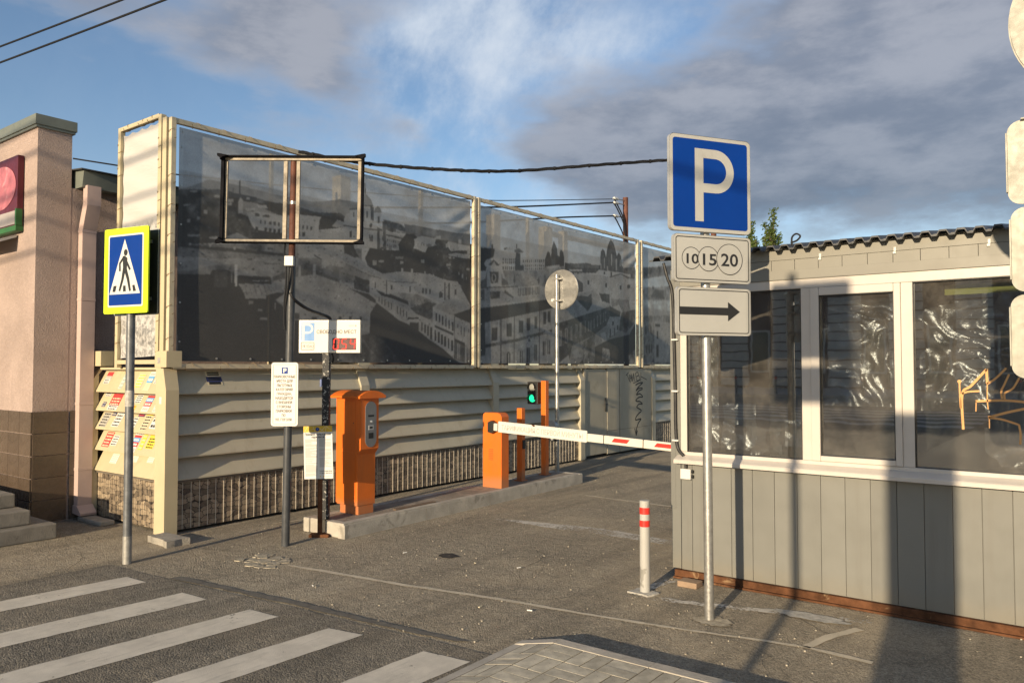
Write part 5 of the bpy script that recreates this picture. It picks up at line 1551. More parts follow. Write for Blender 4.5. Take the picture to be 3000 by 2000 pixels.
# ------------------------------------------------------------------ pedestrian crossing sign
t = thing('crossing_sign', 'yellow-bordered blue pedestrian crossing sign on a dark grey post', 'road sign', (-6.766, 3.385, 0), R(11.6))
po = MB().cyl((0, 0, 0), (0, 0, 2.88), 0.036, 22).build('post', POLEGREY, t, local=True)
MB().cyl((0, 0, 0.002), (0, 0, 0.24), 0.0372, 22).build('paint_worn_foot', M('foot_bare', (0.33, 0.32, 0.29), 0.5, metal=0.4, var=0.2, scale=30), po, local=True)
tp = MB().tube([(0, 0, 1.36), (0, 0, 1.50)], 0.0375, 18).build('torn_tape', M('clear_tape', (0.40, 0.38, 0.34), 0.35, var=0.3, scale=30), po, local=True)
pl = MB().prism(rrect(0.556, 0.748, 0.018, 0, 2.545), 'y', -0.060, -0.046).build('front_plate', FLUO, t, local=True)
W0, H0, CX, CZ = 0.415, 0.605, 0.0, 2.545
plate(W0 + 0.03, H0 + 0.03, 0.016, -0.0605, -0.0622, CX, CZ).build('white_border', RETRO, pl, local=True)
bl_ = plate(W0, H0, 0.012, -0.0625, -0.0640, CX, CZ).build('blue_field', BLUE, pl, local=True)
def uvp(pts): return [(CX - W0 / 2 + u * W0, CZ - H0 / 2 + v * H0) for u, v in pts]
flat([uvp([(0.475, 0.955), (0.022, 0.16), (0.956, 0.16)])], -0.0652).build('white_triangle', RETRO, pl, local=True)
hd = uvp([(0.509, 0.758)])[0]
fig = MB().disc(hd, 0.024, -0.0664, 20, 0.029)
fig = join(fig, flat([uvp([(0.417, 0.706), (0.485, 0.712), (0.565, 0.676), (0.549, 0.495), (0.437, 0.495)])], -0.0664),
           stroke(uvp([(0.45, 0.69), (0.335, 0.605), (0.339, 0.492)]), 0.022, -0.0665), stroke(uvp([(0.53, 0.635), (0.648, 0.505)]), 0.022, -0.0666),
           stroke(uvp([(0.475, 0.53), (0.42, 0.366), (0.333, 0.205)]), [0.036, 0.028, 0.022], -0.0667), stroke(uvp([(0.50, 0.53), (0.592, 0.375), (0.659, 0.198)]), [0.036, 0.030, 0.022], -0.0668),
           flat([uvp([(0.15, 0.283), (0.244, 0.286), (0.205, 0.196), (0.119, 0.198)]), uvp([(0.446, 0.281), (0.519, 0.281), (0.53, 0.197), (0.445, 0.194)]), uvp([(0.724, 0.28), (0.792, 0.284), (0.839, 0.195), (0.753, 0.192)])], -0.0664))
fig.build('walking_figure', TEXT, pl, local=True)
bk = plate(0.556, 0.748, 0.018, 0.046, 0.058, 0.0, 2.535).build('rear_plate', M('plate_back_shaded', (0.022, 0.023, 0.024), 0.35, var=0.2), t, local=True)  # near-black colour holds the shadow the front plate throws on it
frame2d(0.560, 0.752, 0.018, 0.010, 0.045, 0, 2.535).build('bright_rim', M('rim_alu', (0.5, 0.5, 0.48), 0.4, metal=0.5), bk, local=True)
for z in (2.30, 2.80):
    MB().box(-0.20, 0.20, -0.046, -0.038, z - 0.014, z + 0.014).box(-0.20, 0.20, 0.038, 0.046, z - 0.014, z + 0.014).box(-0.043, 0.043, -0.04, 0.04, z - 0.012, z + 0.012, 0.004).build('bracket', GREYSTEEL, t, local=True)

# ------------------------------------------------------------------ dark pole with the empty frame and the white notice
AC = R(35.5)
t = thing('frame_pole', 'dark pole with an empty steel sign frame above a white parking notice', 'sign pole', (-6.232, 4.632, 0), AC)
lean = Matrix.Rotation(R(0.75), 4, 'Y')
def LT(mb):
    mb.v = [tuple(lean @ Vector(p)) for p in mb.v]
    return mb
LT(MB().cyl((0, 0, 0), (0, 0, 2.76), 0.0385, 24)).build('pole', DARKGREY, t, local=True)
up = LT(MB().tube([(0, 0, 2.74), (0, 0, 2.78), (0, 0, 3.70)], [0.036, 0.031, 0.031], 20)).build('upper_pole', RUSTBROWN, t, local=True)
LT(MB().cyl((0, 0, 3.275), (0, 0, 3.305), 0.0325, 20)).build('steel_band', GREYSTEEL, up, local=True)
fw, fh, fz, fx = 1.372, 0.835, 3.312, 0.004
x0, x1, z0, z1 = fx - fw / 2, fx + fw / 2, fz - fh / 2, fz + fh / 2
fr = LT(MB().box(x0 + 0.02, x1 - 0.02, -0.045, -0.015, z1 - 0.034, z1 - 0.008, 0.002)).build('frame_rail', AGED, t, local=True)
LT(MB().box(x0 + 0.02, x1 - 0.02, -0.045, -0.015, z0 + 0.008, z0 + 0.034, 0.002)).build('frame_rail', AGED, t, local=True)
LT(MB().box(x0 + 0.028, x0 + 0.052, -0.044, -0.016, z0 + 0.041, z1 - 0.041, 0.002)).build('frame_rail', AGED, t, local=True)
LT(MB().box(x1 - 0.052, x1 - 0.020, -0.044, -0.016, z0 + 0.041, z1 - 0.041, 0.002)).build('frame_rail', AGED, t, local=True)
LT(MB().box(-0.085, -0.048, -0.044, -0.016, z0 + 0.041, z1 - 0.041, 0.002)).build('frame_rail', AGED, t, local=True)
LT(MB().box(0.040, 0.075, -0.044, -0.016, z0 + 0.041, z1 - 0.041, 0.002)).build('frame_rail', AGED, t, local=True)
LT(MB().box(x0, x1, -0.075, -0.005, z1 - 0.0075, z1 + 0.008)).build('outer_flange', BLACK, t, local=True)
LT(MB().box(x0, x1, -0.075, -0.005, z0 - 0.004, z0 + 0.0075)).build('outer_flange', BLACK, t, local=True)
LT(MB().box(x0 - 0.003, x0 + 0.0265, -0.075, -0.006, z0 + 0.0085, z1 - 0.0085)).build('outer_flange', BLACK, t, local=True)
LT(MB().box(x1 - 0.016, x1 + 0.001, -0.075, -0.006, z0 + 0.0085, z1 - 0.0085)).build('outer_flange', BLACK, t, local=True)
for sx in (-1, 1):
    for sz in (-1, 1):
        cx, cz = (x0 if sx < 0 else x1), (z0 if sz < 0 else z1)
        LT(MB().prism([(cx - sx * 0.07, cz - sz * 0.002), (cx, cz + sz * 0.012), (cx + sx * 0.028, cz + sz * 0.016), (cx + sx * 0.028, cz - sz * 0.010), (cx + sx * 0.002, cz - sz * 0.028), (cx, cz - sz * 0.045), (cx - sx * 0.02, cz - sz * 0.02)], 'y', -0.115, -0.0755)).build('corner_bracket', BLACK, t, local=True)
jb = LT(MB().box(-0.045, 0.042, -0.092, -0.042, 2.67, 2.765, 0.006)).build('junction_box', WHITE2, t, local=True)
LT(MB().box(-0.02, 0.018, -0.0945, -0.0925, 2.70, 2.735)).build('box_label', WHITE, jb, local=True)
cb = MB()
cb.tube([tuple(lean @ Vector(p)) for p in smooth_pts([(-0.03, -0.065, 2.672), (-0.032, -0.06, 2.5), (-0.052, -0.035, 2.30), (-0.045, -0.04, 2.10)])], 0.009, 6)
cb.tube([tuple(lean @ Vector(p)) for p in smooth_pts([(0.0, -0.065, 2.672), (-0.01, -0.058, 2.5), (-0.045, -0.03, 2.25), (-0.04, -0.04, 2.06)])], 0.009, 6)
cb.tube([tuple(lean @ Vector(p)) for p in smooth_pts([(0.025, -0.06, 2.672), (0.03, -0.05, 2.55), (0.02, -0.045, 2.42)])], 0.010, 6)
cb.tube([tuple(lean @ Vector(p)) for p in smooth_pts([(-0.06, -0.02, 2.90), (-0.062, -0.03, 2.80), (-0.045, -0.05, 2.74)])], 0.008, 6)
cb.build('cable', CABLE, t, local=True)
sg = plate(0.258, 0.605, 0.026, -0.056, -0.044, -0.004, 1.445).build('notice_plate', WHITE, t, local=True)
frame2d(0.226, 0.573, 0.016, 0.0055, -0.0575, -0.004, 1.445).build('teal_outline', TEAL, sg, local=True)
flat([[(-0.033, 1.640), (0.026, 1.640), (0.026, 1.700), (-0.033, 1.700)]], -0.0576).build('blue_square', BLUE, sg, local=True)
letter_P(0.033, 0.044, 0.0105, -0.018, 1.648, -0.0590).build('letter', WHITE, sg, local=True)
lines = ['ПАРКОВОЧНЫЕ', 'МЕСТА ДЛЯ', 'ЛЬГОТНЫХ', 'КАТЕГОРИЙ', 'ГРАЖДАН,', 'НАХОДЯТСЯ', 'С ВНЕШНЕЙ', 'СТОРОНЫ', 'ПАРКОВКИ', 'ПО', 'УЛ. ГОГОЛЯ']
wid = [0.205, 0.153, 0.148, 0.158, 0.143, 0.165, 0.155, 0.132, 0.150, 0.035, 0.157]
for k, (s_, w_) in enumerate(zip(lines, wid)):
    text_mesh(s_, 0.0345, -0.004 - 0.0008 * k, 1.613 - k * 0.0408, -0.0578, 'CENTER', 0.0006, w_).build('lettering', TEXTB, sg, local=True)

# ------------------------------------------------------------------ free-places display
t = thing('places_display', 'white display board reading 054 on a black post of flaking paint', 'display board', (-6.385, 5.235, 0), AC)
MB().box(-0.036, 0.036, -0.036, 0.036, 0.142, 1.86, 0.004).build('post', PEEL, t, local=True)
bw, bh, bz, bx = 0.638, 0.340, 2.019, 0.045
yb = -0.062
case = MB().box(bx - bw / 2, bx + bw / 2, yb, -0.004, bz - bh / 2, bz + bh / 2, 0.004).build('board', M('alu_frame', (0.50, 0.48, 0.42), 0.4, metal=0.3, var=0.06), t, local=True)
flat([[(bx - bw / 2 + 0.016, bz - bh / 2 + 0.016), (bx + bw / 2 - 0.016, bz - bh / 2 + 0.016), (bx + bw / 2 - 0.016, bz + bh / 2 - 0.016), (bx - bw / 2 + 0.016, bz + bh / 2 - 0.016)]], yb - 0.0012).build('face', WHITE, case, local=True)
def BX(px): return bx - bw / 2 + (px - 50) / 2170 * bw
def BZ(py): return bz + bh / 2 - (py - 130) / 1160 * bh
flat([[(BX(140), BZ(870)), (BX(605), BZ(870)), (BX(605), BZ(235)), (BX(140), BZ(235))]], yb - 0.0022).build('blue_square', PALEBLUE, case, local=True)
letter_P(BX(560) - BX(180), BZ(262) - BZ(845), 0.0215, BX(180), BZ(845), yb - 0.0034).build('letter', WHITE, case, local=True)
frame2d(BX(600) - BX(130), BZ(915) - BZ(1185), 0.009, 0.005, yb - 0.0024, (BX(600) + BX(130)) / 2, (BZ(915) + BZ(1185)) / 2).build('outline', TEXTB, case, local=True)
for px, py, r_, s_ in ((220, 1048, 0.0165, '10'), (325, 1050, 0.021, '15'), (468, 1052, 0.0275, '20')):
    cdisc = MB().disc((BX(px), BZ(py)), r_, yb - 0.0026 - r_ * 0.02, 28).build('circle_fill', WHITE, case, local=True)
    ring2d((BX(px), BZ(py)), r_, 0.002, yb - 0.0034 - r_ * 0.02, 28).build('circle', TEXTB, case, local=True)
    text_mesh(s_, r_ * 1.05, BX(px), BZ(py), yb - 0.0036 - r_ * 0.02, 'CENTER', 0.0003).build('numeral', TEXTB, case, local=True)
text_mesh('СВОБОДНО МЕСТ', 0.050, (BX(680) + BX(2085)) / 2, BZ(548), yb - 0.0024, 'CENTER', 0.0007, BX(2085) - BX(680)).build('lettering', TEXTB, case, local=True)
text_mesh('ЧСКТ', 0.020, BX(1905), BZ(340), yb - 0.0024, 'CENTER', 0.0002, BX(2005) - BX(1815)).build('lettering', TEXTG2, case, local=True)
MB().disc((BX(2055), BZ(335)), 0.0095, yb - 0.0024, 20).build('logo_disc', TEXTG2, case, local=True)
lp = flat([[(BX(1238), BZ(1182)), (BX(2075), BZ(1182)), (BX(2075), BZ(768)), (BX(1238), BZ(768))]], yb - 0.0030).build('led_panel', LEDBACK, case, local=True)
SEG = {'0': 'abcdef', '5': 'afgcd', '4': 'fgbc'}
for k, ch in enumerate('054'):
    cx, cz = BX((1370, 1655, 1950)[k]), BZ(975)
    hw, hh, tt = 0.0235, 0.052, 0.0088
    sl = 0.10
    def sp_(pts): return [(cx + a + sl * b_, cz + b_) for a, b_ in pts]
    def hseg(z): return [(-hw + .003, z), (-hw + .008, z + tt / 2), (hw - .008, z + tt / 2), (hw - .003, z), (hw - .008, z - tt / 2), (-hw + .008, z - tt / 2)]
    def vseg(x, za, zb_): return [(x, za + .003), (x + tt / 2, za + .008), (x + tt / 2, zb_ - .008), (x, zb_ - .003), (x - tt / 2, zb_ - .008), (x - tt / 2, za + .008)]
    D = {'a': hseg(hh), 'g': hseg(0), 'd': hseg(-hh), 'f': vseg(-hw, 0, hh), 'b': vseg(hw, 0, hh), 'e': vseg(-hw, -hh, 0), 'c': vseg(hw, -hh, 0)}
    flat([sp_(D[q]) for q in SEG[ch]], yb - 0.0042).build('digit', LEDR, case, local=True)
cb = MB()
cb.tube(smooth_pts([(0.055, -0.02, 1.858), (0.075, -0.015, 1.80), (0.06, 0.0, 1.75), (0.038, 0.0, 1.745)]), 0.010, 7)
cb.build('cable', CABLE, t, local=True)
MB().box(-0.062, -0.037, -0.03, -0.005, 1.50, 1.58, 0.003).build('tag', M('blue_tag', (0.10, 0.14, 0.30), 0.4, var=0.3, scale=40), t, local=True)
# cable from the dark pole to the display
tag(MB().tube(smooth_pts([(-6.185, 4.625, 2.42), (-6.175, 4.67, 2.35), (-6.22, 4.86, 2.275), (-6.31, 5.08, 2.245), (-6.365, 5.25, 2.215), (-6.376, 5.278, 2.16)], 8), 0.016, 8).build('cable', CABLE), 'thick black cable drooping from the dark pole to the white display board', 'cable')

# ------------------------------------------------------------------ rules notice on a rusty stand
t = thing('notice_stand', 'white parking rules notice with a yellow head on a rusty steel stand', 'notice', (-6.292, 5.090, 0), AC)
MB().box(-0.024, 0.024, -0.002, 0.003, 0.03, 1.06).box(-0.024, -0.019, -0.002, 0.046, 0.03, 1.06).build('post', RUST, t, local=True)
MB().box(-0.10, 0.10, -0.05, 0.06, 0.0, 0.03, 0.003).build('base_plate', RUST, t, local=True)
skew = Matrix.Rotation(R(-1.6), 4, 'Y')
sz_, sw_, sh_ = 0.845, 0.292, 0.530
nx = -0.02
def NL(mb):
    mb.v = [tuple(Vector((nx, 0, sz_)) + skew @ Vector((p[0], p[1], p[2]))) for p in mb.v]
    return mb
ns_ = NL(plate(sw_, sh_, 0.003, -0.010, -0.004)).build('notice_sheet', WHITE, t, local=True)
def rc(u0, u1, v0, v1): return [(-sw_ / 2 + u0 * sw_, -sh_ / 2 + v0 * sh_), (-sw_ / 2 + u1 * sw_, -sh_ / 2 + v0 * sh_), (-sw_ / 2 + u1 * sw_, -sh_ / 2 + v1 * sh_), (-sw_ / 2 + u0 * sw_, -sh_ / 2 + v1 * sh_)]
NL(flat([rc(0, 1, 0.885, 1.0)], -0.0112)).build('yellow_header', M('header_yellow', (0.66, 0.43, 0.035), 0.5, var=0.05), ns_, local=True)
gl = []
for a, b_ in (((0.05, 0.90), (0.16, 1.0)), ((0.16, 0.90), (0.36, 0.95)), ((0.34, 1.0), (0.40, 0.89)), ((0.60, 0.89), (0.76, 0.99)), ((0.76, 0.89), (0.80, 1.0)), ((0.80, 0.99), (0.95, 0.93)), ((0.57, 0.95), (0.72, 0.89))):
    gl.append(stroke([(-sw_ / 2 + a[0] * sw_, -sh_ / 2 + a[1] * sh_), (-sw_ / 2 + b_[0] * sw_, -sh_ / 2 + b_[1] * sh_)], 0.0022, -0.0122))
NL(join(*gl)).build('header_lines', WHITE, ns_, local=True)
NL(MB().disc((-0.003, 0.232), 0.0195, -0.0128, 24)).build('badge', BLUE, ns_, local=True)
NL(letter_P(0.013, 0.018, 0.0042, -0.009, 0.223, -0.0136)).build('badge_letter', PALEBLUE, ns_, local=True)
NL(text_mesh('Правила пользования', 0.031, 0.0, 0.184, -0.0114, 'CENTER', 0.0007, 0.264)).build('lettering', TEXT, ns_, local=True)
NL(text_mesh('парковкой', 0.031, 0.0, 0.156, -0.0114, 'CENTER', 0.0007, 0.130)).build('lettering', TEXT, ns_, local=True)
tx = []
for c_, (ua, ub, vlo) in enumerate(((0.05, 0.47, 0.05), (0.54, 0.95, 0.215))):
    v = 0.745
    while v > vlo:
        e = ub if random.random() < 0.72 else ua + (ub - ua) * random.uniform(0.35, 0.9)
        tx.append(rc(ua, e, v, v + 0.0075))
        v -= 0.0125 if random.random() < 0.88 else 0.024
NL(flat(tx, -0.0114)).build('small_print', TEXTG, ns_, local=True)
NL(text_mesh('Служба поддержки', 0.0175, 0.073, -0.186, -0.0114, 'CENTER', 0.0003, 0.125)).build('lettering', TEXT, ns_, local=True)
NL(text_mesh('+7 (861) 204-02-04', 0.0175, 0.073, -0.208, -0.0114, 'CENTER', 0.0003, 0.125)).build('lettering', TEXTB, ns_, local=True)
NL(flat([rc(0.54, 0.575, 0.035, 0.055), rc(0.66, 0.70, 0.035, 0.055)], -0.0114)).build('small_logos', MATS['header_yellow'], ns_, local=True)
NL(flat([rc(0.73, 0.96, 0.047, 0.053), rc(0.73, 0.87, 0.033, 0.039)], -0.0114)).build('small_print', TEXTG2, ns_, local=True)

# ------------------------------------------------------------------ ticket machine
t = thing('ticket_machine', 'tall orange parking ticket machine with arched hood and grey panel', 'ticket machine', (-6.41, 5.69, 0.145))
X0, X1, Y0, Y1 = -6.600, -6.270, 5.560, 5.815
MB().box(X0 + 0.035, X1 - 0.005, Y0 + 0.02, Y1 - 0.02, 0.143, 0.265, 0.003).build('plinth', ORANGE, t)
body = MB().box(X0, X1, Y0, Y1, 0.235, 1.375, 0.006).build('body', ORANGE, t)
hd = MB().prism([(X1 - 0.002, 0.775), (X1 + 0.048, 0.835), (X1 + 0.048, 1.375), (X1 - 0.002, 1.375)], 'y', Y0 + 0.0005, Y1 - 0.0005).build('head', ORANGE, t)
arch = [(Y0 - 0.045, 1.372), (Y0 - 0.045, 1.398)]
for k in range(11):
    a = k / 10
    arch.append((Y0 - 0.035 + (Y1 - Y0 + 0.095) * a, 1.402 + 0.052 * math.sin(PI * a) ** 0.8))
arch += [(Y1 + 0.07, 1.398), (Y1 + 0.07, 1.372)]
MB().prism(arch, 'x', X0 - 0.055, X1 + 0.085).build('hood', ORANGE, t)
MB().box(X0 + 0.045, X1 - 0.03, Y0 - 0.004, Y0 + 0.001, 0.835, 1.335, 0.0015).build('door_panel', ORANGE, t)
MB().box(X0 + 0.045, X1 - 0.03, Y0 - 0.004, Y0 + 0.001, 0.275, 0.805, 0.0015).build('door_panel', ORANGE, t)
MB().cyl((X1 - 0.06, Y0 - 0.006, 1.11), (X1 - 0.06, Y0 - 0.003, 1.11), 0.006, 10).build('lock', BLACKPL, t)
MB().box(X0 - 0.012, X0 + 0.002, Y0 - 0.001, Y0 + 0.05, 0.25, 1.37, 0.002).build('edge_strip', ORANGE, t)
xh = X1 + 0.048
def on_x(mb, x):      # (along +y, height) onto the face turned to the drive
    mb.v = [(x, q[0], q[2]) for q in mb.v]
    return mb
yc, zc = (Y0 + Y1) / 2 + 0.012, 1.095
pts = rrect(0.155, 0.485, 0.076, yc, zc, 10)
pan = MB().prism([(a, b_) for a, b_ in pts], 'x', xh, xh + 0.006).build('control_panel', GREYPANEL, t)
MB().box(xh + 0.006, xh + 0.008, yc - 0.042, yc + 0.042, 1.175, 1.195).build('ticket_slot', BLACKPL, pan)
MB().box(xh + 0.006, xh + 0.010, yc - 0.034, yc + 0.036, 1.035, 1.085, 0.002).build('card_slot', M('slot_rim', (0.45, 0.45, 0.45), 0.35, metal=0.4), pan)
MB().box(xh + 0.0102, xh + 0.011, yc - 0.026, yc + 0.02, 1.05, 1.072).build('card_opening', BLACKPL, pan)
MB().box(xh + 0.006, xh + 0.009, yc - 0.034, yc + 0.034, 0.945, 1.005).build('screen', BLACKPL, pan)
MB().cyl((xh + 0.006, yc, 1.125), (xh + 0.026, yc, 1.125), 0.011, 14).build('button', M('steel_button', (0.5, 0.55, 0.6), 0.25, metal=0.6), pan)
on_x(text_mesh('i', 0.03, yc, 1.215, 0), xh + 0.0065).build('symbol', TEXTG2, pan)

# ------------------------------------------------------------------ barrier
t = thing('parking_barrier', 'orange barrier cabinet with a white lettered arm across the drive', 'barrier', (-6.32, 7.97, 0.145))
MB().prism([(-6.475, 0.143), (-6.165, 0.143), (-6.165, 1.06), (-6.185, 1.095), (-6.225, 1.112), (-6.43, 1.112), (-6.465, 1.095), (-6.475, 1.07)], 'y', 7.90, 8.05).build('cabinet', ORANGE, t)
for k in range(7):
    MB().box(-6.375, -6.305, 7.894, 7.900, 0.50 + k * 0.022, 0.510 + k * 0.022, 0.001).build('vent_slot', M('orange_dark', (0.42, 0.10, 0.02), 0.5), t)
MB().prism([(-6.345, 0.865), (-6.29, 0.85), (-6.235, 0.88), (-6.235, 0.99), (-6.29, 1.015), (-6.345, 0.99)], 'y', 7.835, 7.899).build('hub', BLACKPL, t)
th = math.atan2(-0.0425, 1.0)
am = Matrix.Translation((-6.29, 7.845, 0.938)) @ Matrix.Rotation(-th, 4, 'Y')
def AM(mb):
    mb.v = [tuple(am @ Vector(p)) for p in mb.v]
    return mb
ARMW = M('arm_white', (0.62, 0.58, 0.50), 0.45, var=0.04, dirt=((0.45, 0.41, 0.34), 0.3, 9, 0.66))
arm = AM(MB().box(0.05, 3.28, -0.018, 0.018, -0.047, 0.047, 0.005)).build('arm', ARMW, t)
for xx in (0.115, 1.68, 2.19, 2.70):
    AM(MB().box(xx, xx + 0.010, -0.0195, 0.0195, -0.0485, 0.0485)).build('joint_band', BLACKPL, arm)
pls = AM(plate(1.33, 0.138, 0.012, -0.030, -0.020, 0.80, 0.012)).build('text_plate', WHITE2, t)
AM(text_mesh('ТАРИФИКАЦИЯ С ПЕРВОЙ МИНУТЫ', 0.088, 0.80, 0.010, -0.0312, 'CENTER', 0.0010, 1.22)).build('lettering', TEXTG, pls)
AM(frame2d(1.315, 0.124, 0.01, 0.002, -0.0311, 0.80, 0.012)).build('outline', TEXTG, pls)
AM(stroke(smooth_pts([(0.69, 0.07), (0.66, 0.03), (0.70, 0.0), (0.75, -0.055)], 4), 0.003, -0.0318)).build('crack', TEXTG2, pls)
AM(flat([[(0.655, 0.083), (0.70, 0.083), (0.715, 0.066), (0.69, 0.058)]], -0.0320)).build('chip', RUST, pls)
for xx in (1.79, 2.33, 2.86):
    AM(flat([[(xx, -0.018), (xx + 0.035, 0.028), (xx + 0.235, 0.028), (xx + 0.20, -0.018)]], -0.0192)).build('red_stripe', REDB, arm)

# photocell post and signal post
t = thing('photocell_post', 'short square orange post with a black sensor behind the barrier cabinet', 'post', (-6.40, 8.64, 0.145))
MB().box(-6.445, -6.36, 8.60, 8.68, 0.15, 1.14, 0.004).build('post', ORANGE, t)
MB().box(-6.47, -6.335, 8.57, 8.71, 0.142, 0.156, 0.003).build('base_flange', ORANGE, t)
MB().box(-6.362, -6.345, 8.615, 8.665, 0.58, 0.70, 0.003).build('sensor', BLACKPL, t)
t = thing('signal_post', 'tall orange post carrying a two-lens signal showing green', 'traffic light', (-6.48, 9.335, 0.145))
MB().box(-6.525, -6.44, 9.295, 9.375, 0.15, 1.505, 0.004).build('post', ORANGE, t)
MB().box(-6.55, -6.415, 9.265, 9.405, 0.142, 0.156, 0.003).build('base_flange', ORANGE, t)
hs = MB().box(-6.72, -6.535, 9.225, 9.315, 1.165, 1.49, 0.006).build('signal_head', BLACKPL, t)
for zc_, m_ in ((1.41, LENS_OFF), (1.25, LEDG)):
    MB().dome((-6.628, 9.2245, zc_), (0, -1, 0), 0.056, 0.018, 24, 5).build('lens', m_, hs)
    vis = MB()
    n_ = 14
    for k in range(n_):
        a, b_ = R(-20 + 220 * k / n_), R(-20 + 220 * (k + 1) / n_)
        vis.raw([(-6.628 + 0.063 * math.cos(q), y_, zc_ + 0.063 * math.sin(q)) for q in (a, b_) for y_ in (9.224, 9.175)], [(0, 2, 3, 1)])
    vis.build('visor', BLACKPL, hs)

# galvanised pole with a round sign seen from behind
t = thing('round_sign', 'round road sign seen from its plain steel back on a galvanised pole behind the signal', 'road sign', (-7.15, 10.65, 0))
MB().cyl((-7.15, 10.65, 0), (-7.15, 10.65, 3.235), 0.034, 22).build('pole', GREYSTEEL, t)
dm = MB().tube([(-7.105, 10.70, 2.99), (-7.105, 10.715, 2.99)], 0.323, 48).build('disc', GREYSTEEL, t)
MB().tube([(-7.105, 10.712, 2.99), (-7.105, 10.724, 2.99)], [0.332, 0.332], 48).build('rim', GREYSTEEL, dm)
for z in (2.80, 3.16):
    MB().box(-7.20, -7.06, 10.612, 10.698, z - 0.013, z + 0.013, 0.003).build('bracket', GREYSTEEL, t)
flat([[(-7.30, 2.80), (-7.235, 2.80), (-7.235, 2.845), (-7.30, 2.845)]], 10.698).build('sticker', WHITE, dm)
sp_ = thing('horn_speaker', 'small grey horn loudspeaker fixed low on the galvanised pole behind the barrier arm', 'loudspeaker', (-7.15, 10.58, 0.66))
MB().tube([(-7.15, 10.61, 0.74), (-7.15, 10.50, 0.75), (-7.15, 10.46, 0.755)], [0.06, 0.085, 0.088], 20).build('horn', M('horn_grey', (0.36, 0.37, 0.38), 0.4, var=0.06), sp_)
MB().tube([(-7.17, 10.61, 0.545), (-7.17, 10.53, 0.54)], [0.05, 0.055], 18).build('lens_body', BLACKPL, sp_)
MB().dome((-7.17, 10.529, 0.54), (0, -1, 0), 0.03, 0.012, 16, 4).build('lens', MATS['horn_grey'], sp_)

# ------------------------------------------------------------------ parking sign stack
t = thing('parking_sign', 'blue parking sign over white 10 15 20 and arrow plates on a galvanised post', 'road sign', (-2.135, 5.014, 0), R(58))
MB().cyl((0, 0, 0), (-0.012, 0, 3.27), 0.0315, 24).build('post', GREYSTEEL, t, local=True)
ALU = M('plate_alu', (0.50, 0.50, 0.48), 0.4, metal=0.4, var=0.08)
def sign_plate(name, w, h, r, cz, cx=0.0, mat=RETRO2):
    p_ = plate(w, h, r, -0.058, -0.046, cx, cz).build(name, mat, t, local=True)
    a, b_ = rrect(w + 0.004, h + 0.004, r, cx, cz), rrect(w - 0.002, h - 0.002, r, cx, cz)
    rim = MB()
    n_ = len(a)
    for i in range(n_):
        j = (i + 1) % n_
        q = [(a[i], -0.0595), (a[j], -0.0595), (a[j], -0.030), (a[i], -0.030)]
        rim.face([(p[0], y_, p[1]) for p, y_ in q])
    rim.build('folded_rim', ALU, p_, local=True)
    for dz in (-h * 0.28, h * 0.28):
        MB().box(-0.16, 0.16, -0.045, -0.036, cz + dz - 0.014, cz + dz + 0.014).box(-0.042, 0.036, -0.038, 0.036, cz + dz - 0.012, cz + dz + 0.012, 0.004).build('bracket', GREYSTEEL, p_, local=True)
    return p_
p_ = sign_plate('parking_plate', 0.645, 0.648, 0.035, 2.940)
plate(0.598, 0.600, 0.020, -0.0592, -0.0582, 0, 2.940).build('blue_field', BLUE, p_, local=True)
letter_P(0.315, 0.495, 0.068, -0.128, 2.685, -0.0606).build('letter', RETRO2, p_, local=True)
p2 = sign_plate('payment_plate', 0.615, 0.318, 0.028, 2.433, 0.012)
frame2d(0.588, 0.290, 0.020, 0.006, -0.0592, 0.012, 2.433).build('outline', TEXT, p2, local=True)
for k, (cx, cz, r_, s_, sz) in enumerate(((-0.160, 2.433, 0.075, '10', 0.092), (-0.025, 2.433, 0.085, '15', 0.108), (0.145, 2.437, 0.107, '20', 0.120))):
    if k < 2:
        MB().disc((cx, cz), r_, -0.0592 - 0.0009 * k, 36).build('circle_fill', RETRO2, p2, local=True)
    else:
        MB().disc((cx, cz), r_, -0.0610, 36).build('circle_fill', RETRO2, p2, local=True)
    ring2d((cx, cz), r_, 0.0045, -0.0597 - 0.0009 * k, 44).build('circle', TEXT, p2, local=True)
    text_mesh(s_, sz, cx, cz - 0.002, -0.0600 - 0.0009 * k, 'CENTER', 0.0020, r_ * 1.30).build('numeral', TEXT, p2, local=True)
p3 = sign_plate('arrow_plate', 0.590, 0.322, 0.028, 2.077, 0.022)
frame2d(0.562, 0.294, 0.020, 0.006, -0.0592, 0.022, 2.077).build('outline', TEXT, p3, local=True)
zc_ = 2.080
flat([[(-0.256, zc_ - 0.026), (0.130, zc_ - 0.026), (0.130, zc_ + 0.026), (-0.256, zc_ + 0.026)], [(0.130, zc_ - 0.066), (0.228, zc_), (0.130, zc_ + 0.066)]], -0.0594).build('arrow', TEXT, p3, local=True)

# bollard
t = thing('bollard', 'thin scuffed white bollard with two red bands by the kiosk corner', 'bollard', (-2.777, 5.324, 0))
MB().cyl((-2.777, 5.324, 0), (-2.777, 5.324, 0.693), 0.0385, 24).build('tube', PEEL2, t)
for z0, z1 in ((0.592, 0.642), (0.498, 0.546)):
    MB().tube([(-2.777, 5.324, z0), (-2.777, 5.324, z1)], 0.0392, 24, False).build('red_band', REDB, t)
foot = jitter_poly([(-2.88, 5.25), (-2.70, 5.23), (-2.68, 5.37), (-2.85, 5.40)], 0.015, 0.05)
MB().prism(foot, 'z', 0.0, 0.012).build('mortar_foot', MATS['pale_mortar'], t)

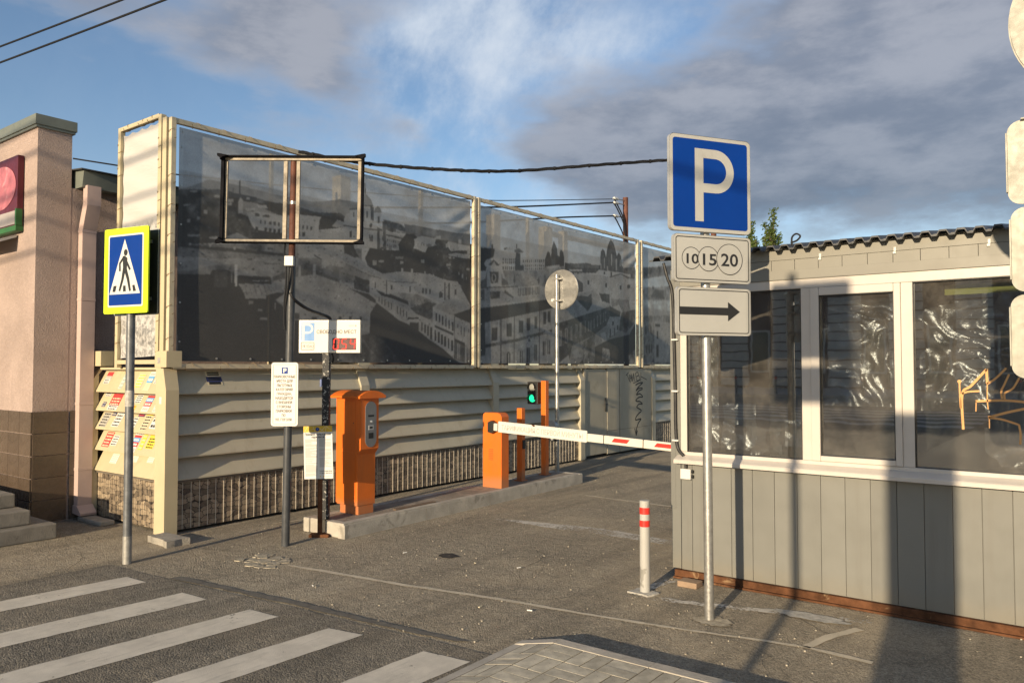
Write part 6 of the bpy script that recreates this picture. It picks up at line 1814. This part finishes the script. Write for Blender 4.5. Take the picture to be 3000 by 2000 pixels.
# sign stack close by on the right, seen from behind
t = thing('sign_stack', 'round sign above three rounded plates seen from their bare lit backs beside the kiosk', 'road sign', (0.075, 3.72, 0))
MB().cyl((0.075, 3.72, 0), (0.075, 3.72, 3.5), 0.03, 22).build('post', GREYSTEEL, t)
BACKP = M('plate_back', (0.31, 0.30, 0.255), 0.5, metal=0.15, var=0.16, scale=11, dirt=((0.18, 0.165, 0.13), 0.5, 9, 0.57), streak=((0.20, 0.18, 0.14), 0.4, 12))
for zc_, h_, x0 in ((2.538, 0.345, -0.289), (2.180, 0.345, -0.282), (1.826, 0.340, -0.288)):
    w_ = 0.70
    q = plate(w_, h_, 0.05, 3.756, 3.762, x0 + w_ / 2, zc_).build('plate', BACKP, t)
    MB().box(x0 - 0.004, x0 + 0.002, 3.735, 3.764, zc_ - h_ / 2 + 0.05, zc_ + h_ / 2 - 0.05, 0.001).box(x0 + 0.05, x0 + w_ - 0.05, 3.736, 3.764, zc_ + h_ / 2 - 0.002, zc_ + h_ / 2 + 0.004, 0.001).build('folded_rim', BACKP, q)
    MB().box(-0.12, 0.27, 3.752, 3.7555, zc_ - 0.015, zc_ + 0.015).build('bracket', GREYSTEEL, q)
q = MB().tube([(0.075, 3.756, 3.105), (0.075, 3.763, 3.105)], 0.345, 56).build('disc', BACKP, t)
MB().tube([(0.075, 3.762, 3.105), (0.075, 3.772, 3.105)], 0.351, 56).build('rim', BACKP, q)

# ------------------------------------------------------------------ kiosk
YK = 5.88
XL, XR, YR = -2.815, 1.70, 8.15
k_ = thing('kiosk', 'grey panel-clad kiosk with wide white-framed windows and a corrugated roof', 'kiosk', (XL, YK, 0))
# clad boards under the sill
edges = [-2.735, -2.640, -2.480, -2.315]
xx = -2.147
while xx < XR - 0.05:
    edges.append(xx)
    xx += 0.1685
edges.append(XR)
for a, b_ in zip(edges[:-1], edges[1:]):
    MB().box(a + 0.0018, b_ - 0.0018, YK, YK + 0.02, 0.072, 0.932, 0.0015).build('cladding_board', CLAD, k_)
MB().box(-2.733, XR, YK + 0.0105, YK + 0.06, 0.05, 0.95).build('board_backing', M('groove', (0.14, 0.135, 0.12), 0.7), k_)
MB().prism([(XL, YK - 0.004), (-2.737, YK - 0.004), (-2.737, YK + 0.03), (XL + 0.03, YK + 0.03), (XL + 0.03, YK + 0.12), (XL, YK + 0.12)], 'z', 0.075, 2.50).build('corner_trim', CLAD, k_)
MB().box(XL - 0.006, -2.78, YK - 0.007, YK + 0.10, 0.55, 2.42, 0.001).build('corner_flashing', CLAD, k_)
MB().box(XL + 0.012, XL + 0.04, YK + 0.13, YR, 0.075, 2.50).build('side_wall', CLAD, k_)
MB().box(XL + 0.012, XR, YR - 0.03, YR, 0.075, 2.8).build('back_wall', CLAD, k_)
MB().box(XR - 0.03, XR, YK + 0.02, YR - 0.03, 0.075, 2.75).build('side_wall', CLAD, k_)
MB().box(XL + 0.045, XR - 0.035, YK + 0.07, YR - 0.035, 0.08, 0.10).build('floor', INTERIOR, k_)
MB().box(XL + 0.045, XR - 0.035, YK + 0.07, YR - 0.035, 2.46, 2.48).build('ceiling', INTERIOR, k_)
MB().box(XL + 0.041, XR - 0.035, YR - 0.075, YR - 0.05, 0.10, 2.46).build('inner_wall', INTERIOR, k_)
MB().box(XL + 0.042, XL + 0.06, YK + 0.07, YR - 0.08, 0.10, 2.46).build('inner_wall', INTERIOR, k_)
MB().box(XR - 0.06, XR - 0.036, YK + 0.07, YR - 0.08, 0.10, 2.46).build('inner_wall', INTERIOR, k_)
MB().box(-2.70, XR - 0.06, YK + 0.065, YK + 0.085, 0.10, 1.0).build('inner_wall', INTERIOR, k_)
bs = MB().box(XL + 0.03, XR + 0.02, YK - 0.028, YK + 0.05, 0.006, 0.068, 0.003).build('base_channel', RUST, k_)
MB().box(XL + 0.03, XR + 0.02, YK - 0.055, YK - 0.029, 0.003, 0.018, 0.002).build('channel_lip', RUST, bs)
# sill
MB().prism([(YK - 0.085, 0.930), (YK + 0.03, 0.934), (YK + 0.03, 1.002), (YK - 0.078, 0.962), (YK - 0.085, 0.955)], 'x', -2.762, XR).build('sill', PVC, k_)
# window frames
YW = YK + 0.004
def bar(a, b_, c_, d, name='frame_bar', y0=YW, y1=YW + 0.06, parent=k_, bev=0.004):
    return MB().box(a, b_, y0, y1, c_, d, bev).build(name, PVC, parent)
bar(-2.745, XR, 2.288, 2.357)
bar(-2.745, XR, 0.985, 1.018)
bar(-2.745, -2.684, 1.0185, 2.2875)
bar(-1.768, -1.700, 1.0185, 2.2875)
bar(-1.092, -1.018, 1.0185, 2.2875)
bar(0.02, 0.10, 1.0185, 2.2875)
sash = bar(-1.699, -1.637, 1.020, 2.2865, 'sash', YW - 0.012, YW + 0.05)
bar(-1.136, -1.0925, 1.020, 2.2865, 'sash_stile', YW - 0.012, YW + 0.05, sash)
bar(-1.6365, -1.1365, 2.228, 2.2865, 'sash_rail', YW - 0.0115, YW + 0.05, sash)
bar(-1.6365, -1.1365, 1.020, 1.058, 'sash_rail', YW - 0.0115, YW + 0.05, sash)
MB().box(-1.6355, -1.1375, YW - 0.006, YW + 0.03, 1.0585, 1.064).box(-1.6355, -1.631, YW - 0.006, YW + 0.03, 1.065, 2.227).box(-1.142, -1.1375, YW - 0.006, YW + 0.03, 1.065, 2.227).box(-1.6355, -1.1375, YW - 0.006, YW + 0.03, 2.2225, 2.2275).build('gasket', BLACKPL, sash)
for a, b_ in ((-2.684, -1.768), (-1.018, 0.02)):
    MB().box(a, a + 0.005, YW + 0.004, YW + 0.035, 1.0185, 2.2875).box(b_ - 0.005, b_, YW + 0.004, YW + 0.035, 1.0185, 2.2875).box(a + 0.0055, b_ - 0.0055, YW + 0.004, YW + 0.035, 2.282, 2.2875).box(a + 0.0055, b_ - 0.0055, YW + 0.004, YW + 0.035, 1.0185, 1.023).build('gasket', BLACKPL, k_)
def pane(a, b_, c_, d, y=YW + 0.03):
    MB().face([(a, y, c_), (b_, y, c_), (b_, y, d), (a, y, d)]).build('pane', GLASS, k_)
pane(-2.683, -1.769, 1.019, 2.287)
pane(-1.636, -1.137, 1.059, 2.227, YW + 0.025)
pane(-1.017, 0.019, 1.019, 2.287)
pane(0.101, XR - 0.01, 1.019, 2.287)
# fascia
xs = [-2.735, -2.56, -2.335, -2.155, -1.982, -1.808, -1.637, -1.471, -1.301, -1.135, -0.964, -0.792, -0.623, -0.45, -0.28, -0.11, 0.06, 0.23, 0.4, 0.57, 0.74, 0.91, 1.08, 1.25, 1.42, XR]
for a, b_ in zip(xs[:-1], xs[1:]):
    MB().box(a + 0.0015, b_ - 0.0015, YK, YK + 0.02, 2.43, 2.508, 0.001).build('fascia_board', CLAD_U, k_)
MB().box(-2.735, XR, YK - 0.006, YK + 0.0195, 2.3585, 2.430, 0.001).build('fascia_flashing', CLAD_U, k_)
MB().box(-2.735, XR, YK - 0.004, YK + 0.02, 2.5095, 2.60, 0.001).build('fascia_strip', CLAD_U, k_)
MB().box(-2.735, XR, YK + 0.0205, YK + 0.05, 2.358, 2.60).build('fascia_backing', MATS['groove'], k_)
# trapezoid roof sheet, rising to the back
def trap(x0, x1, pitch=0.104, h=0.030):
    pts = []
    x = x0
    while x < x1:
        pts += [(x, 0), (x + 0.030, 0), (x + 0.046, h), (x + 0.088, h)]
        x += pitch
    pts.append((x, 0))
    return pts
pr = trap(-2.96, XR + 0.1)
yf, yb_, zf, zb_ = YK - 0.10, YR + 0.15, 2.583, 2.583 + 0.36
vs = [(x, yf, zf + d) for x, d in pr] + [(x, yb_, zb_ + d) for x, d in pr] + [(x, yf, zf + d - 0.012) for x, d in pr] + [(x, yb_, zb_ + d - 0.012) for x, d in pr]
n_ = len(pr)
fs = [(i, i + 1, n_ + i + 1, n_ + i) for i in range(n_ - 1)] + [(2 * n_ + i, 3 * n_ + i, 3 * n_ + i + 1, 2 * n_ + i + 1) for i in range(n_ - 1)] + [(i, 2 * n_ + i, 2 * n_ + i + 1, i + 1) for i in range(n_ - 1)]
MB().raw(vs, fs).build('roof_sheet', ROOFSH, k_)
for x in (-1.62, -1.12, -0.56):
    MB().box(x - 0.008, x + 0.008, YK - 0.014, YK - 0.0045, 2.505, 2.535, 0.002).box(x - 0.014, x + 0.006, YK - 0.012, YK - 0.0045, 2.488, 2.5045, 0.002).build('cable_clip', WHITE2, k_)
MB().tube(smooth_pts([(-1.80, 5.80, 2.60), (-1.80, 5.80, 2.66), (-1.77, 5.80, 2.685), (-1.74, 5.80, 2.665), (-1.765, 5.80, 2.635), (-1.81, 5.80, 2.622)], 6), 0.007, 6).build('wire_loop', CABLE, k_)
# cable down the corner and its box
cb = MB().tube(smooth_pts([(-2.86, 5.84, 2.56), (-2.83, 5.845, 2.44), (-2.795, 5.862, 2.30), (-2.782, 5.862, 1.9), (-2.775, 5.862, 1.5), (-2.772, 5.862, 1.2), (-2.755, 5.86, 1.05), (-2.70, 5.855, 0.985)], 6), 0.013, 8).build('cable', CABLE, k_)
for z in (1.92, 1.50, 1.10):
    MB().box(-2.80, -2.745, 5.845, 5.874, z, z + 0.014, 0.002).build('cable_clip', WHITE2, cb)
jb = MB().box(-2.725, -2.635, YK - 0.045, YK - 0.001, 0.80, 0.885, 0.008).build('junction_box', WHITE2, k_)
MB().tube([(-2.685, YK - 0.02, 0.884), (-2.685, YK - 0.02, 0.929)], 0.012, 8).tube([(-2.634, YK - 0.02, 0.865), (-2.62, YK - 0.02, 0.865)], 0.014, 8).tube([(-2.634, YK - 0.02, 0.825), (-2.62, YK - 0.02, 0.825)], 0.014, 8).build('cable_gland', BLACKPL, jb)
# orange sprayed scrawl on the right-hand pane (coordinates within the pane)
def sp3(pts): return smooth_pts([(-1.180 + p[0] * 0.000497, 1.870 - p[1] * 0.000560) for p in pts], 5)
strokes = [([(866, 470), (868, 620), (875, 785)], 0.010), ([(900, 1035), (895, 620), (1000, 520), (1180, 325)], 0.015), ([(895, 615), (960, 590), (1095, 580)], 0.012), ([(1180, 325), (1185, 490)], 0.015), ([(1185, 495), (1280, 430), (1400, 310)], 0.013), ([(1185, 490), (1183, 690), (1190, 790)], 0.007),
           ([(1430, 380), (1380, 490), (1340, 580), (1348, 665)], 0.012), ([(1540, 420), (1470, 540), (1380, 600), (1378, 680)], 0.012), ([(1050, 700), (1200, 690), (1400, 683), (1640, 700)], 0.015), ([(1055, 700), (1050, 820)], 0.006), ([(1190, 885), (1400, 820), (1640, 760)], 0.016), ([(1190, 885), (1350, 905), (1520, 955)], 0.013), ([(1525, 950), (1540, 1060), (1535, 1180)], 0.012), ([(1200, 890), (1200, 1010)], 0.006)]
gm = [stroke(sp3(p), w, YW + 0.0285) for p, w in strokes]
gm.append(MB().disc((-1.180 + 866 * 0.000497, 1.870 - 470 * 0.000560), 0.012, YW + 0.0283, 14))
join(*gm).build('graffiti', SPRAY, k_)

# torn polythene hanging behind the panes
def film(x0, x1, z0, z1, seed, depth=0.05, hole=0.30, y=YW + 0.085, tilt=0.0, label=''):
    step = 0.011
    nx_, nz_ = int((x1 - x0) / step), int((z1 - z0) / step)
    a = value_noise(nx_ + 1, nz_ + 1, 9, seed) - 0.5
    b_ = value_noise(nx_ + 1, nz_ + 1, 4, seed + 1) - 0.5
    c_ = value_noise(nx_ + 1, nz_ + 1, 14, seed + 2)
    jj, ii = np.meshgrid(np.arange(nx_ + 1), np.arange(nz_ + 1))
    big = value_noise(nx_ + 1, nz_ + 1, 26, seed + 5) - 0.5
    s_ = jj * math.cos(tilt) + ii * math.sin(tilt)
    w = np.abs(np.sin(s_ * 0.13 + big * 9)) ** 0.7 + 0.35 * np.abs(np.sin(s_ * 0.31 + a * 5 + big * 14))
    disp = depth * (0.34 * w + 0.5 * big + 0.20 * np.abs(a) + 0.05 * b_)
    edge = np.minimum(np.minimum(jj, nx_ - jj) / nx_, np.minimum(ii, nz_ - ii) / nz_)
    keep = (c_ + np.minimum(edge * 2.2, 0.35)) > hole
    vs = [(x0 + j * step, y + disp[i, j], z0 + i * step) for i in range(nz_ + 1) for j in range(nx_ + 1)]
    fs = [(i * (nx_ + 1) + j, i * (nx_ + 1) + j + 1, (i + 1) * (nx_ + 1) + j + 1, (i + 1) * (nx_ + 1) + j) for i in range(nz_) for j in range(nx_) if keep[i, j]]
    tag(MB().raw(vs, fs, True).build('polythene_sheet', FILM), label, 'plastic sheet', 'polythene behind the kiosk windows')
film(-2.68, -2.45, 1.05, 1.95, 3, 0.06, 0.42, tilt=1.9, label='crumpled clear polythene in the left corner of the first kiosk pane')
film(-2.44, -2.15, 1.05, 1.42, 13, 0.06, 0.62, tilt=0.6, label='scrap of clear polythene low in the first kiosk pane')
film(-2.20, -1.95, 1.02, 1.24, 8, 0.06, 0.56, tilt=0.8, label='folded polythene scrap at the foot of the first kiosk pane')
film(-1.93, -1.78, 1.10, 1.30, 21, 0.06, 0.50, tilt=1.0, label='polythene scrap beside the first mullion of the kiosk')
film(-1.63, -1.14, 1.42, 2.20, 31, 0.07, 0.22, tilt=0.55, label='creased polythene sheet behind the opening sash of the kiosk')
film(-1.0, -0.55, 1.40, 2.15, 41, 0.08, 0.42, tilt=0.9, label='pleated polythene sheet behind the sprayed kiosk pane')
film(-0.62, 0.0, 1.05, 2.2, 51, 0.08, 0.38, tilt=0.3, label='crumpled polythene at the sign side of the sprayed kiosk pane')
tag(MB().box(-0.85, -0.2, YW + 0.20, YW + 0.205, 2.20, 2.27).build('paper_strip', M('strip_olive', (0.30, 0.32, 0.06), 0.6)), 'olive paper strip hung inside the top of the sprayed kiosk pane', 'paper strip')
tag(MB().box(-2.66, -2.50, 5.63, 5.75, 0, 0.045, 0.006).build('brick', M('clay_brick', (0.30, 0.21, 0.14), 0.9, var=0.2, bump=0.6)), 'clay brick lying under the rusty base of the kiosk', 'brick')

# ------------------------------------------------------------------ poles, wires
def wire(pts, r, label, name='overhead_wire', k=8, group=None):
    return tag(MB().tube(smooth_pts(pts, k), r, 6).build(name, CABLE), label, 'wire', group)
pts = smooth_pts([(-6.12, 4.66, 3.78), (-5.66, 5.06, 3.68), (-5.16, 5.62, 3.655), (-4.72, 6.21, 3.69), (-4.13, 6.91, 3.805), (-3.62, 7.54, 3.91), (-3.30, 7.92, 3.97)], 10)
cw = MB()
for ph in (0, 2.1, 4.2):
    cw.tube([(p.x + 0.010 * math.cos(ph + i * 0.9), p.y, p.z + 0.010 * math.sin(ph + i * 0.9)) for i, p in enumerate(pts)], 0.009, 6)
for i in range(3, len(pts) - 2, 4):
    p = pts[i]
    d = (pts[i + 1] - pts[i]).normalized()
    cw.tube([p - d * 0.010, p + d * 0.010], 0.021, 7)
tag(cw.build('cable_bundle', CABLE), 'tied bundle of black cables from the empty sign frame across the drive', 'cable')
m = thing('cable_mast', 'steel cable mast behind the kiosk corner and the blue parking sign', 'mast', (-3.30, 7.95, 0))
MB().cyl((-3.30, 7.95, 0), (-3.30, 7.95, 4.05), 0.03, 14).build('pole', RUSTBROWN, m)
MB().tube([(-3.30, 7.95, 3.97), (-3.30, 7.89, 3.97)], 0.012, 8).build('hook', GREYSTEEL, m)

fp = thing('rusty_pole', 'rust-brown utility pole rising behind the far mesh banner', 'utility pole', (-8.80, 16, 0))
MB().cyl((-8.80, 16, 0), (-8.80, 16, 5.68), 0.062, 16).build('pole', RUSTBROWN, fp)
for z in (5.60, 5.50, 5.20):
    MB().tube([(-8.80, 15.94, z), (-8.80, 15.60, z - 0.02)], 0.012, 6).build('insulator_pin', GREYSTEEL, fp)
    MB().tube([(-8.80, 15.62, z - 0.02), (-8.80, 15.46, z - 0.03)], 0.035, 10).build('insulator', WHITE2, fp)
dn = MB()
for k, z in enumerate((5.56, 5.46, 5.16)):
    dn.tube(smooth_pts([(-8.80, 15.45, z), (-8.78, 15.6, z - 0.14), (-8.75, 15.85, z - 0.5), (-8.75, 15.92, z - 1.2)], 6), 0.016, 6)
dn.build('drop_cable', CABLE, fp)
wire([(-8.80, 15.5, 5.56), (-8.85, 12.0, 4.93), (-8.87, 10.5, 4.69), (-8.87, 7.5, 4.30), (-8.9, 5.06, 4.05), (-8.87, 4.316, 4.0), (-9.19, 3.913, 4.055)], 0.009, 'highest of the wires strung from the rusty pole behind the banners', group=None)
wire([(-8.80, 15.4, 5.46), (-8.85, 12.1, 4.83), (-8.87, 10.5, 4.55), (-8.87, 8.4, 4.20), (-8.9, 6.0, 3.85), (-9.3, 5.2, 3.7)], 0.018, 'thick middle wire strung from the rusty pole behind the banners')
wire([(-8.80, 15.5, 5.17), (-8.85, 13.3, 4.80), (-8.87, 10.5, 4.28), (-8.87, 8.8, 4.02), (-8.9, 6.5, 3.72), (-9.3, 5.5, 3.6)], 0.018, 'lowest wire strung from the rusty pole behind the banners')
def span(y0, slope, z0, xm):
    return [(x, y0 + slope * (x + 11.8), z0 + 0.0011 * (x - xm) ** 2 - 0.0011 * (-11.8 - xm) ** 2) for x in range(-30, 8, 3)]
wire(span(4.778, 0.1234, 6.6, -10), 0.014, 'upper of two street wires high over the shop', k=4)
wire(span(4.562, 0.1136, 6.2, -10), 0.014, 'lower of two street wires high over the shop', k=4)
# street wires behind the viewer: their soft shadows cross the shop and the white banner
for k, (z, y, dz) in enumerate(((5.35, -7.0, 0.5), (5.75, -7.1, 0.45), (6.05, -7.2, 0.6), (6.45, -7.0, 0.4), (6.75, -7.1, 0.55), (7.1, -7.1, 0.5))):
    wire([(-26, y - 1.2, z - dz), (-9, y - 0.3, z - 0.1), (-2, y, z + 0.12), (10, y + 0.4, z + 0.8)], 0.022 + 0.004 * (k % 2), 'street wire on the opposite side of the road', group='street wires on the opposite side of the road')

# ------------------------------------------------------------------ trees behind the kiosk
def tree(x, y, h, rad, label, seed, n_leaf=5200):
    g = np.random.default_rng(seed)
    o = thing('poplar_tree', label, 'tree', (x, y, 0))
    tr = MB().tube([(x, y, 0), (x + 0.06, y, h * 0.35), (x + 0.02, y + 0.05, h * 0.7), (x, y, h * 0.97)], [0.16, 0.12, 0.07, 0.012], 10)
    spines = [((x, y, h * 0.25), (x, y, h), 0.20)]
    for k in range(26):
        z = h * g.uniform(0.25, 0.86)
        a = g.uniform(0, 2 * PI)
        ln = rad * (1.1 - 0.75 * (z / h)) * g.uniform(0.8, 1.6)
        e = (x + ln * math.cos(a), y + ln * math.sin(a), min(z + ln * g.uniform(1.3, 2.4), h * 0.99))
        tr.tube([(x, y, z), ((x + e[0]) / 2 + 0.05 * math.cos(a), (y + e[1]) / 2 + 0.05 * math.sin(a), z + (e[2] - z) * 0.4), e], [0.035, 0.022, 0.006], 5)
        spines.append(((x, y, z), e, 0.16))
    tr.build('trunk', BARK, o)
    cr = MB()
    for q in range(n_leaf):
        s_ = spines[0] if g.random() < 0.22 else spines[g.integers(1, len(spines))]
        tt = g.uniform(0.15, 1.0) ** 0.8
        p = Vector(s_[0]).lerp(Vector(s_[1]), tt)
        sp = s_[2] * (1.25 - 0.8 * tt)
        p += Vector(g.normal(0, sp * 0.55, 3))
        n1 = Vector(g.normal(0, 1, 3)).normalized()
        n2 = n1.orthogonal().normalized()
        sz = g.uniform(0.028, 0.055)
        n3 = n1.cross(n2)
        cr.face([p - n2 * sz, p + n3 * sz * 0.55, p + n2 * sz, p - n3 * sz * 0.55])
    cr.build('crown', LEAF, o)
tree(-7.35, 22.0, 6.20, 0.42, 'slim green poplar rising over the roof of the kiosk', 3)
tree(-8.10, 22.3, 5.98, 0.42, 'slim green poplar half hidden behind the parking sign plates', 4)
tree(-7.75, 21.2, 5.45, 0.45, 'low bushy poplar between the two slim poplars', 6, 4200)

# ------------------------------------------------------------------ the other side of the street (seen only in the panes and as shadows)
fb = thing('town_house', 'pale rusticated town house across the street', 'building', (-20, -49, 0))
MB().box(-50, 4, -59, -49, 0, 8.0).build('wall', FACADE_D, fb)
for c_ in range(13):
    xw = -49.9 + c_ * 4.2
    for r_ in range(11):
        MB().box(xw, xw + 2.3, -49.08, -48.99, 0.30 + r_ * 0.68, 0.30 + r_ * 0.68 + 0.58).build('stone_block', FACADE, fb)
    w_ = MB().box(xw + 2.5, xw + 4.0, -49.0, -48.93, 1.3, 4.6).build('window', FACADE, fb)
    MB().box(xw + 2.65, xw + 3.85, -48.93, -48.92, 1.45, 4.45).build('window_pane', DARKGLASS, w_)
MB().box(-50.4, 4.4, -59, -48.6, 7.95, 8.2).build('cornice', FACADE, fb)
tag(MB().box(-70, 60, -70, -33, 0.0, 0.15).build('far_pavement', CONC3), kind='structure')
for k in range(9):
    x = -20 + k * 2.4
    q = thing('bollard', 'slim dark bollard on the opposite pavement', 'bollard', (x, -33.8, 0.15), group='bollards on the opposite pavement')
    MB().cyl((x, -33.8, 0.15), (x, -33.8, 1.25), 0.07, 12).build('tube', POLEGREY, q)
    MB().tube([(x, -33.8, 1.0), (x, -33.8, 1.14)], 0.072, 12, False).build('red_band', REDB, q)
for k in range(5):
    y_ = -12.5 - k * 1.9
    ground_sheet('crossing_stripe', [(-20, y_ - 0.9), (1.5, y_), (1.5, y_ - 0.85), (-20, y_ - 1.75)], 0.012, PAINT, ground)
# disabled-parking sign behind the viewer
t = thing('parking_bay_sign', 'parking bay sign on a thin post on the near pavement behind the viewer', 'road sign', (-0.83, -1.6, 0))
MB().cyl((-0.83, -1.6, 0), (-0.83, -1.6, 4.0), 0.032, 16).build('post', POLEGREY, t)
for nm, zc_, h_ in (('parking_plate', 3.66, 0.58), ('car_plate', 3.19, 0.28)):
    plate(0.58, h_, 0.03, -1.655, -1.643, -0.70, zc_).build(nm, BLUE if nm == 'parking_plate' else RETRO, t)
# unseen pillar added behind the viewer to cast the broad shadow on the kiosk
pq = thing('shadow_pillar', 'square pillar added unseen behind the viewer to shade the kiosk', 'pillar', (0.08, -2.1, 0))
MB().box(-0.12, 0.27, -2.28, -1.92, 0, 3.0, 0.01).build('shaft', CONC, pq)
MB().box(-0.14, 0.29, -2.30, -1.90, 3.001, 3.06, 0.01).build('cap', CONC2, pq)

# ------------------------------------------------------------------ litter and grit
def bit(p, s, label, mat, name='cigarette_end', rz=0.0):
    tag(MB().cyl((p[0] - s * math.cos(rz), p[1] - s * math.sin(rz), p[2]), (p[0] + s * math.cos(rz), p[1] + s * math.sin(rz), p[2]), 0.005, 8).build(name, mat), label, 'litter', 'cigarette ends on the asphalt')
for k, (x, y) in enumerate(((-3.53, 4.28), (-3.20, 4.42), (-5.10, 5.10), (-4.35, 5.2), (-3.95, 5.3), (-4.9, 3.9))):
    bit((x, y, 0.0115 if y > 3.6 else 0.0165), random.uniform(0.010, 0.02), 'cigarette end on the asphalt', WHITE if k % 3 else FL['c'], rz=random.uniform(0, PI))
gr = MB()
for k in range(420):
    x, y = random.uniform(-7.3, 0.4), random.uniform(3.4, 5.85)
    if k > 300:
        x, y = random.uniform(-7.2, -2.9), random.uniform(5.8, 12)
    if -6.68 < x < -5.95 and 5.1 < y < 9.8:
        continue
    s = random.uniform(0.002, 0.006)
    gr.box(x - s, x + s * random.uniform(.6, 1.2), y - s, y + s * random.uniform(.6, 1.2), 0.001, 0.004 + s * random.uniform(.5, 1.2))
tag(gr.build('grit', M('grit', (0.36, 0.32, 0.25), 0.95, var=0.4, scale=40)), 'loose grit scattered over the asphalt', 'grit', kind='stuff')
